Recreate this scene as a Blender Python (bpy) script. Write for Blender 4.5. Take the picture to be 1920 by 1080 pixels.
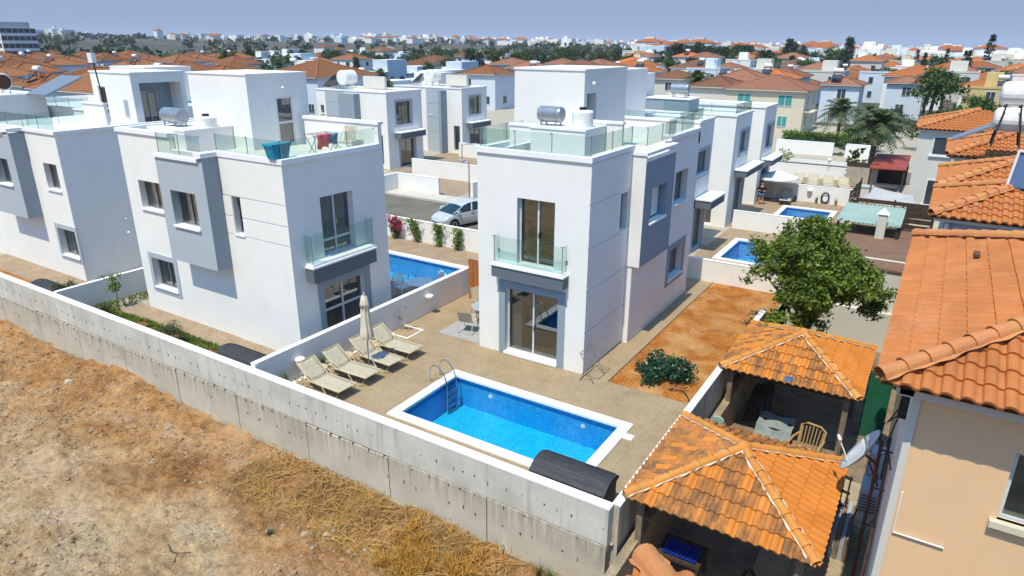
import bpy, bmesh, math, random
import numpy as np
from mathutils import Vector, Matrix
R = math.radians
for o in list(bpy.data.objects):
    bpy.data.objects.remove(o)
SC = bpy.context.scene
COL = SC.collection
RND = random.Random(7)

# ------------------------------------------------------------------ camera
cam = bpy.data.cameras.new('camera')
cam.sensor_width = 36.0
cam.lens = 36.0 * 1261.9 / 1920.0
cam.clip_start = 0.1
cam.clip_end = 20000
camo = bpy.data.objects.new('camera', cam)
COL.objects.link(camo)
yaw, pit, rol = R(32.204), R(20.0235), R(0.276)
fw = Vector((-math.sin(yaw) * math.cos(pit), math.cos(yaw) * math.cos(pit), -math.sin(pit)))
r0 = Vector((math.cos(yaw), math.sin(yaw), 0))
u0 = r0.cross(fw)
rt = math.cos(rol) * r0 + math.sin(rol) * u0
up = -math.sin(rol) * r0 + math.cos(rol) * u0
camo.matrix_world = Matrix(((rt.x, up.x, -fw.x, 8.4104), (rt.y, up.y, -fw.y, -17.5897), (rt.z, up.z, -fw.z, 10.0), (0, 0, 0, 1)))
SC.camera = camo

# ------------------------------------------------------------------ sky, sun, exposure
SUN_EL = R(63.5)
W = bpy.data.worlds.new('World')
SC.world = W
W.use_nodes = True
wn = W.node_tree.nodes
wl = W.node_tree.links
bg = wn['Background']
sky = wn.new('ShaderNodeTexSky')
sky.sky_type = 'NISHITA'
sky.sun_disc = False
sky.sun_elevation = SUN_EL
sky.sun_rotation = R(180)
sky.altitude = 50
sky.air_density = 1.0
sky.dust_density = 0.4
sky.ozone_density = 4.0
SKY = 0.14
tc_ = wn.new('ShaderNodeTexCoord')
sep = wn.new('ShaderNodeSeparateXYZ')
wl.new(tc_.outputs['Generated'], sep.inputs[0])
mr = wn.new('ShaderNodeMapRange')
mr.interpolation_type = 'SMOOTHSTEP'
mr.inputs['From Min'].default_value = 0.03
mr.inputs['From Max'].default_value = 0.62
wl.new(sep.outputs['Z'], mr.inputs['Value'])
tint = wn.new('ShaderNodeMix')           # summer haze whitens the low sky evenly all round
tint.data_type = 'RGBA'
tint.blend_type = 'MULTIPLY'
tint.inputs[0].default_value = 1.0
tint.inputs[7].default_value = (1.12, 1.82, 2.05, 1)
wl.new(sky.outputs[0], tint.inputs[6])
hz = wn.new('ShaderNodeMix')
hz.data_type = 'RGBA'
wl.new(mr.outputs[0], hz.inputs[0])
hz.inputs[6].default_value = (0.307 / SKY, 0.392 / SKY, 0.585 / SKY, 1)
wl.new(tint.outputs[2], hz.inputs[7])
wl.new(hz.outputs[2], bg.inputs[0])
bg.inputs[1].default_value = SKY
sun = bpy.data.lights.new('sun', 'SUN')
sun.energy = 5.0
sun.angle = R(0.53)
sun.color = (1.0, 0.935, 0.76)
suno = bpy.data.objects.new('sun', sun)
COL.objects.link(suno)
suno.location = (0, -30, 60)
suno.rotation_euler = (R(90) - SUN_EL, 0, R(-0.9))
SC.view_settings.view_transform = 'Standard'
SC.view_settings.look = 'None'
SC.view_settings.exposure = 0.0
SC.view_settings.gamma = 1.0
SC.view_settings.use_curve_mapping = False
SC.render.engine = 'CYCLES'
SC.cycles.use_denoising = True
SC.cycles.max_bounces = 8
SC.cycles.transparent_max_bounces = 16
SC.cycles.caustics_reflective = False
SC.cycles.caustics_refractive = False

# ------------------------------------------------------------------ materials
def nodes_of(name):
    m = bpy.data.materials.new(name)
    m.use_nodes = True
    nt = m.node_tree
    return m, nt, nt.nodes, nt.links, nt.nodes['Principled BSDF']

def c4(c):
    return (c[0], c[1], c[2], 1.0)

def noise(nt, vec, scale, detail=5, rough=0.55, dist=0.0):
    n = nt.nodes.new('ShaderNodeTexNoise')
    n.inputs['Scale'].default_value = scale
    n.inputs['Detail'].default_value = detail
    n.inputs['Roughness'].default_value = rough
    n.inputs['Distortion'].default_value = dist
    if vec is not None:
        nt.links.new(vec, n.inputs['Vector'])
    return n.outputs['Fac']

def ramp(nt, fac, stops):
    n = nt.nodes.new('ShaderNodeValToRGB')
    e = n.color_ramp.elements
    while len(e) < len(stops):
        e.new(0.5)
    for i, (p, c) in enumerate(stops):
        e[i].position = p
        e[i].color = c4(c) if not isinstance(c, (int, float)) else (c, c, c, 1)
    nt.links.new(fac, n.inputs['Fac'])
    return n.outputs['Color']

def mixc(nt, fac, a, b, mode='MIX'):
    n = nt.nodes.new('ShaderNodeMix')
    n.data_type = 'RGBA'
    n.blend_type = mode
    for sock, val in ((n.inputs[0], fac), (n.inputs[6], a), (n.inputs[7], b)):
        if isinstance(val, (int, float)):
            sock.default_value = val
        elif isinstance(val, tuple):
            sock.default_value = c4(val)
        else:
            nt.links.new(val, sock)
    return n.outputs[2]

def pos(nt, scale=(1, 1, 1), rot=(0, 0, 0)):
    g = nt.nodes.new('ShaderNodeNewGeometry')
    mp = nt.nodes.new('ShaderNodeMapping')
    mp.inputs['Scale'].default_value = scale
    mp.inputs['Rotation'].default_value = rot
    nt.links.new(g.outputs['Position'], mp.inputs['Vector'])
    return mp.outputs['Vector']

def bump(nt, bsdf, h, strength, dist=0.02):
    b = nt.nodes.new('ShaderNodeBump')
    b.inputs['Strength'].default_value = strength
    b.inputs['Distance'].default_value = dist
    nt.links.new(h, b.inputs['Height'])
    nt.links.new(b.outputs['Normal'], bsdf.inputs['Normal'])

def mat(name, c1, c2=None, scale=3.0, rough=0.8, b=0.0, bscale=60.0, spec=0.3, metal=0.0, objrand=None, lo=0.35, hi=0.65, fine=0.0, vscale=(1, 1, 1), pale=None):
    m, nt, N, L, p = nodes_of(name)
    p.inputs['Roughness'].default_value = rough
    p.inputs['Specular IOR Level'].default_value = spec
    p.inputs['Metallic'].default_value = metal
    if c2 is None:
        c2 = tuple(x * 0.86 for x in c1)
    v = pos(nt, vscale)
    col = ramp(nt, noise(nt, v, scale), [(lo, c1), (hi, c2)])
    if fine:
        f = noise(nt, v, scale * 14, 3, 0.7)
        col = mixc(nt, fine, col, ramp(nt, f, [(0.3, 0.0), (0.7, 1.0)]), 'SOFT_LIGHT')
    if pale:
        col = mixc(nt, ramp(nt, noise(nt, v, 0.75, 6, 0.65, 0.5), [(0.44, 0.0), (0.66, 0.85)]), col, pale)
    if objrand:
        oi = N.new('ShaderNodeObjectInfo')
        r_ = ramp(nt, oi.outputs['Random'], [(i / max(1, len(objrand) - 1), c) for i, c in enumerate(objrand)])
        col = mixc(nt, 1.0, col, r_, 'MULTIPLY')
    L.new(col, p.inputs['Base Color'])
    if b:
        bump(nt, p, noise(nt, v, bscale, 6, 0.65), b)
    return m

M = {}
def plaster(name, c, dark, stain=0.5):
    m, nt, N, L, p = nodes_of(name)
    p.inputs['Roughness'].default_value = 0.85
    p.inputs['Specular IOR Level'].default_value = 0.2
    v = pos(nt)
    vs = pos(nt, (1.3, 1.3, 0.22))
    a = ramp(nt, noise(nt, v, 0.9, 6), [(0.3, c), (0.75, tuple(x * 0.93 for x in c))])
    s = ramp(nt, noise(nt, vs, 2.2, 7, 0.65), [(0.56, 0.0), (0.8, stain)])
    L.new(mixc(nt, s, a, dark), p.inputs['Base Color'])
    bump(nt, p, noise(nt, v, 90, 4, 0.7), 0.12, 0.01)
    return m
M['white'] = plaster('white_plaster', (0.80, 0.778, 0.735), (0.62, 0.60, 0.57), 0.34)
M['cap'] = plaster('white_paint_cap', (0.82, 0.82, 0.81), (0.58, 0.56, 0.52), 0.4)
M['grey'] = plaster('light_grey_plaster', (0.40, 0.44, 0.475), (0.33, 0.35, 0.37), 0.3)
M['grey2'] = plaster('mid_grey_plaster', (0.27, 0.325, 0.37), (0.2, 0.21, 0.23), 0.3)
M['dark'] = plaster('dark_grey_paint', (0.10, 0.115, 0.135), (0.08, 0.09, 0.1), 0.3)
M['cream'] = plaster('cream_plaster', (0.62, 0.56, 0.42), (0.48, 0.42, 0.31), 0.4)
M['yellow'] = plaster('yellow_plaster', (0.60, 0.47, 0.22), (0.44, 0.34, 0.17), 0.5)
M['beige'] = plaster('peach_beige_plaster', (0.77, 0.505, 0.29), (0.66, 0.43, 0.24), 0.45)
M['offwhite'] = plaster('offwhite_plaster', (0.60, 0.575, 0.51), (0.48, 0.45, 0.39), 0.45)
M['bluewhite'] = plaster('pale_blue_plaster', (0.60, 0.66, 0.72), (0.5, 0.53, 0.57), 0.35)
M['steel'] = mat('brushed_steel', (0.55, 0.56, 0.57), None, 20, 0.25, 0, metal=1.0)
M['alum'] = mat('grey_aluminium', (0.34, 0.36, 0.38), None, 10, 0.35, 0, metal=0.6)
M['whitealu'] = mat('white_aluminium', (0.66, 0.67, 0.66), None, 6, 0.4)
M['black'] = mat('black_rubber', (0.02, 0.02, 0.022), (0.03, 0.03, 0.03), 5, 0.7)
M['curtain'] = mat('grey_curtain', (0.26, 0.3, 0.29), (0.17, 0.2, 0.195), 3, 0.9)
M['curtain2'] = mat('pale_grey_curtain', (0.46, 0.5, 0.5), (0.3, 0.34, 0.34), 3, 0.9)
M['curtainw'] = mat('white_curtain', (0.7, 0.69, 0.66), (0.55, 0.54, 0.5), 3, 0.9)
M['room'] = mat('dim_room', (0.1, 0.085, 0.07), None, 3, 0.9)  # dimness inside the rooms put into a dark base colour
M['teal'] = mat('teal_plastic', (0.0, 0.27, 0.4), (0.0, 0.22, 0.34), 4, 0.35)
M['whiteplastic'] = mat('white_plastic', (0.78, 0.78, 0.76), (0.68, 0.67, 0.63), 4, 0.4)
M['wood_orange'] = mat('orange_wood', (0.42, 0.15, 0.04), (0.3, 0.095, 0.022), 5, 0.6, 0.3, 40, vscale=(3, 3, 0.4))
M['wood_dark'] = mat('dark_wood', (0.07, 0.045, 0.03), (0.04, 0.025, 0.018), 6, 0.7, 0.3, 50)
M['wood_old'] = mat('weathered_wood', (0.26, 0.2, 0.14), (0.14, 0.1, 0.07), 9, 0.85, 0.4, 50, vscale=(3, 3, 0.5))
M['sling'] = mat('beige_sling_fabric', (0.47, 0.42, 0.31), (0.4, 0.355, 0.26), 9, 0.8, 0.2, 300)
M['loungerframe'] = mat('cream_lounger_frame', (0.58, 0.47, 0.30), None, 8, 0.35)
M['canvas'] = mat('cream_canvas', (0.68, 0.60, 0.46), (0.58, 0.5, 0.37), 5, 0.85, 0.2, 120)
M['whitecanvas'] = mat('white_canvas', (0.8, 0.79, 0.76), (0.72, 0.71, 0.68), 3, 0.85)
M['chest'] = mat('charcoal_plastic', (0.03, 0.03, 0.035), (0.05, 0.05, 0.055), 7, 0.55, 0.25, 60, fine=0.4, vscale=(0.6, 4, 4))
M['dirtyard'] = mat('ochre_soil', (0.38, 0.145, 0.022), (0.27, 0.085, 0.012), 1.3, 0.95, 0.9, 18, fine=0.9, pale=(0.46, 0.27, 0.115))
M['garden'] = mat('red_garden_soil', (0.22, 0.1, 0.04), (0.14, 0.07, 0.03), 2, 0.95, 0.6, 25, fine=0.6)
M['asphalt'] = mat('worn_asphalt', (0.17, 0.15, 0.115), (0.125, 0.11, 0.088), 0.7, 0.9, 0.3, 90, fine=0.4)
M['pavement'] = mat('pale_pavement', (0.42, 0.37, 0.29), (0.35, 0.3, 0.23), 1.2, 0.9, 0.3, 50, fine=0.4)
M['kerb'] = mat('white_kerb', (0.55, 0.52, 0.45), (0.44, 0.41, 0.35), 3, 0.9)
M['paving2'] = mat('beige_paving', (0.34, 0.25, 0.165), (0.28, 0.2, 0.13), 1.4, 0.85, 0.4, 40, fine=0.5)
M['brownterr'] = mat('brown_terrace', (0.21, 0.125, 0.082), (0.175, 0.1, 0.066), 1.6, 0.85, 0.3, 50, fine=0.4)
M['slab'] = mat('pale_paving_slab', (0.40, 0.33, 0.22), (0.32, 0.26, 0.17), 3, 0.9, 0.3, 50, objrand=[(0.85, 0.85, 0.85), (1.08, 1.04, 1.0)], fine=0.5)
M['yardfloor'] = mat('dusty_concrete', (0.27, 0.2, 0.13), (0.17, 0.125, 0.085), 1.6, 0.95, 0.4, 40, fine=0.5)
M['oldcon'] = mat('sandy_concrete', (0.36, 0.28, 0.175), (0.24, 0.185, 0.12), 2.4, 0.9, 0.6, 30, fine=0.6)
M['mortar'] = mat('grey_mortar', (0.62, 0.53, 0.42), (0.5, 0.42, 0.33), 9, 0.95, 0.6, 40)
M['rust'] = mat('rusty_iron', (0.16, 0.07, 0.04), (0.09, 0.04, 0.025), 12, 0.8)
M['iron'] = mat('black_iron', (0.018, 0.018, 0.018), (0.035, 0.03, 0.026), 12, 0.6)
M['acgrey'] = mat('grey_enamel', (0.36, 0.4, 0.44), (0.3, 0.33, 0.36), 4, 0.5)
M['dish'] = mat('satellite_dish_grey', (0.5, 0.53, 0.55), (0.4, 0.41, 0.41), 4, 0.5, fine=0.4)
M['green'] = mat('green_tarp', (0.012, 0.11, 0.06), (0.01, 0.085, 0.045), 3, 0.7)
M['tealroof'] = mat('pale_green_sheet', (0.33, 0.44, 0.385), (0.28, 0.38, 0.33), 1.5, 0.6)
M['redroof'] = mat('red_sheet_roof', (0.32, 0.06, 0.045), (0.26, 0.05, 0.035), 3, 0.6)
M['bluesheet'] = mat('blue_corrugated_plastic', (0.01, 0.04, 0.3), None, 3, 0.5)
M['panel'] = mat('solar_collector', (0.02, 0.028, 0.045), (0.03, 0.04, 0.06), 3, 0.15, spec=0.6)
M['tank'] = mat('white_tank', (0.78, 0.78, 0.76), (0.66, 0.65, 0.6), 3, 0.4)
M['tankgrey'] = mat('galvanised_tank', (0.36, 0.39, 0.42), (0.3, 0.32, 0.35), 6, 0.3, metal=0.55)
M['stone'] = mat('pale_stone', (0.46, 0.38, 0.28), (0.33, 0.25, 0.17), 6, 0.95, 0.4, 30, objrand=[(0.8, 0.75, 0.7), (1.25, 1.25, 1.25)])
M['straw'] = mat('dry_straw', (0.5, 0.3, 0.09), (0.36, 0.19, 0.05), 4, 0.9)
M['straw2'] = mat('dry_brush', (0.36, 0.21, 0.08), (0.22, 0.12, 0.045), 3, 0.9)
M['straw3'] = mat('golden_brush', (0.50, 0.25, 0.035), (0.38, 0.18, 0.02), 3, 0.9)
M['bark'] = mat('bark', (0.14, 0.1, 0.07), (0.08, 0.06, 0.04), 8, 0.95, 0.5, 30)
M['palmtrunk'] = mat('palm_trunk', (0.2, 0.14, 0.09), (0.11, 0.075, 0.05), 9, 0.95, 0.5, 30)
M['skin'] = mat('skin', (0.5, 0.28, 0.19), None, 4, 0.6)
M['navy'] = mat('navy_cloth', (0.012, 0.014, 0.03), None, 4, 0.9)
M['denim'] = mat('blue_cloth', (0.1, 0.17, 0.32), None, 4, 0.9)
M['blue_towel'] = mat('blue_towel', (0.03, 0.1, 0.3), None, 4, 0.9)
M['orange_towel'] = mat('orange_towel', (0.85, 0.25, 0.01), (0.7, 0.03, 0.2), 7, 0.9)
M['dark_towel'] = mat('patterned_dark_towel', (0.02, 0.06, 0.14), (0.3, 0.33, 0.36), 7, 0.9)
M['rug'] = mat('grey_rug', (0.38, 0.37, 0.35), (0.3, 0.3, 0.29), 6, 0.95, 0.3, 90)
M['carpaint'] = mat('silver_car_paint', (0.62, 0.63, 0.64), None, 3, 0.25, metal=0.25, spec=0.5)
M['carglass'] = mat('car_glass', (0.012, 0.03, 0.04), None, 3, 0.05, spec=0.8)
M['tyre'] = mat('tyre_rubber', (0.015, 0.015, 0.015), None, 3, 0.8)
M['lamp_white'] = mat('white_globe', (0.8, 0.8, 0.78), None, 3, 0.3)
M['shutter'] = mat('teal_shutter', (0.06, 0.3, 0.28), (0.05, 0.24, 0.23), 3, 0.6)
M['bgglass'] = mat('dark_window_glass', (0.03, 0.04, 0.05), (0.06, 0.075, 0.09), 0.6, 0.1, spec=0.6)
M['sail'] = mat('grey_shade_sail', (0.42, 0.42, 0.42), (0.36, 0.36, 0.37), 2, 0.85)

def leafmat(name, cols, spec=0.35, rough=0.5):
    m, nt, N, L, p = nodes_of(name)
    p.inputs['Roughness'].default_value = rough
    p.inputs['Specular IOR Level'].default_value = spec
    g = N.new('ShaderNodeNewGeometry')
    n = len(cols) - 1
    col = ramp(nt, g.outputs['Random Per Island'], [(i / n, c) for i, c in enumerate(cols)])
    big = ramp(nt, noise(nt, pos(nt), 0.9, 2), [(0.35, 0.72), (0.65, 1.25)])
    L.new(mixc(nt, 1.0, col, big, 'MULTIPLY'), p.inputs['Base Color'])
    tr = N.new('ShaderNodeBsdfTranslucent')
    L.new(mixc(nt, 1.0, col, (1.0, 1.1, 0.5), 'MULTIPLY'), tr.inputs['Color'])
    mx = N.new('ShaderNodeMixShader')
    mx.inputs[0].default_value = 0.25
    out = N['Material Output']
    L.new(p.outputs[0], mx.inputs[1])
    L.new(tr.outputs[0], mx.inputs[2])
    L.new(mx.outputs[0], out.inputs['Surface'])
    return m
M['leaf_citrus'] = leafmat('citrus_leaves', [(0.055, 0.095, 0.012), (0.11, 0.175, 0.02), (0.18, 0.24, 0.028), (0.075, 0.13, 0.016), (0.27, 0.31, 0.05)])
M['leaf_dark'] = leafmat('dark_leaves', [(0.02, 0.045, 0.02), (0.035, 0.066, 0.028), (0.05, 0.08, 0.03)])
M['leaf_mid'] = leafmat('mid_green_leaves', [(0.035, 0.08, 0.016), (0.06, 0.115, 0.025), (0.1, 0.15, 0.03)])
M['leaf_olive'] = leafmat('olive_leaves', [(0.06, 0.085, 0.04), (0.09, 0.11, 0.05), (0.12, 0.12, 0.05)])
M['leaf_bright'] = leafmat('bright_leaves', [(0.08, 0.16, 0.02), (0.13, 0.22, 0.03), (0.22, 0.26, 0.03)])
M['leaf_glossy'] = leafmat('glossy_blue_green_leaves', [(0.012, 0.05, 0.022), (0.025, 0.085, 0.04), (0.04, 0.11, 0.055)], 0.6, 0.35)
M['leaf_palm'] = leafmat('palm_fronds', [(0.05, 0.085, 0.03), (0.09, 0.12, 0.05), (0.14, 0.15, 0.07)])
M['leaf_cypress'] = leafmat('cypress_leaves', [(0.01, 0.03, 0.014), (0.018, 0.045, 0.02)])
M['petal'] = leafmat('magenta_bracts', [(0.42, 0.01, 0.1), (0.6, 0.02, 0.17), (0.35, 0.01, 0.12)])
M['grass'] = leafmat('lawn_blades', [(0.07, 0.13, 0.012), (0.12, 0.19, 0.02), (0.17, 0.19, 0.03)])

def glassmat(name, tint, ior=1.5, rough=0.01):
    m, nt, N, L, p = nodes_of(name)
    N.remove(p)
    t = N.new('ShaderNodeBsdfTransparent')
    t.inputs[0].default_value = c4(tint)
    g = N.new('ShaderNodeBsdfGlossy')
    g.inputs['Roughness'].default_value = rough
    f = N.new('ShaderNodeLayerWeight')
    f.inputs['Blend'].default_value = 0.5
    pw = N.new('ShaderNodeMath')
    pw.operation = 'POWER'
    pw.inputs[1].default_value = 3.2
    L.new(f.outputs['Facing'], pw.inputs[0])
    ma = N.new('ShaderNodeMath')
    ma.operation = 'MULTIPLY_ADD'
    ma.use_clamp = True
    L.new(pw.outputs[0], ma.inputs[0])
    r0_ = ((ior - 1) / (ior + 1)) ** 2
    ma.inputs[1].default_value = 1 - r0_
    ma.inputs[2].default_value = r0_
    mx = N.new('ShaderNodeMixShader')
    L.new(ma.outputs[0], mx.inputs[0])
    L.new(t.outputs[0], mx.inputs[1])
    L.new(g.outputs[0], mx.inputs[2])
    L.new(mx.outputs[0], N['Material Output'].inputs['Surface'])
    return m
M['glass'] = glassmat('railing_glass', (0.86, 0.94, 0.93), 1.45)
M['pane'] = glassmat('window_pane_glass', (0.58, 0.64, 0.64), 2.3)

# ------------------------------------------------------------------ mesh builder and scene tree
OFF = {}
class MB:
    def __init__(s):
        s.v = []
        s.f = []
        s.mi = []
        s.cur = 0
    def face(s, *pts):
        i = len(s.v)
        s.v += [tuple(p) for p in pts]
        s.f.append(tuple(range(i, i + len(pts))))
        s.mi.append(s.cur)
    def box(s, x0, x1, y0, y1, z0, z1):
        x0, x1 = min(x0, x1), max(x0, x1)
        y0, y1 = min(y0, y1), max(y0, y1)
        z0, z1 = min(z0, z1), max(z0, z1)
        s.hexa([(x0, y0, z0), (x1, y0, z0), (x1, y1, z0), (x0, y1, z0), (x0, y0, z1), (x1, y0, z1), (x1, y1, z1), (x0, y1, z1)])
        return s
    def hexa(s, p):
        i = len(s.v)
        s.v += [tuple(q) for q in p]
        for f in ((0, 3, 2, 1), (4, 5, 6, 7), (0, 1, 5, 4), (1, 2, 6, 5), (2, 3, 7, 6), (3, 0, 4, 7)):
            s.f.append(tuple(i + k for k in f))
            s.mi.append(s.cur)
        return s
    def bar(s, a, b, w, h=None, upv=(0, 0, 1)):
        h = h or w
        a, b = Vector(a), Vector(b)
        d = (b - a).normalized()
        u = Vector(upv)
        if abs(d.dot(u)) > 0.95:
            u = Vector((1, 0, 0))
        x = d.cross(u).normalized() * (w / 2)
        y = x.cross(d).normalized() * (h / 2)
        s.hexa([a - x - y, a + x - y, b + x - y, b - x - y, a - x + y, a + x + y, b + x + y, b - x + y])
        return s
    def tube(s, pts, r, n=8, cap=True, r1=None):
        pts = [Vector(p) for p in pts]
        rings = []
        for k, p in enumerate(pts):
            d = (pts[min(k + 1, len(pts) - 1)] - pts[max(k - 1, 0)]).normalized()
            u = Vector((0, 0, 1)) if abs(d.z) < 0.9 else Vector((1, 0, 0))
            x = d.cross(u).normalized()
            y = x.cross(d)
            rr = r if r1 is None else r + (r1 - r) * k / (len(pts) - 1)
            i = len(s.v)
            for q in range(n):
                t = 2 * math.pi * q / n
                s.v.append(tuple(p + x * math.cos(t) * rr + y * math.sin(t) * rr))
            rings.append(i)
        for a, b in zip(rings[:-1], rings[1:]):
            for q in range(n):
                s.f.append((a + q, a + (q + 1) % n, b + (q + 1) % n, b + q))
                s.mi.append(s.cur)
        if cap:
            s.f.append(tuple(rings[0] + q for q in reversed(range(n))))
            s.mi.append(s.cur)
            s.f.append(tuple(rings[-1] + q for q in range(n)))
            s.mi.append(s.cur)
        return s
    def lathe(s, prof, c=(0, 0, 0), n=16, axis='z', wob=None):
        rings = []
        for r, h in prof:
            i = len(s.v)
            for q in range(n):
                t = 2 * math.pi * q / n
                rr = r * (wob(q, h) if wob else 1)
                a, b_ = rr * math.cos(t), rr * math.sin(t)
                if axis == 'z':
                    s.v.append((c[0] + a, c[1] + b_, c[2] + h))
                elif axis == 'x':
                    s.v.append((c[0] + h, c[1] + a, c[2] + b_))
                else:
                    s.v.append((c[0] + a, c[1] + h, c[2] + b_))
            rings.append(i)
        for a, b_ in zip(rings[:-1], rings[1:]):
            for q in range(n):
                s.f.append((a + q, a + (q + 1) % n, b_ + (q + 1) % n, b_ + q))
                s.mi.append(s.cur)
        for i in (rings[0], rings[-1]):
            s.f.append(tuple(i + q for q in range(n)))
            s.mi.append(s.cur)
        return s
    def grid(s, fn, nu, nv):
        i = len(s.v)
        for a in range(nu + 1):
            for b in range(nv + 1):
                s.v.append(tuple(fn(a / nu, b / nv)))
        for a in range(nu):
            for b in range(nv):
                p = i + a * (nv + 1) + b
                s.f.append((p, p + nv + 1, p + nv + 2, p + 1))
                s.mi.append(s.cur)
        return s
    def mesh(s, name, mats, smooth=False, off=(0, 0, 0)):
        me = bpy.data.meshes.new(name)
        ox, oy, oz = off
        me.from_pydata([(x - ox, y - oy, z - oz) for x, y, z in s.v], [], s.f)
        mats = mats if isinstance(mats, (list, tuple)) else [mats]
        for m in mats:
            me.materials.append(M[m] if isinstance(m, str) else m)
        if len(mats) > 1:
            me.polygons.foreach_set('material_index', s.mi)
        if smooth:
            me.polygons.foreach_set('use_smooth', [True] * len(me.polygons))
        me.update()
        return me
    def build(s, name, mats, parent=None, smooth=False, **kw):
        off = OFF.get(parent.name, (0, 0, 0)) if parent else (0, 0, 0)
        return link(name, s.mesh(name, mats, smooth, off), parent, **kw)

def link(name, me, parent=None, label=None, cat=None, group=None, kind=None, mw=None):
    o = bpy.data.objects.new(name, me)
    COL.objects.link(o)
    if parent is not None:
        o.parent = parent
        OFF[o.name] = OFF.get(parent.name, (0, 0, 0))
    if mw is not None:
        o.matrix_local = mw
    tag(o, label, cat, group, kind)
    return o

def tag(o, label=None, cat=None, group=None, kind=None):
    for k, x in (('label', label), ('category', cat), ('group', group), ('kind', kind)):
        if x:
            o[k] = x
    return o

def thing(name, label, cat, loc=(0, 0, 0), group=None, rz=0.0, local=False):
    o = bpy.data.objects.new(name, None)
    o.empty_display_size = 0.3
    COL.objects.link(o)
    o.location = loc
    o.rotation_euler = (0, 0, rz)
    OFF[o.name] = (0, 0, 0) if (local or rz) else tuple(loc)
    return tag(o, label, cat, group)

def copy_tree(o, loc=None, rz=None, label=None, scale=None, parent=None):
    c = o.copy()
    COL.objects.link(c)
    if parent is not None:
        c.parent = parent
    if loc is not None:
        c.location = loc
    if rz is not None:
        c.rotation_euler = (0, 0, rz)
    if scale is not None:
        c.scale = scale if isinstance(scale, tuple) else (scale,) * 3
    if label:
        c['label'] = label
    for ch in list(o.children):
        copy_tree(ch, parent=c)
    return c

def solo(mb, name, mats, label, cat, group=None, loc=(0, 0, 0), smooth=False):
    o = link(name, mb.mesh(name, mats, smooth, loc), None, label, cat, group)
    o.location = loc
    return o

def struct(mb, name, mats, smooth=False):
    return link(name, mb.mesh(name, mats, smooth), None, kind='structure')

def vnoise(x, y, seed=0):
    def h(i, j):
        n = (i * 374761393 + j * 668265263 + seed * 982451653) & 0xffffffff
        n = ((n ^ (n >> 13)) * 1274126177) & 0xffffffff
        return ((n ^ (n >> 16)) & 0xffff) / 65535.0
    xi, yi = np.floor(x).astype(np.int64), np.floor(y).astype(np.int64)
    fx, fy = x - xi, y - yi
    fx, fy = fx * fx * (3 - 2 * fx), fy * fy * (3 - 2 * fy)
    a, b, c, d = h(xi, yi), h(xi + 1, yi), h(xi, yi + 1), h(xi + 1, yi + 1)
    return (a * (1 - fx) + b * fx) * (1 - fy) + (c * (1 - fx) + d * fx) * fy

def fbm(x, y, oct=5, seed=0):
    t = np.zeros_like(x, dtype=float)
    amp, s = 1.0, 0.0
    for k in range(oct):
        t += amp * vnoise(x * 2 ** k + 17.3 * k, y * 2 ** k + 9.1 * k, seed + k)
        s += amp
        amp *= 0.5
    return t / s
# ------------------------------------------------------------------ facades, windows, railings
class Face:
    def __init__(s, side, plane):
        s.side, s.p = side, plane
    def P(s, u, d, z):
        return {'S': (u, s.p + d, z), 'N': (u, s.p - d, z), 'E': (s.p - d, u, z), 'W': (s.p + d, u, z)}[s.side]
    def box(s, mb, u0, u1, d0, d1, z0, z1):
        a, b = s.P(u0, d0, z0), s.P(u1, d1, z1)
        mb.box(a[0], b[0], a[1], b[1], a[2], b[2])

def facade(mb, F, u0, u1, z0, z1, ops=()):
    us = sorted({u0, u1} | {o[0] for o in ops} | {o[1] for o in ops})
    zs = sorted({z0, z1} | {o[2] for o in ops} | {o[3] for o in ops})
    for a, b in zip(us[:-1], us[1:]):
        for c, d in zip(zs[:-1], zs[1:]):
            if any(o[0] - 1e-6 <= a and b <= o[1] + 1e-6 and o[2] - 1e-6 <= c and d <= o[3] + 1e-6 for o in ops):
                continue
            mb.face(F.P(a, 0, c), F.P(b, 0, c), F.P(b, 0, d), F.P(a, 0, d))
    for o in ops:
        a, b, c, d, dp = o[:5]
        for q in (((a, c), (b, c)), ((b, c), (b, d)), ((b, d), (a, d)), ((a, d), (a, c))):
            (ua, za), (ub, zb) = q
            mb.face(F.P(ua, 0, za), F.P(ub, 0, zb), F.P(ub, dp + 0.08, zb), F.P(ua, dp + 0.08, za))

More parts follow.
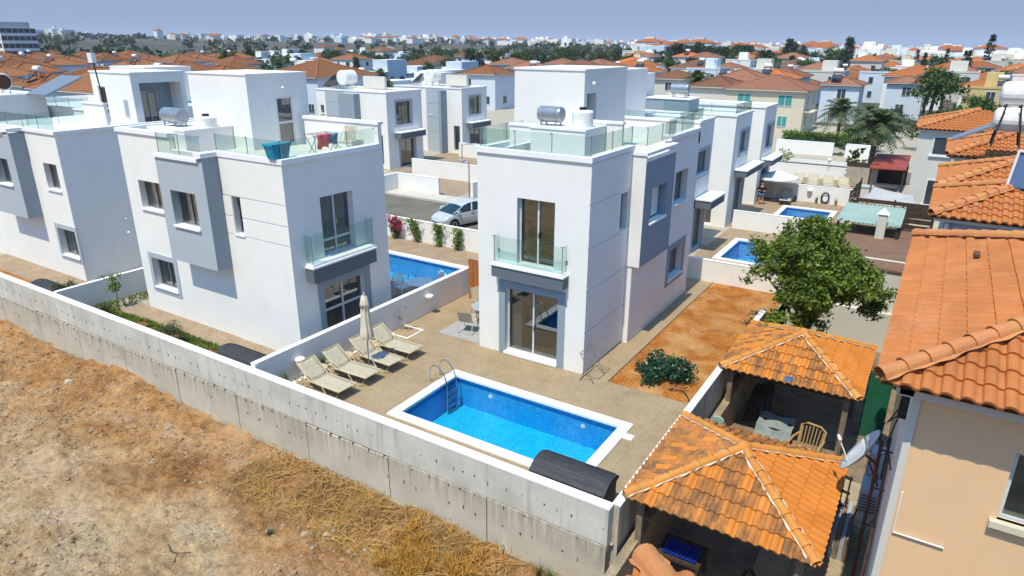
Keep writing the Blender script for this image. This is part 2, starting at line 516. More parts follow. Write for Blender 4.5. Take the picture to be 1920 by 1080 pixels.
def window(root, F, a, b, c, d, dep=0.2, n=2, kind='window', frame='alum', sill=True, surround=None, sw=0.2, curtain='curtain', cfrac=(0.0, 1.0), fw_=0.05, low=None, detail=True):
    mb = MB()
    F.box(mb, a, b, dep - 0.03, dep + 0.04, c, c + fw_)
    F.box(mb, a, b, dep - 0.03, dep + 0.04, d - fw_, d)
    F.box(mb, a, a + fw_, dep - 0.03, dep + 0.04, c + fw_, d - fw_)
    F.box(mb, b - fw_, b, dep - 0.03, dep + 0.04, c + fw_, d - fw_)
    for k in range(1, n):
        u = a + (b - a) * k / n
        F.box(mb, u - fw_ * 0.6, u + fw_ * 0.6, dep - 0.04, dep + 0.05, c + fw_, d - fw_)
    if low:
        F.box(mb, a + fw_, b - fw_, dep - 0.028, dep + 0.038, low - 0.04, low + 0.04)
    w = mb.build(kind, frame, root)
    for k in range(n):
        pb = MB()
        ua, ub = a + (b - a) * k / n + fw_, a + (b - a) * (k + 1) / n - fw_
        F.box(pb, ua, ub, dep, dep + 0.012, c + fw_ + 0.002, d - fw_ - 0.002)
        pb.build('pane', 'pane', w)
    if sill:
        sb = MB()
        F.box(sb, a - 0.04, b + 0.04, -0.07, dep - 0.035, c - 0.055, c + 0.004)
        sb.build('sill', 'cap', w)
    if curtain and detail:
        cb = MB()
        ca, cb_ = a + (b - a) * cfrac[0], a + (b - a) * cfrac[1]
        nn = max(6, int((cb_ - ca) / 0.05))
        pr = [(ca + (cb_ - ca) * i / nn, dep + 0.2 + 0.035 * math.sin(i * 2.1) + 0.015 * math.sin(i * 0.9)) for i in range(nn + 1)]
        for (x0, d0), (x1, d1) in zip(pr[:-1], pr[1:]):
            cb.face(F.P(x0, d0, c + 0.03), F.P(x1, d1, c + 0.03), F.P(x1, d1, d + 0.03), F.P(x0, d0, d + 0.03))
        cb.build('curtain', curtain, w, smooth=True)
    if surround:
        ub = MB()
        F.box(ub, a - sw, b + sw, -0.03, 0.001, d, d + sw)
        if c > 0.5:
            F.box(ub, a - sw, b + sw, -0.03, 0.001, c - sw, c - 0.06)
        F.box(ub, a - sw, a, -0.03, 0.001, c - 0.06 if c > 0.5 else 0, d)
        F.box(ub, b, b + sw, -0.03, 0.001, c - 0.06 if c > 0.5 else 0, d)
        ub.build('surround', surround, w)
    return w

def door_handle(w, F, u, dep, z):
    hb = MB()
    F.box(hb, u - 0.02, u + 0.02, dep - 0.09, dep - 0.03, z - 0.09, z + 0.09)
    hb.build('handle', 'steel', w)

def rail(root, pts, z0, z1, pl=1.3, name='glass_panel'):
    for a, b in zip(pts[:-1], pts[1:]):
        a, b = Vector((a[0], a[1], 0)), Vector((b[0], b[1], 0))
        L = (b - a).length
        n = max(1, round(L / pl))
        d = (b - a) / L
        for k in range(n):
            p, q = a + d * (L * k / n + 0.015), a + d * (L * (k + 1) / n - 0.015)
            mb = MB()
            mb.bar((p.x, p.y, (z0 + z1) / 2), (q.x, q.y, (z0 + z1) / 2), 0.014, z1 - z0)
            g = mb.build(name, 'glass', root)
            cb = MB()
            cb.bar((p.x, p.y, z0), (p.x, p.y, z1 + 0.004), 0.018, 0.022)
            cb.bar((q.x, q.y, z1 - 0.03), (q.x, q.y, z1 + 0.006), 0.05, 0.03)
            cb.build('clamp', 'alum', g)

def caps(root, segs, z0, z1, m='cap', name='parapet_cap'):
    for x0, x1, y0, y1 in segs:
        MB().box(x0, x1, y0, y1, z0, z1).build(name, m, root)

def body(root, x0, x1, y0, y1, z0, z1, ops=None, m='white', name='wall', top=True):
    """four facades with real openings; ops: {'S': [(a, b, c, d, depth)], ...}"""
    ops = ops or {}
    mb = MB()
    facade(mb, Face('S', y0), x0, x1, z0, z1, ops.get('S', ()))
    facade(mb, Face('N', y1), x0, x1, z0, z1, ops.get('N', ()))
    facade(mb, Face('E', x1), y0, y1, z0, z1, ops.get('E', ()))
    facade(mb, Face('W', x0), y0, y1, z0, z1, ops.get('W', ()))
    if top:
        mb.face((x0, y0, z1), (x1, y0, z1), (x1, y1, z1), (x0, y1, z1))
    return mb.build(name, m, root)

def plain(root, x0, x1, y0, y1, z0, z1, m='white', name='wall'):
    return MB().box(x0, x1, y0, y1, z0, z1).build(name, m, root)

def water_tank(name, loc, r, l, axis, m, label, cat='water tank', group=None, stand=0.22):
    t = thing(name, label, cat, loc, group)
    mb = MB()
    x, y, z = loc
    prof = [(r * 0.82, -l / 2 - 0.05), (r * 0.96, -l / 2 - 0.02), (r, -l / 2 + 0.02), (r, l / 2 - 0.02), (r * 0.96, l / 2 + 0.02), (r * 0.82, l / 2 + 0.05)]
    mb.lathe(prof, (x, y, z + stand + r), 24, axis)
    mb.build('barrel', m, t, smooth=False)
    for s in (-1, 1):
        lb = MB()
        for k in (-1, 1):
            p = (x + s * l * 0.36, y + k * r * 0.7) if axis == 'x' else (x + k * r * 0.7, y + s * l * 0.36)
            lb.bar((p[0], p[1], z), (p[0], p[1], z + stand + r * 0.4), 0.04)
        lb.build('stand', 'alum', t)
    if m == 'tankgrey':
        vb = MB()
        for dz in (0.1, -0.12):
            if axis == 'x':
                vb.box(x - l / 2 - 0.13, x - l / 2 - 0.04, y - 0.03, y + 0.03, z + stand + r + dz, z + stand + r + dz + 0.06)
            else:
                vb.box(x - 0.03, x + 0.03, y - l / 2 - 0.13, y - l / 2 - 0.04, z + stand + r + dz, z + stand + r + dz + 0.06)
        vb.build('valve', 'black', t)
    return t

def barrel_tank(loc, r, h, label, group=None):
    t = thing('cold_water_tank', label, 'water tank', loc, group)
    mb = MB()
    mb.lathe([(r * 0.97, 0), (r, 0.04), (r, h * 0.45), (r * 0.985, h * 0.47), (r, h * 0.5), (r, h * 0.86), (r * 0.9, h * 0.95), (r * 0.45, h)], loc, 24)
    mb.build('barrel', 'whiteplastic', t, smooth=False)
    MB().lathe([(r * 0.34, h), (r * 0.34, h + 0.06), (r * 0.3, h + 0.08)], loc, 16).build('lid', 'black', t)
    return t

# ------------------------------------------------------------------ the ground
def terrain_z(x, y):
    dx, dy = x - 8.4, y + 17.6
    r = np.sqrt(dx * dx + dy * dy)
    az = np.degrees(np.arctan2(-dx, dy))          # left of +Y
    far = np.clip((r - 170) / 900, 0, 1)
    far = far * far * (3 - 2 * far)
    slope = np.interp(az, [-40, -8, 10, 28, 45, 56, 66, 80, 100], [-15, -13, -3, 5, 10, 11, 14, 17, 17])
    z = far * slope + np.clip((r - 1300) / 2500, 0, 1) * slope * 0.1
    z = z + far * (fbm(x / 160.0, y / 160.0, 4, 3) - 0.5) * 9
    near = (x > -60) & (x < 13) & (y < 80)
    z = np.where(near, -2.4, z - 0.06)
    z = np.where((x > -60) & (x < 13) & (y >= 80) & (y < 84), -0.06, z)
    z = np.where(y < -6.5, -2.6, z)
    return z

def axis_lines(lo, hi, c, n, p):
    t = np.linspace(-1, 1, n)
    s = np.sign(t) * np.abs(t) ** p
    return np.where(s < 0, c + s * (c - lo), c + s * (hi - c))
xs = np.unique(np.concatenate([axis_lines(-7000, 7000, -20, 150, 2.6), np.array([-60.01, -60, 13, 13.01])]))
ys = np.unique(np.concatenate([axis_lines(-600, 8000, 10, 130, 2.6), np.array([-6.51, -6.5, 79.99, 80, 84])]))
gx, gy = np.meshgrid(xs, ys, indexing='ij')
gz = terrain_z(gx, gy)
nx, ny = len(xs), len(ys)
verts = np.stack([gx, gy, gz], -1).reshape(-1, 3)
ii, jj = np.meshgrid(np.arange(nx - 1), np.arange(ny - 1), indexing='ij')
q = (ii * ny + jj).ravel()
faces = np.stack([q, q + ny, q + ny + 1, q + 1], -1)
me = bpy.data.meshes.new('ground')
me.from_pydata(verts.tolist(), [], faces.tolist())
m, nt, N, L, p = nodes_of('dry_land')
p.inputs['Roughness'].default_value = 0.95
v = pos(nt)
a_ = ramp(nt, noise(nt, v, 0.02, 6, 0.6), [(0.3, (0.085, 0.07, 0.05)), (0.45, (0.05, 0.052, 0.036)), (0.55, (0.13, 0.1, 0.07)), (0.7, (0.06, 0.056, 0.04))])
b_ = ramp(nt, noise(nt, v, 0.25, 5, 0.7), [(0.4, (0.55, 0.55, 0.55)), (0.62, (1.25, 1.25, 1.2))])
L.new(mixc(nt, 1.0, a_, b_, 'MULTIPLY'), p.inputs['Base Color'])
me.materials.append(m)
link('ground', me, kind='structure')

def sheet(name, x0, x1, y0, y1, z, m, holes=()):
    mb = MB()
    us = sorted({x0, x1} | {h[0] for h in holes} | {h[1] for h in holes})
    vs = sorted({y0, y1} | {h[2] for h in holes} | {h[3] for h in holes})
    us = [u for u in us if x0 <= u <= x1]
    vs = [w for w in vs if y0 <= w <= y1]
    for a, b in zip(us[:-1], us[1:]):
        for c, d in zip(vs[:-1], vs[1:]):
            if any(h[0] <= a and b <= h[1] and h[2] <= c and d <= h[3] for h in holes):
                continue
            mb.face((a, c, z), (b, c, z), (b, d, z), (a, d, z))
    return struct(mb, name, m)

POOLS = {'B': (-3.3, 2.32, -4.97, -2.27), 'A': (-15.5, -9.3, 3.7, 6.6), 'P2': (0.1, 3.0, 14.9, 18.7), 'P3': (0.6, 3.3, 25.7, 28.5)}
hl = [POOLS[k] for k in POOLS]
mats_ = M['pavement']
sheet('estate_pavement', -60, 4.08, -6.7, 80, 0.0, 'pavement', hl)
sheet('east_ground', 4.08, 13, 10.5, 80, -0.02, 'pavement')

# stamped paving of the patios
m, nt, N, L, p = nodes_of('stamped_paving')
p.inputs['Roughness'].default_value = 0.8
v = pos(nt)
a_ = ramp(nt, noise(nt, v, 0.8, 6, 0.6), [(0.3, (0.36, 0.265, 0.155)), (0.7, (0.275, 0.195, 0.11))])
b_ = ramp(nt, noise(nt, v, 5, 8, 0.78, 1.2), [(0.3, (0.78, 0.76, 0.74)), (0.52, (1.02, 1.02, 1.02)), (0.74, (1.2, 1.18, 1.14))])
col = mixc(nt, 1.0, a_, b_, 'MULTIPLY')
st = ramp(nt, noise(nt, pos(nt, (0.5, 0.9, 1)), 0.9, 8, 0.7), [(0.52, 0.0), (0.75, 0.45)])
col = mixc(nt, st, col, (0.36, 0.29, 0.21))
L.new(col, p.inputs['Base Color'])
bump(nt, p, noise(nt, v, 14, 8, 0.78), 0.3, 0.01)
M['patio'] = m
sheet('patio_paving', -7.42, 4.0, -6.62, 0.0, 0.004, 'patio', [POOLS['B']])
sheet('side_path', -0.35, 0.92, 0.0, 11.1, 0.004, 'patio')
sheet('rear_patio', -7.42, -0.35, 0.0, 11.1, 0.0045, 'patio')
# joints cast into the patio
jb = MB()
for x0, x1, y0, y1 in ((2.95, 2.975, -6.6, 0.0), (0.93, 0.95, -0.06, 0.0)):
    jb.box(x0, x1, y0, y1, 0.0, 0.008)
struct(jb, 'patio_joint', 'paving2')
kb = MB().box(0.905, 0.935, -0.02, 11.1, -0.1, 0.012)
struct(kb, 'path_edging', 'wood_dark')

def bumpy(name, x0, x1, y0, y1, z, amp, m, step=0.12, sc=1.4, seed=1):
    nx_, ny_ = max(2, int((x1 - x0) / step)), max(2, int((y1 - y0) / step))
    X, Y = np.meshgrid(np.linspace(x0, x1, nx_ + 1), np.linspace(y0, y1, ny_ + 1), indexing='ij')
    e = np.minimum(np.minimum(X - x0, x1 - X), np.minimum(Y - y0, y1 - Y))
    Z = z + amp * (fbm(X * sc, Y * sc, 5, seed) * 0.75 + 0.25 * fbm(X * 9, Y * 9, 2, seed + 9)) * np.clip(e / 0.3, 0, 1)
    vv = np.stack([X, Y, Z], -1).reshape(-1, 3)
    i_, j_ = np.meshgrid(np.arange(nx_), np.arange(ny_), indexing='ij')
    k_ = (i_ * (ny_ + 1) + j_).ravel()
    ff = np.stack([k_, k_ + ny_ + 1, k_ + ny_ + 2, k_ + 1], -1)
    mm = bpy.data.meshes.new(name)
    mm.from_pydata(vv.tolist(), [], ff.tolist())
    mm.materials.append(M[m])
    mm.polygons.foreach_set('use_smooth', [True] * len(ff))
    return link(name, mm, kind='structure')
bumpy('soil_yard', 0.94, 4.02, 0.0, 11.1, 0.006, 0.09, 'dirtyard', 0.09)
bumpy('garden_soil', -19.0, -7.45, -6.62, -5.0, 0.006, 0.12, 'garden', 0.1)
sheet('garden_path', -17.9, -7.45, -5.0, -4.1, 0.02, 'paving2')
bumpy('soil_strip', -30, -19.1, -6.62, -5.2, 0.006, 0.1, 'dirtyard', 0.15)
sheet('neighbour_path', -30, -19.1, -5.2, -3.9, 0.012, 'paving2')
sheet('pool_terrace', -17.5, -7.45, 1.3, 9.0, 0.006, 'paving2', [POOLS['A']])
sheet('street', -24.5, -8.6, 9.35, 17.0, 0.006, 'asphalt')
sheet('driveway', -27.5, -19.3, 17.2, 24.0, 0.012, 'paving2')
sheet('front_terrace', -32, -20.5, 24.2, 36.0, 0.02, 'paving2')
sheet('second_patio', -1.1, 4.0, 11.3, 21.1, 0.006, 'paving2', [POOLS['P2']])
sheet('third_patio', -2.2, 4.0, 21.3, 30.8, 0.006, 'paving2', [POOLS['P3']])
sheet('fourth_patio', -3.0, 5.4, 31.0, 40.4, 0.006, 'paving2')
sheet('back_street', -30, 12, 41.3, 47.2, 0.008, 'asphalt')
sheet('back_pavement', -30, 5, 47.2, 49.6, 0.06, 'kerb')
sheet('concrete_drive', -2.6, 6.5, 49.6, 80, 0.012, 'pavement')
kb = MB()
kb.box(-24.6, -19.0, 17.0, 17.25, 0.0, 0.13)
kb.box(-19.0, -9.0, 17.0, 17.25, 0.0, 0.13)
kb.box(-24.6, -24.35, 9.3, 17.0, 0.0, 0.13)
struct(kb, 'street_kerb', 'kerb')
sheet('street_pavement', -24.6, -9.0, 17.25, 18.6, 0.115, 'kerb')
sheet('neighbour_yard', 4.1, 13, -14, 10.5, -1.3, 'yardfloor')

# ------------------------------------------------------------------ building lot in front of the wall
def lot_z(x, y):
    z = -1.22 - 0.10 * fbm(x * 0.25, y * 0.25, 3, 5)
    z = z + 0.45 * np.exp(-((x - 3.3) / 1.2) ** 2 - ((y + 8.0) / 1.0) ** 2)
    z = z + 0.22 * np.exp(-((x + 0.3) / 1.4) ** 2 - ((y + 7.3) / 0.7) ** 2)
    z = z + 0.42 * np.exp(-((x + 14.5) / 2.5) ** 2 - ((y + 7.2) / 0.8) ** 2)
    z = z + 0.18 * np.exp(-((x + 23) / 3.0) ** 2 - ((y + 7.2) / 0.9) ** 2)
    z = z - 0.18 * np.exp(-((x + 6) / 3.0) ** 2 - ((y + 11) / 1.3) ** 2)
    z = z + 0.32 * (fbm(x * 0.7, y * 0.7, 4, 11) - 0.5) + 0.26 * (fbm(x * 2.2, y * 2.2, 4, 21) - 0.5) + 0.13 * (fbm(x * 7, y * 7, 3, 31) - 0.5)
    return z
lx = np.concatenate([np.linspace(-70, -27, 60)[:-1], np.linspace(-27, 4.22, 700)])
ly = np.concatenate([np.linspace(-40, -14.2, 40)[:-1], np.linspace(-14.2, -6.62, 180)])
gx, gy = np.meshgrid(lx, ly, indexing='ij')
gz = lot_z(gx, gy)
nx, ny = len(lx), len(ly)
ii, jj = np.meshgrid(np.arange(nx - 1), np.arange(ny - 1), indexing='ij')
q = (ii * ny + jj).ravel()
me = bpy.data.meshes.new('building_lot')
me.from_pydata(np.stack([gx, gy, gz], -1).reshape(-1, 3).tolist(), [], np.stack([q, q + ny, q + ny + 1, q + 1], -1).tolist())
me.polygons.foreach_set('use_smooth', [True] * len(me.polygons))
m, nt, N, L, p = nodes_of('lot_earth')
p.inputs['Roughness'].default_value = 0.97
p.inputs['Specular IOR Level'].default_value = 0.1
v = pos(nt)
red_ = ramp(nt, noise(nt, v, 0.55, 7, 0.65, 0.4), [(0.28, (0.2, 0.09, 0.033)), (0.42, (0.33, 0.165, 0.06)), (0.55, (0.43, 0.225, 0.09)), (0.7, (0.5, 0.31, 0.155))])
tan_ = ramp(nt, noise(nt, v, 0.5, 7, 0.65, 0.4), [(0.28, (0.26, 0.155, 0.075)), (0.42, (0.42, 0.275, 0.145)), (0.58, (0.5, 0.355, 0.205)), (0.72, (0.41, 0.335, 0.225))])
sx = N.new('ShaderNodeSeparateXYZ')
L.new(v, sx.inputs[0])
md = N.new('ShaderNodeMath')       # red soil was tipped along the wall, grey fill lies further out
md.operation = 'MULTIPLY_ADD'
L.new(noise(nt, v, 0.35, 4, 0.6), md.inputs[0])
md.inputs[1].default_value = 5.5
L.new(sx.outputs['Y'], md.inputs[2])
mr_ = N.new('ShaderNodeMapRange')
mr_.inputs['From Min'].default_value = -7.9
mr_.inputs['From Max'].default_value = -6.2
L.new(md.outputs[0], mr_.inputs['Value'])
a_ = mixc(nt, mr_.outputs[0], tan_, red_)
b_ = ramp(nt, noise(nt, v, 3.2, 8, 0.75), [(0.3, (0.55, 0.5, 0.45)), (0.5, (1.0, 1.0, 1.0)), (0.7, (1.35, 1.32, 1.26))])
col = mixc(nt, 1.0, a_, b_, 'MULTIPLY')
c_ = ramp(nt, noise(nt, v, 20, 6, 0.78), [(0.32, (0.5, 0.46, 0.42)), (0.46, (0.98, 0.98, 0.98)), (0.66, (1.4, 1.4, 1.36))])
col = mixc(nt, 1.0, col, c_, 'MULTIPLY')
w_ = ramp(nt, noise(nt, v, 30, 3, 0.6), [(0.68, 0.0), (0.72, 0.9)])
col = mixc(nt, w_, col, (0.62, 0.52, 0.4))
d_ = ramp(nt, noise(nt, v, 17, 4, 0.7), [(0.66, 0.0), (0.72, 0.75)])
col = mixc(nt, d_, col, (0.13, 0.075, 0.035))
pale = ramp(nt, noise(nt, pos(nt, (0.16, 0.5, 1)), 1.0, 5, 0.6), [(0.52, 0.0), (0.7, 0.6)])
col = mixc(nt, pale, col, (0.6, 0.42, 0.26))
for cx_, cy_, rx_, ry_, cc_ in ((2.6, -8.7, 1.6, 1.2, (0.62, 0.42, 0.25)), (-8.7, -11.7, 1.5, 1.6, (0.6, 0.43, 0.3)), (-5.2, -10.2, 2.2, 0.7, (0.46, 0.37, 0.25))):   # tipped sand and rubble
    mp = N.new('ShaderNodeMapping')
    mp.vector_type = 'TEXTURE'
    mp.inputs['Location'].default_value = (cx_, cy_, 0)
    mp.inputs['Rotation'].default_value = (0, 0, 0.35)
    mp.inputs['Scale'].default_value = (rx_, ry_, 50)
    L.new(v, mp.inputs['Vector'])
    ln = N.new('ShaderNodeVectorMath')
    ln.operation = 'LENGTH'
    L.new(mp.outputs[0], ln.inputs[0])
    ad = N.new('ShaderNodeMath')
    ad.operation = 'MULTIPLY_ADD'
    L.new(noise(nt, v, 1.3, 6, 0.7), ad.inputs[0])
    ad.inputs[1].default_value = 1.1
    L.new(ln.outputs['Value'], ad.inputs[2])
    col = mixc(nt, ramp(nt, ad.outputs[0], [(0.95, 0.85), (1.0, 0.0)] if False else [(0.75, 0.8), (1.0, 0.0)]), col, mixc(nt, 1.0, cc_, c_, 'MULTIPLY'))
L.new(col, p.inputs['Base Color'])
bump(nt, p, noise(nt, v, 11, 10, 0.82), 1.0, 0.09)
me.materials.append(m)
link('building_lot', me, kind='structure')

# ------------------------------------------------------------------ boundary walls
m, nt, N, L, p = nodes_of('cast_concrete')
p.inputs['Roughness'].default_value = 0.9
v = pos(nt)
a_ = ramp(nt, noise(nt, v, 0.9, 7, 0.62), [(0.25, (0.40, 0.38, 0.32)), (0.5, (0.52, 0.50, 0.44)), (0.75, (0.62, 0.6, 0.54))])
drip = ramp(nt, noise(nt, pos(nt, (5.0, 5.0, 0.32)), 1.0, 7, 0.68), [(0.53, 0.0), (0.72, 0.6)])
col = mixc(nt, drip, a_, (0.215, 0.2, 0.17))
pat = ramp(nt, noise(nt, pos(nt, (0.62, 0.62, 0.1)), 1.0, 5, 0.6), [(0.62, 0.0), (0.67, 0.75)])
col = mixc(nt, pat, col, (0.7, 0.7, 0.7))
rustm = ramp(nt, noise(nt, pos(nt, (0.9, 0.9, 0.5)), 1.1, 4, 0.6), [(0.6, 0.0), (0.75, 0.35)])
col = mixc(nt, rustm, col, (0.42, 0.3, 0.18))
pit_ = ramp(nt, noise(nt, v, 26, 5, 0.75), [(0.3, (0.66, 0.66, 0.66)), (0.42, (1, 1, 1))])
col = mixc(nt, 0.75, col, pit_, 'MULTIPLY')
L.new(col, p.inputs['Base Color'])
bump(nt, p, noise(nt, v, 34, 7, 0.72), 0.55, 0.015)
M['concrete'] = m
M['concrete_low'] = None
m, nt, N, L, p = nodes_of('weathered_concrete')
p.inputs['Roughness'].default_value = 0.92
v = pos(nt)
col = ramp(nt, noise(nt, v, 0.8, 7, 0.65), [(0.25, (0.40, 0.35, 0.265)), (0.5, (0.5, 0.45, 0.355)), (0.75, (0.58, 0.53, 0.435))])
col = mixc(nt, ramp(nt, noise(nt, pos(nt, (0.62, 0.62, 0.1)), 1.0, 5, 0.6), [(0.62, 0.0), (0.67, 0.75)]), col, (0.66, 0.65, 0.63))
sz = N.new('ShaderNodeSeparateXYZ')
L.new(v, sz.inputs[0])
band = N.new('ShaderNodeMapRange')          # dirty run-off below the pour joint
band.inputs['From Min'].default_value = -0.75
band.inputs['From Max'].default_value = 0.0
L.new(sz.outputs['Z'], band.inputs['Value'])
st = ramp(nt, noise(nt, pos(nt, (7.0, 7.0, 0.35)), 1.0, 7, 0.7), [(0.42, 0.0), (0.66, 0.9)])
col = mixc(nt, mixc(nt, 1.0, st, band.outputs[0], 'MULTIPLY'), col, (0.2, 0.175, 0.13))
col = mixc(nt, 0.8, col, ramp(nt, noise(nt, v, 24, 5, 0.75), [(0.3, (0.62, 0.6, 0.58)), (0.45, (1, 1, 1))]), 'MULTIPLY')
L.new(col, p.inputs['Base Color'])
bump(nt, p, noise(nt, v, 34, 7, 0.72), 0.6, 0.015)
M['concrete_low'] = m

fwall = thing('front_boundary_wall', 'long cast concrete boundary wall with white painted top along the dirt lot', 'wall', (-10, -6.72, 0))
rw = random.Random(3)
x = 4.02
k = 0
while x > -62:
    w = 3.05 if x > -30 else 6.0
    x0 = x - w
    MB().box(x0 + 0.012, x - 0.012, -6.845 - rw.uniform(0, 0.008), -6.61, -2.2, 0.02 + rw.uniform(-0.03, 0.03)).build('lower_panel', 'concrete_low', fwall)
    x = x0
    k += 1
MB().box(-62, 4.015, -6.828, -6.615, 0.05, 0.955).build('upper_course', 'concrete', fwall)
MB().box(-62, 4.03, -6.835, -6.6, 0.956, 1.0).build('painted_top', 'cap', fwall)
MB().box(-62, 4.02, -6.80, -6.63, -0.1, 0.06).build('pour_joint', 'concrete_low', fwall)
# snapped tie wires and stains left in the concrete
tb = MB()
for row, dz in ((0.5, 0.02), (0.0, 0.03), (-0.5, 0.05)):
    tx = -24.0
    while tx < 3.9:
        tx += rw.uniform(0.25, 0.6)
        if rw.random() < (0.15 if row > -0.2 else 0.6):
            continue
        tz = row + rw.uniform(-dz, dz)
        yy = -6.858 if row < 0.2 else -6.834
        tb.box(tx, tx + rw.uniform(0.008, 0.014), yy - 0.006, yy + 0.05, tz - rw.uniform(0.02, 0.1), tz + 0.005)
        if rw.random() < 0.4:
            tb.box(tx - 0.02, tx + 0.025, yy - 0.006, yy + 0.05, tz - 0.012, tz)
tb.build('tie_wires', 'iron', fwall, kind='stuff')
MB().box(-62, 4.0, -6.95, -6.86, -2.2, -1.2).build('footing', 'oldcon', fwall)

def garden_wall(label, x0, x1, y0, y1, z1, m='white', z0=-0.2, cap=0.03, group=None, name='garden_wall'):
    t = thing(name, label, 'wall', ((x0 + x1) / 2, (y0 + y1) / 2, 0), group)
    MB().box(x0 + 0.01, x1 - 0.01, y0 + 0.01, y1 - 0.01, z0, z1 - cap).build('wall', m, t)
    MB().box(x0, x1, y0, y1, z1 - cap, z1).build('painted_top', 'cap', t)
    return t
garden_wall('low white wall beside the sun loungers with a shower against it', -7.6, -7.4, -6.6, 5.9, 1.12, 'grey_w' if 'grey_w' in M else 'white')
garden_wall('low white wall between the left villa garden and the far left villa', -19.1, -18.92, -6.6, -3.0, 1.05)
rwal = thing('side_boundary_wall', 'white topped concrete wall between the pool patio and the tiled gazebos', 'wall', (4.1, 0, 0))
MB().box(4.01, 4.16, -6.6, 6.4, -1.6, 0.96).build('wall', 'concrete_low', rwal)
MB().box(3.99, 4.18, -6.6, 6.42, 0.96, 1.0).build('painted_top', 'cap', rwal)
nwal = thing('neighbour_wall', 'rough sandy concrete wall standing just outside the gazebos', 'wall', (4.3, -4, 0))
for k in range(8):
    y = -12.0 + k * 2.2
    MB().box(4.24, 4.45, y + 0.01, y + 2.19, -1.6, -0.08 + 0.05 * math.sin(k * 2.3)).build('wall_panel', 'oldcon', nwal)
garden_wall('white wall at the back of the soil yard beside the second villa pool', -0.3, 4.1, 11.1, 11.28, 1.0)
garden_wall('white wall between the second and third pool patios', -1.0, 4.2, 21.12, 21.3, 1.05)
garden_wall('white wall with a bicycle tyre hung low on it behind the third pool', -2.2, 4.3, 30.82, 31.0, 1.12)
garden_wall('white street wall behind the row of four distant loungers', -3.2, 4.4, 40.4, 40.6, 0.95)
garden_wall('white wall with climbing plants along the parked silver car', -17.0, -9.2, 9.02, 9.2, 1.15)
garden_wall('short white wall stepping down at the right end of the climbing plants', -9.2, -7.6, 9.02, 9.2, 0.75)
garden_wall('white front wall at the left of the driveway gate', -24.3, -20.4, 18.6, 18.8, 1.25)
garden_wall('short white wall returning from the driveway gate to the left', -24.3, -24.1, 12.0, 18.6, 1.25)
garden_wall('white wall behind the parked car running along the driveway', -27.2, -17.5, 23.8, 24.0, 1.3)
garden_wall('white wall below the two distant grey villas', -29.5, -16, 33.2, 33.4, 1.3)
garden_wall('low white end wall of the driveway beside the street lamp', -17.7, -17.5, 18.6, 24.0, 1.25)
# ------------------------------------------------------------------ pools
def pool(key, label, depth=0.98, copw=0.28, cz=0.05):
    x0, x1, y0, y1 = POOLS[key]
    t = thing('swimming_pool', label, 'pool', ((x0 + x1) / 2, (y0 + y1) / 2, 0))
    mb = MB()
    z0, z1 = -depth, 0.0
    e = 0.001
    mb.face((x0, y0, z0), (x1, y0, z0), (x1, y1, z0), (x0, y1, z0))
    mb.build('pool_floor', 'poolfloor', t)
    mb = MB()
    mb.face((x0 + e, y0, z0), (x0 + e, y1, z0), (x0 + e, y1, z1), (x0 + e, y0, z1))
    mb.face((x1 - e, y0, z0), (x1 - e, y1, z0), (x1 - e, y1, z1), (x1 - e, y0, z1))
    mb.face((x0, y0 + e, z0), (x1, y0 + e, z0), (x1, y0 + e, z1), (x0, y0 + e, z1))
    mb.face((x0, y1 - e, z0), (x1, y1 - e, z0), (x1, y1 - e, z1), (x0, y1 - e, z1))
    mb.build('pool_wall', 'poolwall', t)
    wl_ = MB()
    wl_.box(x0 + 0.002, x1 - 0.002, y1 - 0.014, y1 - 0.002, -0.17, -0.031)
    wl_.box(x0 + 0.002, x0 + 0.014, y0 + 0.002, y1 - 0.015, -0.17, -0.031)
    wl_.box(x1 - 0.014, x1 - 0.002, y0 + 0.002, y1 - 0.015, -0.17, -0.031)
    wl_.build('waterline_tiles', 'poolline', t)
    for a in ((x0 - copw, x0 + 0.02, y0 - copw, y1 + copw), (x1 - 0.02, x1 + copw, y0 - copw, y1 + copw), (x0 + 0.02, x1 - 0.02, y0 - copw, y0 + 0.02), (x0 + 0.02, x1 - 0.02, y1 - 0.02, y1 + copw)):
        MB().box(*a, -0.03, cz).build('coping', 'cap', t)
    wv = MB()
    wv.grid(lambda a, b: (x0 + 0.004 + (x1 - x0 - 0.008) * a, y0 + 0.004 + (y1 - y0 - 0.008) * b, -0.1), 40, 24)
    w = link('water', wv.mesh('water', 'water', True), None, kind='structure')
    return t
def poolmat(name, c1, c2):
    m, nt, N, L, p = nodes_of(name)
    p.inputs['Roughness'].default_value = 0.35
    v = pos(nt)
    br = N.new('ShaderNodeTexVoronoi')
    br.inputs['Scale'].default_value = 13
    L.new(v, br.inputs['Vector'])
    L.new(mixc(nt, 1.0, ramp(nt, noise(nt, v, 2.4, 5, 0.7), [(0.3, c1), (0.7, c2)]), ramp(nt, br.outputs['Color'], [(0.1, (0.72, 0.8, 0.86)), (0.9, (1.22, 1.16, 1.1))]), 'MULTIPLY'), p.inputs['Base Color'])
    return m
M['poolfloor'] = poolmat('pool_mosaic', (0.0, 0.37, 0.64), (0.008, 0.43, 0.69))
M['poolline'] = poolmat('waterline_mosaic', (0.0, 0.1, 0.36), (0.0, 0.15, 0.45))
M['poolwall'] = poolmat('pool_mosaic_shaded', (0.0, 0.30, 0.70), (0.0, 0.34, 0.74))  # same tiles as the floor, shade on the walls mixed into a deeper blue
m, nt, N, L, p = nodes_of('pool_water')
N.remove(p)
t_ = N.new('ShaderNodeBsdfTransparent')
t_.inputs[0].default_value = (0.8, 0.97, 1.0, 1)
g_ = N.new('ShaderNodeBsdfGlossy')
g_.inputs['Roughness'].default_value = 0.03
fr = N.new('ShaderNodeFresnel')
fr.inputs['IOR'].default_value = 1.33
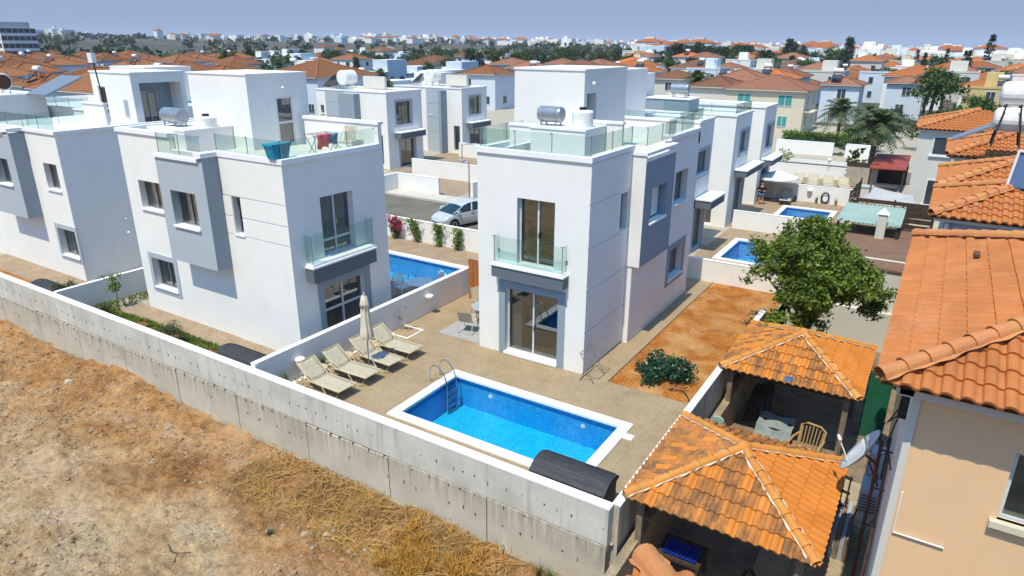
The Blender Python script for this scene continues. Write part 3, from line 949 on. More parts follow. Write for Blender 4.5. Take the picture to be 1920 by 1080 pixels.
bp = N.new('ShaderNodeBump')
bp.inputs['Strength'].default_value = 0.6
bp.inputs['Distance'].default_value = 0.05
L.new(noise(nt, pos(nt), 5, 4, 0.6, 0.6), bp.inputs['Height'])
L.new(bp.outputs[0], g_.inputs['Normal'])
L.new(bp.outputs[0], fr.inputs['Normal'])
mx = N.new('ShaderNodeMixShader')
L.new(fr.outputs[0], mx.inputs[0])
L.new(t_.outputs[0], mx.inputs[1])
L.new(g_.outputs[0], mx.inputs[2])
L.new(mx.outputs[0], N['Material Output'].inputs['Surface'])
M['water'] = m
pool('B', 'bright blue rectangular pool with white coping in the near patio')
pool('A', 'blue pool in the shaded terrace behind the left villa')
pool('P2', 'blue pool partly hidden behind the leafy tree in the second patio')
pool('P3', 'small blue pool in the third patio beyond the leafy tree')
# ------------------------------------------------------------------ the centre villa (balcony towards the pool)
def balcony(root, F, u0, u1, dp, zb, zt, ga, gt, low_lamp=True):
    """solid fascia, white cap and a glass box on face F"""
    mb = MB()
    F.box(mb, u0, u1, -dp, -0.002, zb, zt)
    b = mb.build('balcony', 'grey2b', root)
    mb = MB()
    F.box(mb, u0 - 0.03, u1 + 0.03, -dp - 0.04, -0.004, zt, zt + 0.06)
    F.box(mb, u0 + 0.02, u1 - 0.02, -dp + 0.01, -0.004, zt + 0.06, ga)
    mb.build('balcony_cap', 'cap', b)
    ps = [F.P(u0 + 0.07, -0.01, 0), F.P(u0 + 0.07, -dp + 0.06, 0), F.P(u1 - 0.07, -dp + 0.06, 0), F.P(u1 - 0.07, -0.01, 0)]
    for a, c in zip(ps[:-1], ps[1:]):
        mb = MB()
        mb.bar((a[0], a[1], (ga + gt) / 2), (c[0], c[1], (ga + gt) / 2), 0.016, gt - ga)
        mb.build('glass_panel', 'glass', b)
    mb = MB()
    for q in ps[1:3]:
        mb.bar((q[0], q[1], ga), (q[0], q[1], gt + 0.004), 0.022, 0.022)
        mb.box(q[0] - 0.05, q[0] + 0.05, q[1] - 0.03, q[1] + 0.03, gt - 0.01, gt + 0.012)
    mb.build('clamp', 'alum', b)
    mb = MB()
    q = F.P((u0 + u1) / 2, -dp + 0.12, zb - 0.03)
    mb.lathe([(0.05, 0.0), (0.07, 0.02), (0.05, 0.035)], (q[0], q[1], zb - 0.035), 10)
    mb.build('lamp', 'lamp_white', b)
    return b
M['grey2b'] = plaster('balcony_grey_paint', (0.125, 0.145, 0.165), (0.1, 0.115, 0.13), 0.3)

def wall_lamp(F, u, z, root, r=0.11):
    q = F.P(u, -0.01, z)
    mb = MB()
    ax = 'y' if F.side in 'SN' else 'x'
    s = -1 if F.side in 'SW' else 1
    mb.lathe([(r, 0), (r * 0.92, s * 0.05), (r * 0.6, s * 0.095), (r * 0.15, s * 0.11)], q, 14, ax)
    return mb.build('wall_lamp', 'lamp_white', root, smooth=False)

VB = thing('villa', 'modern white two storey villa right behind the near swimming pool', 'villa', (0, 0, 0), 'white modern villas of the estate')
fs, fe = Face('S', 0.0), Face('E', 0.0)
body(VB, -4.0, 0.0, 0.0, 3.1, 0.0, 6.3, {'S': [(-2.49, -1.14, 3.3, 5.46, 0.25), (-2.92, -0.93, 0.12, 2.40, 0.22)], 'E': [(2.27, 2.9, 4.19, 5.45, 0.24)]})
plain(VB, -4.0, 0.0, 0.0, 0.18, 6.301, 6.76, name='parapet')
plain(VB, -4.0, -3.82, 0.181, 9.3, 6.301, 6.76, name='parapet')
plain(VB, -0.18, 0.0, 0.181, 3.099, 6.301, 6.76, name='parapet')
caps(VB, [(-4.06, 0.06, -0.06, 0.2), (-4.06, -3.8, 0.201, 9.3), (-0.2, 0.06, 0.201, 3.1)], 6.761, 6.92)
fr_ = Face('E', 0.25)
body(VB, -4.0, 0.25, 3.101, 9.3, 0.0, 6.3, {'E': [(6.75, 8.2, 4.25, 5.48, 0.3), (6.78, 8.38, 1.22, 2.45, 0.3)]})
plain(VB, 0.07, 0.25, 5.8, 9.299, 6.301, 6.76, name='parapet')
caps(VB, [(0.05, 0.31, 5.76, 9.3)], 6.761, 6.92)
plain(VB, -4.0, 0.25, 9.12, 9.299, 6.301, 7.08, name='parapet')
caps(VB, [(-4.05, 0.3, 9.08, 9.34)], 7.081, 7.16)
# bay
fb = Face('E', 0.52)
mb = MB()
facade(mb, fb, 3.0, 5.8, 2.86, 6.42, [(3.62, 5.12, 4.27, 5.45, 0.32)])
mb.build('bay_front', 'grey2', VB)
mb = MB()
mb.box(0.0, 0.518, 2.98, 3.06, 2.86, 6.62)
mb.box(0.251, 0.518, 5.74, 5.8, 2.86, 6.42)
mb.box(0.251, 0.518, 3.06, 5.74, 2.86, 2.9)
mb.box(0.0, 0.251, 3.02, 3.1, 0.0, 2.86)
mb.build('bay_side', 'white', VB)
caps(VB, [(-0.02, 0.56, 2.94, 3.16), (0.34, 0.57, 3.161, 5.84)], 6.62, 6.72)
MB().box(0.36, 0.55, 3.17, 5.80, 6.421, 6.47).build('bay_cap', 'cap', VB)
window(VB, fb, 3.62, 5.12, 4.27, 5.45, 0.3, 2, cfrac=(0, 0.45), curtain='curtainw')
window(VB, fr_, 6.75, 8.2, 4.25, 5.48, 0.28, 2, cfrac=(0.0, 0.5), curtain='curtainw')
window(VB, fr_, 6.78, 8.38, 1.22, 2.45, 0.28, 2, surround='grey2', sw=0.22, cfrac=(0.0, 0.4))
window(VB, fe, 2.27, 2.9, 4.19, 5.45, 0.22, 1, cfrac=(0, 1))
MB().box(-3.99, -0.02, 0.3, 3.08, 3.08, 3.2).build('floor_slab', 'room', VB)  # dark slab and partitions added so the rooms behind the glass look dim
MB().box(-3.99, -0.02, 0.01, 3.08, 0.005, 0.06).build('floor_slab', 'paving2', VB)
MB().box(-3.95, -0.05, 1.7, 1.8, 3.21, 6.2).build('added_dark_partition', 'room', VB)
MB().box(-3.95, -0.05, 2.4, 2.5, 0.07, 3.07).build('added_dark_partition', 'room', VB)
# recessed cladding panels on the shaded side
zz = [0.02, 1.43, 2.80, 4.17, 5.53, 6.75]
for a, b in zip(zz[:-1], zz[1:]):
    if a > 4:
        if b < 6:
            MB().box(0.001, 0.03, 0.0, 2.26, a + 0.02, b - 0.02).build('cladding_panel', 'white', VB)
            continue
    MB().box(0.001, 0.03, 0.0, 3.0, a + 0.02, b - 0.02).build('cladding_panel', 'white', VB)
d1 = window(VB, fs, -2.49, -1.14, 3.3, 5.46, 0.22, 2, 'balcony_door', 'whitealu', False, cfrac=(0.0, 0.14), curtain='curtain')
door_handle(d1, fs, -1.78, 0.22, 4.3)
d2 = window(VB, fs, -2.92, -0.93, 0.12, 2.40, 0.2, 2, 'patio_door', 'whitealu', False, 'grey2', 0.25, 'curtainw', (0.0, 0.2))
door_handle(d2, fs, -1.9, 0.2, 1.1)
MB().box(-2.95, -0.9, -0.1, 0.18, 0.03, 0.115).build('door_step', 'cap', VB)
balcony(VB, fs, -3.25, -0.62, 0.34, 2.84, 3.22, 3.34, 4.2)
# roof terrace
MB().box(-3.81, -0.19, 0.19, 3.09, 6.302, 6.33).build('terrace_floor', 'offwhite', VB)
MB().box(-3.81, 0.06, 3.11, 9.1, 6.302, 6.33).build('terrace_floor', 'offwhite', VB)
plain(VB, -2.75, -0.82, 1.2, 2.65, 6.301, 7.46, name='tank_plinth')
caps(VB, [(-2.78, -0.79, 1.17, 2.68)], 7.461, 7.53)
plain(VB, -3.1, -2.96, 0.19, 2.0, 6.301, 6.95, name='parapet')
plain(VB, -3.8, -2.751, 1.6, 1.75, 6.301, 7.44, name='parapet')
caps(VB, [(-3.82, -2.79, 1.57, 1.78)], 7.441, 7.52)
ft = Face('E', -1.65)
body(VB, -4.3, -1.65, 2.7, 6.1, 6.301, 9.16, {'E': [(2.92, 3.62, 6.35, 8.45, 0.35)]}, name='stair_tower')
caps(VB, [(-4.33, -1.62, 2.67, 6.13)], 9.161, 9.22)
dr = window(VB, ft, 2.92, 3.62, 6.35, 8.45, 0.33, 1, 'terrace_door', 'alum', False, None, low=7.2)
wall_lamp(ft, 3.27, 8.75, VB, 0.08)
plain(VB, -1.649, -0.25, 2.68, 2.82, 6.301, 7.58, name='parapet')
caps(VB, [(-1.649, -0.22, 2.65, 2.85)], 7.581, 7.66)
rail(VB, [(-3.93, 3.2), (-3.93, 0.06), (-0.07, 0.06), (-0.07, 3.05), (0.44, 3.1), (0.44, 5.78)], 6.93, 7.5, 1.35)
rail(VB, [(0.18, 5.85), (0.18, 8.6)], 6.93, 7.5, 1.35)
water_tank('hot_water_tank', (-2.25, 1.62, 7.53), 0.25, 0.72, 'x', 'tankgrey', 'grey metal water cylinder on the roof of the villa behind the pool', group='roof water cylinders', stand=0.1)
barrel_tank((-1.25, 1.85, 7.53), 0.34, 0.52, 'squat white plastic water barrel with black lid on the villa behind the pool', 'white roof barrels')

# ------------------------------------------------------------------ the left villa (bay towards the lot)
VA = thing('villa', 'white two storey villa with a grey bay and washing on its roof', 'villa', (-8.3, -4.1, 0), 'white modern villas of the estate')
fs, fe = Face('S', -4.1), Face('E', -8.3)
body(VA, -17.2, -8.3, -4.1, 0.3, 0.0, 6.3, {'S': [(-16.4, -15.0, 4.15, 5.2, 0.26), (-16.42, -15.0, 1.05, 2.22, 0.26), (-10.95, -10.52, 3.97, 5.23, 0.24)], 'E': [(-2.77, -1.32, 3.28, 5.26, 0.24), (-2.97, -1.02, 0.12, 2.2, 0.22)]})
plain(VA, -14.0, -8.3, -4.1, -3.92, 6.301, 6.5, name='parapet')
plain(VA, -8.48, -8.3, -3.919, 0.12, 6.301, 6.5, name='parapet')
caps(VA, [(-11.6, -8.24, -4.16, -3.88), (-8.54, -8.24, -3.879, 0.12)], 6.501, 6.66)
plain(VA, -17.2, -14.001, -4.1, -3.92, 6.301, 6.9, name='parapet')
plain(VA, -17.2, -17.02, -3.919, 0.3, 6.301, 6.9, name='parapet')
caps(VA, [(-17.26, -13.98, -4.16, -3.88), (-17.26, -17.0, -3.879, 0.3)], 6.901, 7.04)
plain(VA, -12.0, -8.3, 0.121, 0.3, 6.301, 7.3, name='parapet')
caps(VA, [(-12.05, -8.24, 0.08, 0.34)], 7.301, 7.4)
MB().box(-17.1, -8.31, -4.05, 0.25, 3.0, 3.1).build('floor_slab', 'room', VA)  # dark inner slab and walls added to dim the view through the windows
MB().box(-10.1, -10.0, -4.05, 0.25, 3.11, 6.2).build('added_dark_partition', 'room', VA)
MB().box(-17.1, -10.11, -2.6, -2.5, 0.05, 6.2).build('added_dark_partition', 'room', VA)
fb = Face('S', -4.7)
mb = MB()
facade(mb, fb, -14.0, -11.4, 2.72, 6.34, [(-13.42, -12.04, 4.06, 5.27, 0.3)])
mb.build('bay_front', 'grey', VA)
mb = MB()
mb.box(-11.46, -11.4, -4.698, -4.101, 2.72, 6.5)
mb.box(-14.0, -13.94, -4.698, -4.101, 2.72, 6.34)
mb.box(-13.94, -11.46, -4.698, -4.101, 2.72, 2.78)
mb.build('bay_side', 'grey2', VA)
MB().box(-14.03, -11.6, -4.76, -4.45, 6.341, 6.45).build('bay_cap', 'cap', VA)
caps(VA, [(-11.75, -11.36, -4.75, -4.161)], 6.501, 6.65)
window(VA, fb, -13.42, -12.04, 4.06, 5.27, 0.28, 2, curtain='curtain2', cfrac=(0.06, 0.96))
window(VA, fs, -16.4, -15.0, 4.15, 5.2, 0.24, 2, curtain='curtain2', cfrac=(0.05, 0.96))
window(VA, fs, -16.42, -15.0, 1.05, 2.22, 0.24, 2, surround='grey', sw=0.2, cfrac=(0.05, 0.96), curtain='curtain2')
window(VA, fs, -10.95, -10.52, 3.97, 5.23, 0.2, 1, cfrac=(0, 1))
zz = [3.93, 4.57, 5.25, 6.5]
for a, b in zip(zz[:-1], zz[1:]):
    segs = [(-11.39, -8.3)] if a > 5 else [(-11.39, -10.96), (-10.51, -8.3)]
    for q in segs:
        MB().box(q[0], q[1], -4.131, -4.101, a + 0.02, b - 0.02).build('cladding_panel', 'white', VA)
MB().box(-11.39, -8.3, -4.131, -4.101, 0.02, 3.91).build('cladding_panel', 'white', VA)
d1 = window(VA, fe, -2.77, -1.32, 3.28, 5.26, 0.22, 2, 'balcony_door', 'whitealu', False, cfrac=(0.05, 0.95), curtain='curtain', low=3.75)
door_handle(d1, fe, -2.0, 0.22, 4.3)
window(VA, fe, -2.97, -1.02, 0.12, 2.2, 0.2, 2, 'patio_door', 'whitealu', False, 'grey2', 0.25, 'curtain', (0.0, 1.0), low=1.3)
balcony(VA, fe, -3.62, -0.72, 0.36, 2.62, 3.1, 3.24, 4.2)
MB().box(-13.3, -8.49, -3.91, 0.11, 6.302, 6.33).build('terrace_floor', 'offwhite', VA)
ft = Face('E', -12.3)
body(VA, -15.6, -12.3, -2.0, 0.67, 6.301, 8.9, {'E': [(-0.84, -0.08, 6.36, 8.12, 0.2)]}, name='stair_tower')
caps(VA, [(-15.63, -12.27, -2.03, 0.7)], 8.901, 8.95)
window(VA, ft, -0.84, -0.08, 6.36, 8.12, 0.05, 1, 'terrace_door', 'whitealu', False, None, low=7.2, fw_=0.07)
wall_lamp(ft, -0.5, 8.42, VA, 0.07)
plain(VA, -15.5, -13.35, -3.9, -2.02, 6.301, 7.1, name='tank_plinth')
caps(VA, [(-15.52, -13.32, -3.915, -2.01)], 7.101, 7.16)
rail(VA, [(-13.98, -4.55), (-11.6, -4.55)], 6.46, 7.15, 1.25)
rail(VA, [(-11.55, -4.02), (-8.4, -4.02), (-8.4, 0.05)], 6.67, 7.2, 1.35)
water_tank('hot_water_tank', (-14.75, -3.3, 7.16), 0.27, 0.95, 'x', 'tankgrey', 'grey metal water cylinder on the roof of the left villa', group='roof water cylinders', stand=0.1)
barrel_tank((-13.75, -2.75, 7.16), 0.36, 0.36, 'low white water barrel with black lid beside the left villa stair tower', 'white roof barrels')
# things on that roof
t = thing('planter', 'teal plastic tub on the roof edge of the left villa', 'planter', (-8.62, -3.95, 6.66))
mb = MB()
a, b, z0, z1 = 0.2, 0.26, 6.66, 7.1
X, Y = -8.62, -3.95
mb.hexa([(X - .15, Y - .27, z0), (X + .15, Y - .27, z0), (X + .15, Y + .27, z0), (X - .15, Y + .27, z0), (X - .2, Y - .36, z1), (X + .2, Y - .36, z1), (X + .2, Y + .36, z1), (X - .2, Y + .36, z1)])
mb.build('tub', 'teal', t)
MB().box(X - .215, X + .215, Y - .375, Y + .375, z1 - 0.05, z1 + 0.015).build('rim', 'teal', t)
t = thing('clothes_airer', 'folding airer standing on the left villa roof terrace', 'clothes airer', (-9.2, -1.6, 6.3))
mb = MB()
for dx in (-0.3, 0.3):
    for y in (-2.1, -1.15):
        mb.bar((-9.2 + dx, y, 6.301), (-9.2 - dx, y, 7.12), 0.02)
for dx in (-0.3, -0.1, 0.1, 0.3):
    mb.bar((-9.2 + dx, -2.15, 7.12), (-9.2 + dx, -1.1, 7.12), 0.015)
mb.build('frame', 'steel', t)
def cloth(name, label, x, y0, y1, z0, z1, m, seed):
    mb = MB()
    mb.grid(lambda a, b: (x + 0.03 * math.sin(a * 9 + seed) + 0.02 * math.sin(b * 5), y0 + (y1 - y0) * a, z1 - (z1 - z0) * b * (0.92 + 0.08 * math.sin(a * 7 + seed))), 14, 8)
    o = link(name, mb.mesh(name, m, True), None, label, 'towel')
    sm = o.modifiers.new('thick', 'SOLIDIFY')
    sm.thickness = 0.012
cloth('towel', 'bright orange and pink towel hanging on the roof airer', -8.86, -2.15, -1.68, 6.66, 7.16, 'orange_towel', 0)
cloth('towel', 'dark blue patterned towel hanging beside the orange towel', -8.9, -1.72, -1.2, 6.74, 7.13, 'dark_towel', 2)
t = thing('folding_chair', 'beige folding chair by the back parapet of the left villa roof', 'chair', (-9.3, -0.5, 6.3))
mb = MB()
mb.grid(lambda a, b: (-9.6 + 0.55 * a, -0.25 + 0.12 * b, 6.72 + 0.5 * b), 2, 4)
mb.build('backrest', 'sling', t)
MB().box(-9.6, -9.05, -0.72, -0.27, 6.68, 6.71).build('seat', 'sling', t)
mb = MB()
for x in (-9.62, -9.03):
    mb.bar((x, -0.75, 6.301), (x, -0.12, 7.24), 0.025)
    mb.bar((x, -0.2, 6.301), (x, -0.72, 6.7), 0.025)
mb.build('frame', 'whitealu', t)

# ------------------------------------------------------------------ far left villa
VL = thing('villa', 'white villa at the far left edge with a plain shaded side and grey bay', 'villa', (-22.4, -3.9, 0), 'white modern villas of the estate')
fs, fe = Face('S', -3.9), Face('E', -22.4)
body(VL, -31.5, -22.4, -3.9, 2.5, 0.0, 6.2, {'S': [(-23.95, -22.85, 3.98, 5.1, 0.26), (-23.95, -22.5, 1.02, 2.25, 0.26)]})
plain(VL, -31.5, -22.4, -3.9, -3.72, 6.201, 6.36, name='parapet')
plain(VL, -22.58, -22.4, -3.719, 2.5, 6.201, 6.36, name='parapet')
caps(VL, [(-31.5, -22.34, -3.96, -3.68), (-22.62, -22.34, -3.679, 2.5)], 6.361, 6.5)
fb = Face('S', -4.5)
mb = MB()
facade(mb, fb, -27.9, -25.05, 2.6, 6.2, [(-27.0, -25.75, 4.0, 5.15, 0.3)])
mb.build('bay_front', 'grey', VL)
mb = MB()
mb.box(-25.11, -25.05, -4.498, -3.901, 2.6, 6.3)
mb.box(-27.84, -25.11, -4.498, -3.901, 2.6, 2.66)
mb.build('bay_side', 'grey2', VL)
caps(VL, [(-25.6, -25.0, -4.55, -3.961)], 6.361, 6.5)
MB().box(-27.9, -25.62, -4.56, -4.3, 6.201, 6.32).build('bay_cap', 'cap', VL)
window(VL, fb, -27.0, -25.75, 4.0, 5.15, 0.28, 2, curtain='curtain2', cfrac=(0.05, 0.96))
window(VL, fs, -23.95, -22.85, 3.98, 5.1, 0.24, 2, curtain='curtain2', cfrac=(0.05, 0.96))
window(VL, fs, -23.95, -22.5, 1.02, 2.25, 0.24, 2, surround='grey', sw=0.2, cfrac=(0.05, 0.96), curtain='curtain2')
wall_lamp(fe, -1.75, 2.4, VL, 0.08)
wall_lamp(fe, -1.72, 1.75, VL, 0.07)
rail(VL, [(-31, -3.8), (-25.2, -3.8), (-22.5, -3.8)], 6.51, 7.05, 1.6)
rail(VL, [(-25.0, -3.7), (-25.0, -1.2)], 6.51, 7.05, 1.3)
plain(VL, -24.9, -23.1, -1.35, -1.2, 6.201, 7.35, name='parapet')
caps(VL, [(-24.95, -23.05, -1.4, -1.15)], 7.351, 7.42)
ft = Face('E', -22.85)
body(VL, -26.2, -22.85, -0.1, 2.5, 6.201, 8.62, {'S': [(-25.75, -25.1, 6.3, 8.0, 0.1)], 'E': [(0.25, 2.3, 6.3, 8.2, 0.9)]}, name='stair_tower')
plain(VL, -23.85, -23.8, 0.2, 2.35, 6.25, 8.25, 'grey2', name='porch_wall')  # darker grey paints in the shade at the back of the porch
caps(VL, [(-26.24, -22.81, -0.14, 2.54)], 8.621, 8.68)
window(VL, Face('S', -0.1), -25.75, -25.1, 6.3, 8.0, 0.06, 1, 'terrace_door', 'whitealu', False, None, low=7.0)
window(VL, Face('E', -23.8), 0.7, 1.5, 6.3, 7.8, -0.05, 2, 'porch_door', 'alum', False, None)
mb = MB()
mb.tube([(-23.2, -1.25, 7.42), (-23.55, -1.2, 9.2)], 0.03, 8)
t = thing('roof_mast', 'dark slanting mast with a small white box at its top on the far left roof', 'antenna', (-23.2, -1.25, 7.4))
mb.build('pole', 'iron', t)
MB().box(-23.75, -23.4, -1.3, -1.12, 9.1, 9.5).build('box', 'whiteplastic', t)

# ------------------------------------------------------------------ the other grey and white villas
def villa2(label, x0, x1, y0, y1, h, opsS=(), opsE=(), canopyE=None, tower=None, bands=None, cap=True, group='white modern villas of the estate', m='white', railing=None, plant=None, detail=True):
    t = thing('villa', label, 'villa', (x1, y0, 0), group)
    fs, fe = Face('S', y0), Face('E', x1)
    body(t, x0, x1, y0, y1, 0.0, h - 0.35, {'S': [o[:4] + (0.24,) for o in opsS], 'E': [o[:4] + (0.24,) for o in opsE]}, m)
    for a in ((x0, x1, y0, y0 + 0.18), (x0, x1, y1 - 0.18, y1), (x0, x0 + 0.18, y0 + 0.181, y1 - 0.181), (x1 - 0.18, x1, y0 + 0.181, y1 - 0.181)):
        plain(t, *a, h - 0.349, h - 0.1, m, 'parapet')
    caps(t, [(x0 - 0.05, x1 + 0.05, y0 - 0.05, y0 + 0.22), (x0 - 0.05, x1 + 0.05, y1 - 0.22, y1 + 0.05), (x0 - 0.05, x0 + 0.22, y0 + 0.221, y1 - 0.221), (x1 - 0.22, x1 + 0.05, y0 + 0.221, y1 - 0.221)], h - 0.099, h)
    for F, ops in ((fs, opsS), (fe, opsE)):
        for o in ops:
            k = o[4] if len(o) > 4 else 'window'
            if k == 'opening':
                mb = MB()
                F.box(mb, o[0], o[1], 0.33, 0.36, o[2], o[3])
                mb.build('opening_shade_panel', 'room', t)  # dark panel across the opening, its shade put into the colour
                continue
            window(t, F, *o[:4], 0.2, 1 if o[1] - o[0] < 0.7 else 2, k, 'alum', o[2] > 0.4, 'grey' if len(o) > 5 and o[5] else None, 0.16, 'curtainw' if k == 'window' else 'curtain', (0.15, 0.6))
    if canopyE:
        u0, u1, z0, z1, dp = canopyE
        mb = MB()
        fe.box(mb, u0, u1, -dp, -0.002, z0, z1)
        c = mb.build('canopy', 'grey2b', t)
        mb = MB()
        fe.box(mb, u0 - 0.04, u1 + 0.04, -dp - 0.05, -0.004, z1, z1 + 0.07)
        mb.build('canopy_cap', 'cap', c)
    if tower:
        a, b, c, d, z1 = tower[:5]
        ops = {'E': [tower[5] + (0.15,)]} if len(tower) > 5 else {}
        body(t, a, b, c, d, h - 0.349, z1, ops, m, 'stair_tower')
        caps(t, [(a - 0.03, b + 0.03, c - 0.03, d + 0.03)], z1 + 0.001, z1 + 0.06)
        if len(tower) > 5:
            window(t, Face('E', b), *tower[5], 0.1, 1, 'terrace_door', 'alum', False, None)
    for q in (bands or ()):
        MB().box(*q).build('cladding_panel', 'grey2' if len(q) > 6 else 'grey', t)
    if railing:
        rail(t, railing, h + 0.005, h + 0.55, 1.5)
    return t
v2 = villa2('white villa directly behind the pool villa, its shaded side above the second pool', -10.0, -1.4, 11.9, 16.9, 6.6, (), ((14.6, 16.45, 3.95, 5.1, 'window', True), (15.0, 16.6, 0.05, 2.3, 'patio_door', True)), (14.75, 17.1, 2.38, 2.78, 0.85), tower=(-7.4, -4.6, 12.6, 15.6, 8.8))
rail(v2, [(-1.5, 11.95), (-1.5, 15.2)], 6.61, 7.15, 1.4)
rail(v2, [(-5.2, 11.98), (-1.5, 11.98)], 6.61, 7.15, 1.4)
v3 = villa2('white villa with a roof cylinder beside the white garden umbrella', -9.0, -1.35, 20.9, 24.4, 6.35, ((-2.9, -2.2, 0.1, 1.9, 'opening'),), ((22.2, 23.85, 4.05, 5.3, 'window', True), (22.2, 24.1, 0.05, 2.6, 'patio_door', True)), (21.7, 25.6, 2.85, 3.2, 0.7), railing=[(-5.6, 21.0), (-1.45, 21.0), (-1.45, 24.3)])
plain(v3, -6.9, -4.3, 21.6, 23.4, 6.0, 6.95, 'grey2', 'tank_plinth')
caps(v3, [(-6.95, -4.25, 21.55, 23.45)], 6.951, 7.02)
plain(v3, -9.2, -7.4, 21.3, 24.0, 6.0, 8.3, 'white', 'stair_tower')
v4 = villa2('white villa at the end of the row nearest the cream house', -9.0, -1.4, 27.9, 31.2, 6.3, (), ((29.0, 30.9, 3.5, 5.0, 'window', True), (28.8, 30.8, 0.05, 2.2, 'patio_door')), (28.4, 31.6, 2.55, 2.9, 0.7))
water_tank('hot_water_tank', (-5.2, 22.4, 7.02), 0.28, 1.0, 'x', 'tankgrey', 'grey cylinder on the flat roof in front of the cream house', group='roof water cylinders')
vD = villa2('grey and white villa left of the driveway with dark canopy over its door', -38.0, -30.0, 24.3, 28.7, 6.25, ((-37.6, -37.2, 4.2, 4.9, 'window'), (-31.2, -30.6, 0.4, 2.8, 'patio_door')), ((25.4, 27.3, 3.55, 5.4, 'window', True), (25.7, 27.6, 0.05, 2.3, 'patio_door', True)), (25.1, 28.3, 2.5, 2.95, 0.7), bands=[(-36.9, -34.7, 24.27, 24.299, 0, 4.0), (-36.9, -34.7, 24.27, 24.299, 4.03, 5.2), (-36.9, -34.7, 24.27, 24.299, 5.23, 6.1)])
vE = villa2('grey and white villa right of the driveway behind the street lamp', -38.2, -30.0, 34.5, 38.6, 6.05, ((-33.9, -33.5, 3.5, 4.3, 'window'), (-31.0, -30.3, 0.3, 2.6, 'patio_door')), ((35.7, 37.5, 3.55, 5.2, 'window', True), (35.7, 37.8, 0.05, 2.2, 'patio_door', True)), (35.2, 38.3, 2.4, 2.85, 0.7), bands=[(-34.2, -32.1, 34.47, 34.499, 0, 1.9), (-34.2, -32.1, 34.47, 34.499, 1.93, 3.2), (-34.2, -32.1, 34.47, 34.499, 3.23, 4.5), (-34.2, -32.1, 34.47, 34.499, 4.53, 5.9)])
for q in ((-34.69, -34.66, 24.15, 24.3), ):
    pass
MB().box(-34.68, -32.9, 23.6, 24.298, 0, 6.0).build('side_block', 'grey2', vD)
MB().box(-32.08, -31.75, 33.6, 34.498, 0, 5.8).build('side_block', 'grey2', vE)
for vv_, x, y, z, lab in ((vD, -36.4, 26.5, 6.26, 'pair of big white water tanks with solar panel on the villa left of the driveway'), (vE, -35.2, 36.8, 6.06, 'big white water tank with solar panel on the villa right of the driveway')):
    t = water_tank('roof_water_tank', (x, y, z), 0.62, 1.3, 'y', 'tank', lab)
    mb = MB()
    mb.hexa([(x - 2.2, y - 0.8, z + 0.05), (x - 2.2, y + 0.8, z + 0.05), (x - 0.8, y + 0.8, z + 1.0), (x - 0.8, y - 0.8, z + 1.0), (x - 2.2, y - 0.8, z + 0.12), (x - 2.2, y + 0.8, z + 0.12), (x - 0.8, y + 0.8, z + 1.08), (x - 0.8, y - 0.8, z + 1.08)])
    mb.build('solar_panel', 'panel', t)
    MB().box(x + 0.9, x + 3.4, y + 1.0, y + 1.25, z - 0.05, z + 0.95).build('screen_wall', 'offwhite', t)
vF = villa2('pale villa partly hidden behind the left villa roof door', -44.0, -36.5, 17.0, 22.0, 6.1, (), ((18.0, 19.6, 3.6, 5.0, 'window', True), (18.2, 19.8, 0.05, 2.2, 'patio_door', True)))
vK = villa2('white villa with glass railings at the left edge behind the far left villa', -46.0, -31.8, 3.5, 9.5, 6.2, railing=[(-46, 3.6), (-31.9, 3.6), (-31.9, 9.4)], )
vG = villa2('white villa with a blue grey shaded tower top behind the far left roofs', -46.0, -37.0, 9.7, 14.5, 6.1, tower=(-42.8, -38.5, 9.75, 13.2, 8.25))
vH = villa2('block with a dark shaded side wall and big white tank at the left picture edge', -45.0, -38.4, -1.0, 3.2, 7.0)
water_tank('roof_water_tank', (-39.3, 1.2, 7.0), 0.5, 1.4, 'x', 'tank', 'white water tank at the very left edge above the glass railings')
MB().lathe([(0.42, 0), (0.4, 0.04), (0.1, 0.05)], (-38.55, 1.2, 7.72), 18, 'x').build('tank_end', 'rust', vH)
MB().hexa([(-38.5, 2.2, 6.9), (-36.0, 2.2, 6.95), (-36.0, 4.4, 7.9), (-38.5, 4.4, 7.9), (-38.5, 2.2, 7.0), (-36.0, 2.2, 7.05), (-36.0, 4.4, 8.0), (-38.5, 4.4, 8.0)]).build('solar_panel', 'alum', vH)
# ------------------------------------------------------------------ clay tile roofs
def tilemat(name, c1, c2, c3, stain=None, sc=3.0, lo=0.52):
    m, nt, N, L, p = nodes_of(name)
    p.inputs['Roughness'].default_value = 0.75
    p.inputs['Specular IOR Level'].default_value = 0.25
    v = pos(nt)
    oi = N.new('ShaderNodeObjectInfo')
    col = ramp(nt, oi.outputs['Random'], [(0.0, c2), (0.12, c1), (0.85, c1), (1.0, c3)])
    col = mixc(nt, 1.0, col, ramp(nt, noise(nt, v, 1.4, 6, 0.65), [(0.3, (0.82, 0.8, 0.78)), (0.7, (1.14, 1.12, 1.1))]), 'MULTIPLY')
    fn = ramp(nt, noise(nt, v, 55, 5, 0.75), [(0.35, (0.86, 0.84, 0.82)), (0.6, (1.06, 1.06, 1.06))])
    col = mixc(nt, 0.8, col, fn, 'MULTIPLY')
    if stain:
        s = ramp(nt, noise(nt, pos(nt, (1.0, 0.45, 1.0)), sc, 7, 0.72), [(lo, 0.0), (lo + 0.2, 0.85)])
        s2 = ramp(nt, oi.outputs['Random'], [(0.1, 0.55), (0.6, 1.0)])
        col = mixc(nt, mixc(nt, 1.0, s, s2, 'MULTIPLY'), col, stain)
    L.new(col, p.inputs['Base Color'])
    bump(nt, p, noise(nt, v, 120, 5, 0.7), 0.25, 0.004)
    return m
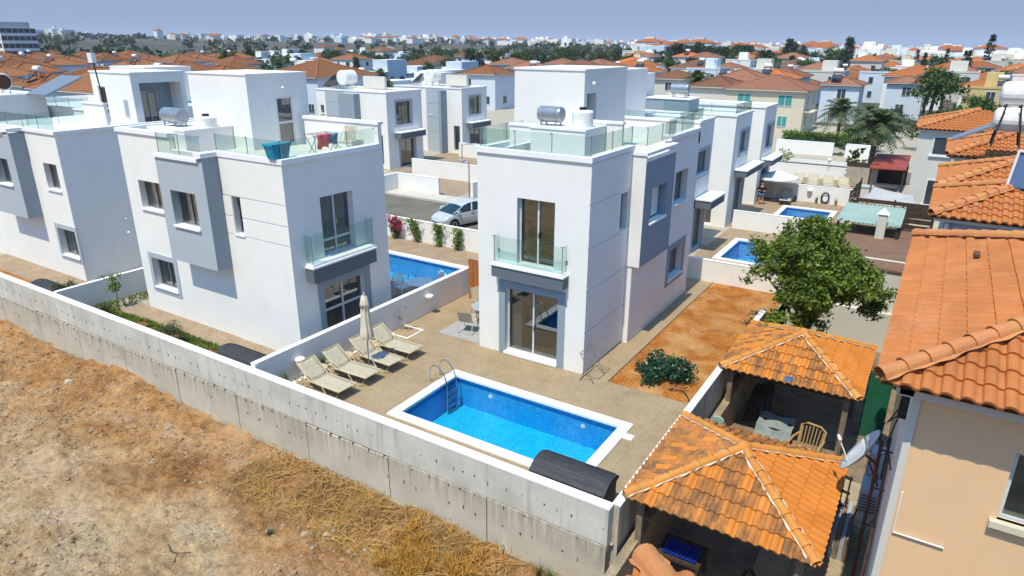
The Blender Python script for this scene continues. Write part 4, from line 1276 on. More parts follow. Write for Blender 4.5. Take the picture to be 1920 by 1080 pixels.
M['tile_pink'] = tilemat('salmon_clay_tile', (0.45, 0.16, 0.048), (0.43, 0.155, 0.04), (0.47, 0.18, 0.065), (0.5, 0.225, 0.11), 1.1, 0.55)
M['tile_orange'] = tilemat('orange_clay_tile', (0.55, 0.20, 0.035), (0.52, 0.185, 0.032), (0.57, 0.22, 0.045))
M['tile_stained'] = tilemat('stained_orange_clay_tile', (0.54, 0.21, 0.045), (0.51, 0.195, 0.042), (0.56, 0.23, 0.055), (0.13, 0.075, 0.04), 4.0, 0.36)
M['ridge_orange'] = tilemat('orange_ridge_tile', (0.56, 0.23, 0.05), (0.54, 0.22, 0.05), (0.6, 0.28, 0.075), (0.5, 0.33, 0.08), 2.5, 0.5)
M['ridge_pink'] = tilemat('salmon_ridge_tile', (0.52, 0.21, 0.085), (0.5, 0.2, 0.08), (0.56, 0.25, 0.12), (0.5, 0.3, 0.07), 2.0, 0.5)

def tile_geo(tw, ln, amp, th=0.03, lift=0.046, seg=7):
    mb = MB()
    top0, top1, bot = [], [], []
    prof = [(0, 0), (.035, .42), (.1, .78), (.22, 1), (.4, .97), (.54, .74), (.64, .4), (.72, .1), (.8, .0), (1.0, .0)]
    seg = len(prof) - 1
    for ph, hh in prof:
        x = tw * ph
        h = amp * hh
        top0.append((x, -0.0, h + lift))
        top1.append((x, ln, h + 0.002))
        bot.append((x, 0.0, h + lift - th - 0.012))
    for i in range(seg):
        mb.face(top0[i], top0[i + 1], top1[i + 1], top1[i])
        mb.face(bot[i], bot[i + 1], top0[i + 1], top0[i])
    return mb

def tile_slope(root, O, U, V, hp, u0, u1, v1, tw, course, amp, pick, joined=False, over=0.06, own=None, stain_fn=None):
    O, U, V = Vector(O), Vector(U).normalized(), Vector(V).normalized()
    Nn = U.cross(V).normalized()
    off = Vector(OFF.get(root.name, (0, 0, 0)))
    cache = {}
    geo = tile_geo(tw, course + over, amp)
    basem = Matrix(((U.x, V.x, Nn.x, 0), (U.y, V.y, Nn.y, 0), (U.z, V.z, Nn.z, 0), (0, 0, 0, 1)))
    JV, JF = [], []
    nu = int(round((u1 - u0) / tw))
    nv = int(math.ceil(v1 / course))
    for iv in range(nv):
        for iu in range(nu):
            u, v = u0 + iu * tw, iv * course - 0.05
            cs = [(u, v), (u + tw, v), (u, v + course), (u + tw, v + course)]
            if any(all(a * x + b * y > c - 1e-6 for x, y in cs) for a, b, c in hp):
                continue
            cut = [h for h in hp if any(h[0] * x + h[1] * y > h[2] + 1e-6 for x, y in cs)]
            jit = RND.uniform(-0.004, 0.004)
            mtx = Matrix.Translation(O - off + U * u + V * (v + jit) + Nn * RND.uniform(0, 0.004)) @ basem @ Matrix.Rotation(RND.uniform(-0.008, 0.008), 4, 'Z')
            mn = pick(u, v)
            if not cut and not joined:
                if mn not in cache:
                    cache[mn] = geo.mesh('roof_tile', mn, False)
                link('roof_tile', cache[mn], root, mw=mtx)
                continue
            bm = bmesh.new()
            vs = [bm.verts.new(q) for q in geo.v]
            for f in geo.f:
                bm.faces.new([vs[k] for k in f])
            for a, b, c in cut:
                n = Vector((a, b, 0))
                pt = Vector((a, b, 0)) * ((c - a * u - b * v) / (a * a + b * b))
                bmesh.ops.bisect_plane(bm, geom=bm.verts[:] + bm.edges[:] + bm.faces[:], plane_co=pt, plane_no=n, clear_outer=True)
            if not bm.faces:
                bm.free()
                continue
            if joined:
                bm.verts.index_update()
                b0 = len(JV)
                JV += [tuple(mtx @ q.co) for q in bm.verts]
                JF += [tuple(b0 + q.index for q in f.verts) for f in bm.faces]
            else:
                me = bpy.data.meshes.new('roof_tile')
                bm.to_mesh(me)
                me.materials.append(M[mn])
                link('roof_tile', me, root, mw=mtx)
            bm.free()
    if joined and JV:
        me = bpy.data.meshes.new('roof_tiles')
        me.from_pydata(JV, [], JF)
        me.materials.append(M[pick(0, 0)])
        link('roof_tiles', me, root, kind='stuff')

def ridge_line(root, A, B, r, ln, m, mortar='mortar', drop=0.0):
    """overlapping half round caps from A (low) to B (high) with a mortar bed below"""
    A, B = Vector(A), Vector(B)
    d = B - A
    L = d.length
    d.normalize()
    side = d.cross(Vector((0, 0, 1))).normalized()
    upn = side.cross(d).normalized()
    off = Vector(OFF.get(root.name, (0, 0, 0)))
    n = max(1, int(round(L / ln)))
    ln = L / n
    mb = MB()
    sg = 9
    def arc(rad, y, z0):
        return [(rad * math.cos(math.pi * (1.08 - 1.16 * i / sg)), y, z0 + rad * math.sin(math.pi * (1.08 - 1.16 * i / sg))) for i in range(sg + 1)]
    a0, a1, a2 = arc(r * 1.12, 0, 0.0), arc(r * 0.86, ln * 1.14, -0.005), arc(r * 1.12 - 0.02, 0, 0.0)
    b0 = arc(r * 1.14, 0.05, 0.0)
    for i in range(sg):
        mb.face(a0[i], a0[i + 1], a1[i + 1], a1[i])
        mb.face(a2[i], a2[i + 1], a0[i + 1], a0[i])
    me = mb.mesh('ridge_tile', m, True)
    me.polygons.foreach_set('use_smooth', [k % 2 == 0 for k in range(len(me.polygons))])
    base = Matrix(((side.x, d.x, upn.x, 0), (side.y, d.y, upn.y, 0), (side.z, d.z, upn.z, 0), (0, 0, 0, 1)))
    for k in range(n):
        p = A - off + d * (ln * k) + upn * 0.03
        link('ridge_tile', me, root, mw=Matrix.Translation(p) @ base @ Matrix.Rotation(RND.uniform(-0.03, 0.03), 4, 'Z'))
    if mortar:
        gm = MB()
        nn = int(L / 0.07)
        for s in (-1, 1):
            def fn(a, b, s=s):
                w = (r * (1.0 + 0.62 * b * (0.62 + 0.38 * math.sin(a * 41 + s) * math.sin(a * 17)))) * s
                return A + d * (L * a) + side * w + upn * (0.06 - abs(w) * 0.2)
            gm.grid(fn, nn, 2)
        gm.build('mortar', mortar, root)

def hip_roof(root, x0, x1, y0, y1, z, pitch, tw, course, amp, pick, rm, sides='SW', ulim=None, joined=False, rr=0.11, rl=0.36, ridges=True, deck='tile_pink', mortar='mortar', vlim=None):
    """hip roof over the rectangle; tiles on the slopes named in sides"""
    hx, hy = (x1 - x0) / 2, (y1 - y0) / 2
    h = min(hx, hy)
    zt = z + pitch * h
    if hx <= hy:
        r0_, r1_ = ((x0 + x1) / 2, y0 + h, zt), ((x0 + x1) / 2, y1 - h, zt)
    else:
        r0_, r1_ = (x0 + h, (y0 + y1) / 2, zt), (x1 - h, (y0 + y1) / 2, zt)
    mb = MB()
    e = -0.012
    c = [(x0, y0, z + e), (x1, y0, z + e), (x1, y1, z + e), (x0, y1, z + e)]
    a, b = (r0_[0], r0_[1], zt + e), (r1_[0], r1_[1], zt + e)
    if hx <= hy:
        mb.face(c[0], c[1], a)
        mb.face(c[1], c[2], b, a)
        mb.face(c[2], c[3], b)
        mb.face(c[3], c[0], a, b)
    else:
        mb.face(c[0], c[1], b, a)
        mb.face(c[1], c[2], b)
        mb.face(c[2], c[3], a, b)
        mb.face(c[3], c[0], a)
    mb.face((x0, y0, z + e - .03), (x0, y1, z + e - .03), (x1, y1, z + e - .03), (x1, y0, z + e - .03))
    mb.build('roof_deck', deck, root)
    k = math.sqrt(1 + pitch * pitch)
    defs = {'S': ((x0, y0, z), (1, 0, 0), (0, 1, pitch), x1 - x0), 'N': ((x1, y1, z), (-1, 0, 0), (0, -1, pitch), x1 - x0),
            'W': ((x0, y1, z), (0, -1, 0), (1, 0, pitch), y1 - y0), 'E': ((x1, y0, z), (0, 1, 0), (-1, 0, pitch), y1 - y0)}
    for sd in sides:
        O, U, V, Lw = defs[sd]
        hp = [(-1, 1 / k, 0), (1, 1 / k, Lw), (0, 1, h * k)]
        if ulim and sd in ulim:
            hp.append((1, 0, ulim[sd]) if ulim[sd] > 0 else (-1, 0, ulim[sd]))
        if vlim and sd in vlim:
            hp.append((0, 1, vlim[sd]))
        n = max(1, round(Lw / tw))
        tile_slope(root, O, U, V, hp, 0, Lw, h * k, Lw / n, course, amp, pick[sd] if isinstance(pick, dict) else pick, joined)
    if ridges:
        ridge_line(root, (x0, y0, z + .02), (r0_[0], r0_[1], zt + .02), rr, rl, rm, mortar)
        q = r1_ if hx <= hy else r0_
        ridge_line(root, (x0, y1, z + .02), (q[0], q[1], zt + .02), rr, rl, rm, mortar)
        if hx <= hy:
            ridge_line(root, (x1, y0, z + .02), (r0_[0], r0_[1], zt + .02), rr, rl, rm, mortar)
            ridge_line(root, (x1, y1, z + .02), (r1_[0], r1_[1], zt + .02), rr, rl, rm, mortar)
        else:
            ridge_line(root, (x1, y0, z + .02), (r1_[0], r1_[1], zt + .02), rr, rl, rm, mortar)
            ridge_line(root, (x1, y1, z + .02), (r1_[0], r1_[1], zt + .02), rr, rl, rm, mortar)
        if (Vector(r1_) - Vector(r0_)).length > 0.3:
            ridge_line(root, r0_, r1_, rr, rl, rm, mortar)
    return r0_, r1_

# ------------------------------------------------------------------ the near house on the right
HC = thing('tiled_house', 'peach house with a salmon tiled hip roof in the right foreground', 'house', (8.75, -7.8, -1.3))
pink = lambda u, v: 'tile_pink'
hip_roof(HC, 8.3, 16.6, -8.2, 0.12, 5.8, 0.35, 0.225, 0.345, 0.055, pink, 'ridge_pink', 'SW', ulim={'S': 2.7}, vlim={'W': 2.6}, rr=0.115, rl=0.34, ridges=False, mortar=None)
ridge_line(HC, (8.28, -8.22, 5.86), (10.9, -5.6, 5.86 + .35 * 2.62), 0.115, 0.34, 'ridge_pink', 'ridge_pink')
ridge_line(HC, (8.28, 0.14, 5.86), (10.9, -2.48, 5.86 + .35 * 2.62), 0.115, 0.34, 'ridge_pink', 'ridge_pink')
fs, fw2 = Face('S', -7.7), Face('W', 8.72)
mb = MB()
facade(mb, fs, 8.82, 16.5, -1.3, 5.5, [(9.98, 11.4, 3.95, 5.0, 0.14)])
mb.build('wall', 'beige', HC)
MB().box(8.72, 8.819, -7.73, -0.3, -1.3, 5.62).build('side_wall', 'offwhite', HC)
MB().box(8.819, 16.5, -0.4, -0.3, -1.3, 5.62).build('rear_wall', 'offwhite', HC)
MB().box(8.55, 16.5, -7.86, -7.69, 5.50, 5.70).build('eave_beam', 'offwhite', HC)
MB().box(8.5, 8.72, -7.86, 0.0, 5.52, 5.72).build('eave_beam', 'offwhite', HC)
w = window(HC, fs, 9.98, 11.4, 3.95, 5.0, 0.1, 2, frame='whitealu', sill=False, curtain='curtain', cfrac=(0, 0.9))
mb = MB()
fs.box(mb, 9.9, 11.5, -0.1, 0.06, 3.85, 3.95)
mb.build('sill', 'cream', w)
mb = MB()
mb.tube([(8.86, -7.73, 3.95), (8.86, -7.73, 3.25), (9.5, -7.73, 3.25)], 0.014, 6)
mb.build('cable', 'whiteplastic', HC)
# roof vent tile
MB().bar((9.35, -2.75, 6.29), (9.35, -2.45, 6.29), 0.1, 0.05).build('roof_vent', 'rust', HC)

# pipes, units and dish on its side wall
t = thing('satellite_dish', 'big grey satellite dish on a rusty frame beside the peach house', 'satellite dish', (8.2, -4.0, 1.9))
cx, cy, cz = 8.26, -3.9, 2.2
ax = Vector((-0.85, 0.05, 0.52)).normalized()
ux = ax.cross(Vector((0, 0, 1))).normalized()
uy = ux.cross(ax)
mb = MB()
mb.grid(lambda a, b: Vector((cx, cy, cz)) + (ux * math.cos(b * 6.2832) * 0.92 + uy * math.sin(b * 6.2832)) * (0.005 + 0.56 * a) + ax * (0.42 * (0.56 * a) ** 2), 8, 32)
o = mb.build('reflector', 'dish', t, smooth=True)
s = o.modifiers.new('thick', 'SOLIDIFY')
s.thickness = 0.018
C_ = Vector((cx, cy, cz))
mb = MB()
mb.tube([C_ - uy * 0.44, C_ + ax * 0.55 - uy * 0.1], 0.014, 6)
mb.tube([C_ + ax * 0.5 - uy * 0.1 - ux * 0.05, C_ + ax * 0.58 - uy * 0.1 + ux * 0.06], 0.03, 8)
mb.build('feed_arm', 'whiteplastic', t)
mb = MB()
mb.tube([C_ - ax * 0.02, C_ - ax * 0.25, (8.55, -3.9, 1.7)], 0.03, 8)
mb.tube([(8.5, -3.9, -1.3), (8.5, -3.9, 2.6)], 0.035, 8)
for z in (0.6, 1.5, 2.4):
    mb.tube([(8.5, -3.9, z), (8.72, -3.9, z)], 0.02, 6)
mb.build('mast', 'rust', t)
t = thing('air_conditioner', 'grey outdoor unit with hoses on the side wall below the satellite dish', 'air conditioner', (8.5, -3, 0.4))
MB().box(8.3, 8.68, -3.2, -2.6, 0.35, 0.95).build('casing', 'acgrey', t)
MB().box(8.36, 8.62, -2.55, -2.1, 0.9, 1.5).build('casing', 'acgrey', t)
mb = MB()
for k in range(6):
    mb.box(8.34, 8.64, -3.212, -3.2, 0.43 + k * 0.075, 0.45 + k * 0.075)
mb.build('grille', 'iron', t)
mb = MB()
mb.tube([(8.32, -3.25, 0.45), (8.26, -3.4, 0.15), (8.5, -3.4, 0.05), (8.68, -3.35, 0.45)], 0.018, 6)
mb.tube([(8.6, -2.9, 0.95), (8.35, -3.1, 1.6), (8.66, -3.2, 2.0)], 0.018, 6)
mb.build('hose', 'black', t)
t = thing('meter_box', 'small electric meter box with loose cables on the wall under the roof corner', 'meter box', (8.66, -6.6, 4.2))
MB().box(8.6, 8.72, -6.75, -6.45, 4.6, 4.95).build('box', 'iron', t)
mb = MB()
mb.tube([(8.64, -6.6, 4.6), (8.5, -6.3, 4.25), (8.66, -6.0, 4.5)], 0.012, 5)
mb.tube([(8.64, -6.5, 4.6), (8.55, -6.7, 4.1), (8.68, -6.8, 3.7)], 0.012, 5)
mb.build('cable', 'black', t)
t = thing('iron_ladder', 'rusty iron ladder frame fixed to the side wall of the peach house', 'ladder', (8.62, -6.3, 0))
mb = MB()
for y in (-6.55, -6.15):
    mb.tube([(8.62, y, -1.3), (8.62, y, 3.6)], 0.018, 6)
mb.build('rail', 'rust', t)
for k in range(12):
    MB().tube([(8.62, -6.55, -1.0 + k * 0.38), (8.62, -6.15, -1.0 + k * 0.38)], 0.013, 6).build('rung', 'rust', t)

# paving slabs of the passage
mb0 = None
for i in range(3):
    for j in range(17):
        x0, y0 = 6.55 + i * 0.72, -13.2 + j * 0.86
        if j > 15:
            continue
        o = MB().box(x0 + 0.006, x0 + 0.712, y0 + 0.007, y0 + 0.852, -1.34, -1.262 + RND.uniform(-0.008, 0.008))
        if mb0 is None:
            mb0 = thing('slab_path', 'pale paving slab path between the gazebo and the peach house', 'path', (7.6, -8, -1.3))
        o.build('paving_slab', 'slab', mb0)

# ------------------------------------------------------------------ gazebos
def gazebo(label, x0, x1, y0, y1, z, zt, stain):
    t = thing('gazebo', label, 'gazebo', ((x0 + x1) / 2, (y0 + y1) / 2, -1.3), 'tiled garden gazebos')
    hx = (x1 - x0) / 2
    r = random.Random(int(y0 * 10))
    def pick(u, v):
        return 'tile_stained' if r.random() < stain else 'tile_orange'
    clean = lambda u, v: 'tile_orange'
    hip_roof(t, x0, x1, y0, y1, z, (zt - z) / hx, 0.205, 0.36, 0.055, {'S': pick, 'W': pick, 'N': pick, 'E': clean}, 'ridge_orange', 'SWEN', rr=0.095, rl=0.34, deck='tile_orange')
    cx, cy = (x0 + x1) / 2, (y0 + y1) / 2
    MB().lathe([(0.17, -0.02), (0.16, 0.06), (0.1, 0.12), (0.03, 0.15)], (cx, cy, zt + 0.02), 14).build('finial', 'ridge_orange', t, smooth=True)
    i_ = 0.28
    for px_, py_ in ((x0 + i_, y0 + i_), (x1 - i_, y0 + i_), (x0 + i_, y1 - i_), (x1 - i_, y1 - i_)):
        MB().box(px_ - 0.07, px_ + 0.07, py_ - 0.07, py_ + 0.07, -1.3, z + 0.03).build('post', 'wood_old', t)
    for a in ((x0 + i_ - .05, x1 - i_ + .05, y0 + i_ - .05, y0 + i_ + .05), (x0 + i_ - .05, x1 - i_ + .05, y1 - i_ - .05, y1 - i_ + .05), (x0 + i_ - .05, x0 + i_ + .05, y0 + i_ + .051, y1 - i_ - .051), (x1 - i_ - .05, x1 - i_ + .05, y0 + i_ + .051, y1 - i_ - .051)):
        MB().box(*a, z - 0.2, z - 0.03).build('beam', 'wood_dark', t)
    return t
g1 = gazebo('square gazebo with stained orange tiled roof nearest the camera', 4.14, 7.9, -6.32, -2.5, 1.05, 1.83, 0.8)
g2 = gazebo('square gazebo with orange tiled roof beside the leafy tree', 4.1, 7.8, 0.8, 4.62, 1.05, 1.86, 0.6)
t = thing('gutter_guard', 'small grey metal bracket lying on the eave of the gazebo by the tree', 'bracket', (6.0, 0.75, 1.1))
mb = MB()
mb.hexa([(5.85, .78, 1.1), (6.1, .72, 1.1), (6.1, .9, 1.18), (5.9, .93, 1.18), (5.87, .8, 1.17), (6.08, .75, 1.19), (6.1, .9, 1.24), (5.9, .92, 1.22)])
mb.build('plate', 'steel', t)

# roof corner at the lower edge of the picture
HR = thing('tiled_house', 'salmon roof corner with a rounded hip tile at the bottom edge', 'house', (6.6, -12.2, -1.3))
ex, ey, ez = 6.82, -12.72, 5.45
mb = MB()
mb.face((ex, ey, ez), (ex + 4, ey, ez), (ex + 4, ey - 4, ez + 1.4))
mb.face((ex, ey, ez), (ex + 4, ey - 4, ez + 1.4), (ex, ey - 4, ez))
mb.build('roof_deck', 'tile_pink', HR)
kk = math.sqrt(1 + 0.35 ** 2)
tile_slope(HR, (ex + 2.25, ey, ez), (-1, 0, 0), (0, -1, 0.35), [(1, 1 / kk, 2.25)], 0, 2.25, 1.1, 0.225, 0.345, 0.055, pink)
tile_slope(HR, (ex, ey, ez), (0, -1, 0), (1, 0, 0.35), [(-1, 1 / kk, 0)], 0, 2.25, 1.1, 0.225, 0.345, 0.055, pink)
ridge_line(HR, (ex - .02, ey + .02, ez + .06), (ex + 1.4, ey - 1.4, ez + .06 + .49), 0.115, 0.34, 'ridge_pink', 'ridge_pink')
MB().box(ex + 0.45, ex + 4, ey - 4, ey - 0.45, -1.3, ez - 0.08).build('wall', 'offwhite', HR)

# ------------------------------------------------------------------ stepped row of tiled houses behind
def row_house(label, x0, x1, y0, y1, z, p, wallm, joined=True, sides='SW', ins=0.35, ulim=None):
    t = thing('tiled_house', label, 'house', (x0 + ins, y0 + ins, -1), 'row of salmon roofed houses')
    hip_roof(t, x0, x1, y0, y1, z, p, 0.225, 0.345, 0.055, pink, 'ridge_pink', sides, joined=joined, rr=0.115, rl=0.34, ulim=ulim, ridges=False)
    h = min(x1 - x0, y1 - y0) / 2
    L = min(h, 3.2)
    ridge_line(t, (x0, y0, z + .05), (x0 + L, y0 + L, z + .05 + p * L), 0.115, 0.34, 'ridge_pink', 'ridge_pink')
    ridge_line(t, (x0, y1, z + .05), (x0 + L, y1 - L, z + .05 + p * L), 0.115, 0.34, 'ridge_pink', 'ridge_pink')
    MB().box(x0 + ins, x1 - ins, y0 + ins, y1 - ins, -1.3, z - 0.15).build('wall', wallm, t)
    MB().box(x0 + 0.12, x1 - 0.12, y0 + 0.12, y0 + ins + 0.1, z - 0.149, z - 0.03).build('eave_beam', 'whitealu', t)
    MB().box(x0 + 0.12, x0 + ins + 0.1, y0 + ins + 0.101, y1 - 0.12, z - 0.149, z - 0.03).build('eave_beam', 'whitealu', t)
    return t
R1 = row_house('second tiled house along the right edge, a white downpipe at its corner', 8.5, 16, 3.75, 8.0, 5.6, 0.35, 'grey', False, ulim={'S': 2.9})
MB().tube([(8.93, 3.98, 5.4), (8.93, 3.98, -1.0)], 0.06, 8).build('downpipe', 'whitealu', R1)
R2 = row_house('third tiled house along the right edge, tucked between two others', 8.52, 16, 8.35, 12.8, 5.6, 0.35, 'offwhite')
R3 = row_house('fourth tiled house along the right edge below the white water tanks', 8.65, 17, 16.4, 21.5, 5.6, 0.36, 'offwhite')
R4 = row_house('pale corner house with tall blank wall and tiled roof beyond the shade sail', 6.95, 13.2, 28.0, 33.8, 5.5, 0.32, 'offwhite', ins=0.25)
fs = Face('S', 28.25)
for a, b, c, d in ((8.0, 8.85, 4.1, 5.05), (8.1, 8.9, 1.2, 2.6)):
    mb = MB()
    fs.box(mb, a, b, -0.03, 0.02, c, d)
    w = mb.build('window', 'bgglass', R4)
    mb = MB()
    fs.box(mb, a - 0.08, a, -0.05, 0.02, c, d + 0.08)
    fs.box(mb, b, b + 0.08, -0.05, 0.02, c, d + 0.08)
    fs.box(mb, a, b, -0.05, 0.02, d, d + 0.08)
    mb.build('frame', 'whitealu', w)
    mb = MB()
    fs.box(mb, a - 0.15, b + 0.15, -0.12, 0.02, c - 0.12, c)
    mb.build('sill', 'cap', w)
def solar_set(x, y, z, lab, tanks=2):
    t = thing('solar_water_heater', lab, 'solar heater', (x, y, z))
    mb = MB()
    for dx in (-0.4, 0.5):
        for dy in (-0.5, 0.5):
            mb.bar((x + dx, y + dy, z), (x + dx * 0.5, y + dy, z + 1.6), 0.06)
    mb.bar((x - 0.4, y - 0.5, z + 0.8), (x + 0.5, y + 0.5, z + 0.8), 0.05)
    mb.build('stand', 'iron', t)
    for k in range(tanks):
        MB().lathe([(0.3, -0.85), (0.42, -0.78), (0.45, -0.65), (0.45, 0.65), (0.42, 0.78), (0.3, 0.85)], (x + 0.35 + 0.05 * k, y + 0.2 * k, z + 1.0 + 0.95 * k), 20, 'x').build('tank', 'tank', t, smooth=False)
    mb = MB()
    mb.hexa([(x - 1.7, y - 0.5, z + 0.1), (x - 1.7, y + 0.7, z + 0.1), (x - 0.3, y + 0.7, z + 0.8), (x - 0.3, y - 0.5, z + 0.8), (x - 1.7, y - 0.5, z + 0.18), (x - 1.7, y + 0.7, z + 0.18), (x - 0.3, y + 0.7, z + 0.88), (x - 0.3, y - 0.5, z + 0.88)])
    mb.build('solar_panel', 'alum', t)
    return t
solar_set(10.4, 15.2, 6.3, 'two stacked white water tanks on a black stand with a tilted panel')
t = thing('sun_screen', 'blue fabric screen in a white frame on the tiled roof at the right edge', 'screen', (10.2, 6.0, 6.4))
MB().hexa([(10.15, 5.4, 6.3), (11.5, 5.2, 6.3), (11.5, 5.25, 7.25), (10.25, 5.45, 7.25), (10.15, 5.43, 6.3), (11.5, 5.23, 6.3), (11.5, 5.28, 7.25), (10.25, 5.48, 7.25)]).build('fabric', 'denim', t)
mb = MB()
mb.bar((10.12, 5.4, 6.2), (10.22, 5.44, 7.32), 0.06)
mb.bar((10.22, 5.44, 7.3), (11.5, 5.22, 7.3), 0.06)
mb.build('frame', 'whiteplastic', t)

# ------------------------------------------------------------------ yards between
t = thing('terrace_wall', 'white retaining wall behind the leafy tree with a dark red coping', 'wall', (6.4, 10.6, -1.3))
MB().box(4.2, 8.6, 10.5, 10.7, -1.4, 1.86).build('wall', 'offwhite', t)
MB().box(4.2, 8.6, 10.47, 10.7, 1.861, 1.93).build('coping', 'rust', t)
MB().box(4.25, 8.6, 10.25, 10.499, -1.4, 0.3).build('plinth', 'offwhite', t)
mb = MB().box(4.2, 8.7, 10.701, 17.6, 1.5, 1.9)
struct(mb, 'raised_terrace', 'brownterr')
MB().box(4.2, 8.6, 12.0, 12.08, 1.901, 1.93).build('kerb_line', 'cap', t)
t = thing('green_canopy', 'pale green sheet canopy over the yard with a small white chimney through it', 'canopy', (6.2, 18, 2))
mb = MB()
mb.grid(lambda a, b: (4.95 + 2.6 * a, 15.6 + 3.6 * b, 2.5 + 0.12 * b + 0.02 * math.sin(a * 90)), 60, 1)
o = mb.build('sheet', 'tealroof', t)
o.modifiers.new('thick', 'SOLIDIFY').thickness = 0.03
for q in ((5.05, 15.75), (7.45, 15.75), (5.05, 19.0), (7.45, 19.0)):
    MB().box(q[0] - .05, q[0] + .05, q[1] - .05, q[1] + .05, 1.9 if q[1] < 17.6 else 0, 2.5).build('post', 'wood_dark', t)
mb = MB().box(6.62, 6.98, 15.45, 15.8, 1.9, 3.0)
c = mb.build('chimney', 'offwhite', t)
MB().hexa([(6.56, 15.4, 3.0), (7.04, 15.4, 3.0), (7.04, 15.85, 3.0), (6.56, 15.85, 3.0), (6.78, 15.6, 3.25), (6.82, 15.6, 3.25), (6.82, 15.66, 3.25), (6.78, 15.66, 3.25)]).build('chimney_cap', 'cap', c)
def slat_fence(label, a, b, z0, z1, n, m='wood_dark'):
    t = thing('slat_fence', label, 'fence', (a[0], a[1], z0))
    for k in range(n):
        z = z0 + (z1 - z0) * (k + 0.5) / n
        MB().bar((a[0], a[1], z), (b[0], b[1], z), 0.03, (z1 - z0) / n * 0.72).build('slat', m, t)
    L = (Vector(b) - Vector(a)).length
    for k in range(max(2, int(L / 1.8) + 1)):
        f = k / max(1, int(L / 1.8))
        p = Vector(a) + (Vector(b) - Vector(a)) * min(1, f)
        MB().box(p.x - .04, p.x + .04, p.y - .04, p.y + .04, z0 - 0.1, z1 + 0.05).build('post', m, t)
    return t
slat_fence('dark wooden slat fence below the grey shade sail', (4.9, 24.6), (8.7, 24.6), 0.1, 1.9, 6)
slat_fence('dark wooden slat fence right of the pale green canopy', (7.6, 17.7), (8.7, 17.6), 1.95, 3.1, 4)
slat_fence('short dark wooden slat fence at the end of the third pool wall', (4.4, 26.0), (4.45, 30.9), 0.0, 1.9, 6)
t = thing('shade_sail', 'grey triangular shade sail stretched over the paved yard', 'shade sail', (6.3, 28, 2.4))
P4 = [Vector((4.6, 25.6, 1.55)), Vector((8.4, 25.0, 1.6)), Vector((7.6, 27.6, 1.8)), Vector((5.3, 28.6, 1.9))]
def sailf(a, b):
    p = P4[0].lerp(P4[1], a).lerp(P4[3].lerp(P4[2], a), b)
    c_ = (P4[0] + P4[1] + P4[2] + P4[3]) / 4
    k_ = 0.22 * ((2 * abs(a - .5)) ** 0.01 * 0 + (1 - (2 * a - 1) ** 2) * abs(2 * b - 1) + (1 - (2 * b - 1) ** 2) * abs(2 * a - 1))
    p = p.lerp(c_, k_)
    p.z -= 0.25 * (1 - (2 * a - 1) ** 2) * (1 - (2 * b - 1) ** 2)
    return p
mb = MB()
mb.grid(sailf, 14, 14)
o = mb.build('fabric', 'sail', t, smooth=True)
o.modifiers.new('thick', 'SOLIDIFY').thickness = 0.01
mb = MB()
for p in (P4[0], P4[3]):
    mb.tube([(p.x - .15, p.y, 0), (p.x - .1, p.y, p.z + .1)], 0.05, 8)
mb.build('pole', 'wood_old', t)
t = thing('red_canopy', 'red sheet canopy shading an outdoor kitchen beside the palm tree', 'canopy', (5.6, 39, 0))
MB().hexa([(4.3, 37.0, 1.62), (6.6, 37.4, 1.62), (6.6, 41.5, 2.1), (4.3, 41.2, 2.1), (4.3, 37.0, 1.7), (6.6, 37.4, 1.7), (6.6, 41.5, 2.18), (4.3, 41.2, 2.18)]).build('sheet', 'redroof', t)
for q in ((4.4, 37.2), (6.5, 37.5), (4.4, 41.0), (6.5, 41.2)):
    MB().box(q[0] - .06, q[0] + .06, q[1] - .06, q[1] + .06, 0, 1.65).build('post', 'wood_dark', t)
MB().box(4.3, 6.6, 41.0, 41.1, 0.0, 1.5).build('back_panel', 'wood_dark', t)
t = thing('barbecue', 'covered black barbecue standing in front of the red canopy', 'barbecue', (5.7, 34.0, 0))
MB().box(5.0, 6.4, 33.6, 34.3, 0.05, 0.85).build('cabinet', 'iron', t)
MB().lathe([(0.05, -0.7), (0.33, -0.68), (0.33, 0.68), (0.05, 0.7)], (5.7, 33.95, 0.85), 14, 'x').build('lid', 'iron', t)
t = thing('stone_counter', 'pale stone counter beside the black barbecue', 'counter', (4.6, 34, 0))
MB().box(4.3, 4.95, 33.6, 34.4, 0, 0.85).build('body', 'offwhite', t)
MB().box(4.25, 5.0, 33.55, 34.45, 0.851, 0.92).build('top', 'grey', t)
t = thing('sheet_gate', 'beige metal sheet gate with dark top rail beside the palm trunk', 'gate', (3.6, 38, 0))
for k in range(2):
    MB().box(2.75 + k * 1.05, 3.78 + k * 1.05, 38.0, 38.06, 0.05, 1.55).build('gate_leaf', 'pavement', t)
MB().box(2.7, 4.85, 37.97, 38.09, 1.55, 1.85).build('top_rail', 'wood_dark', t)

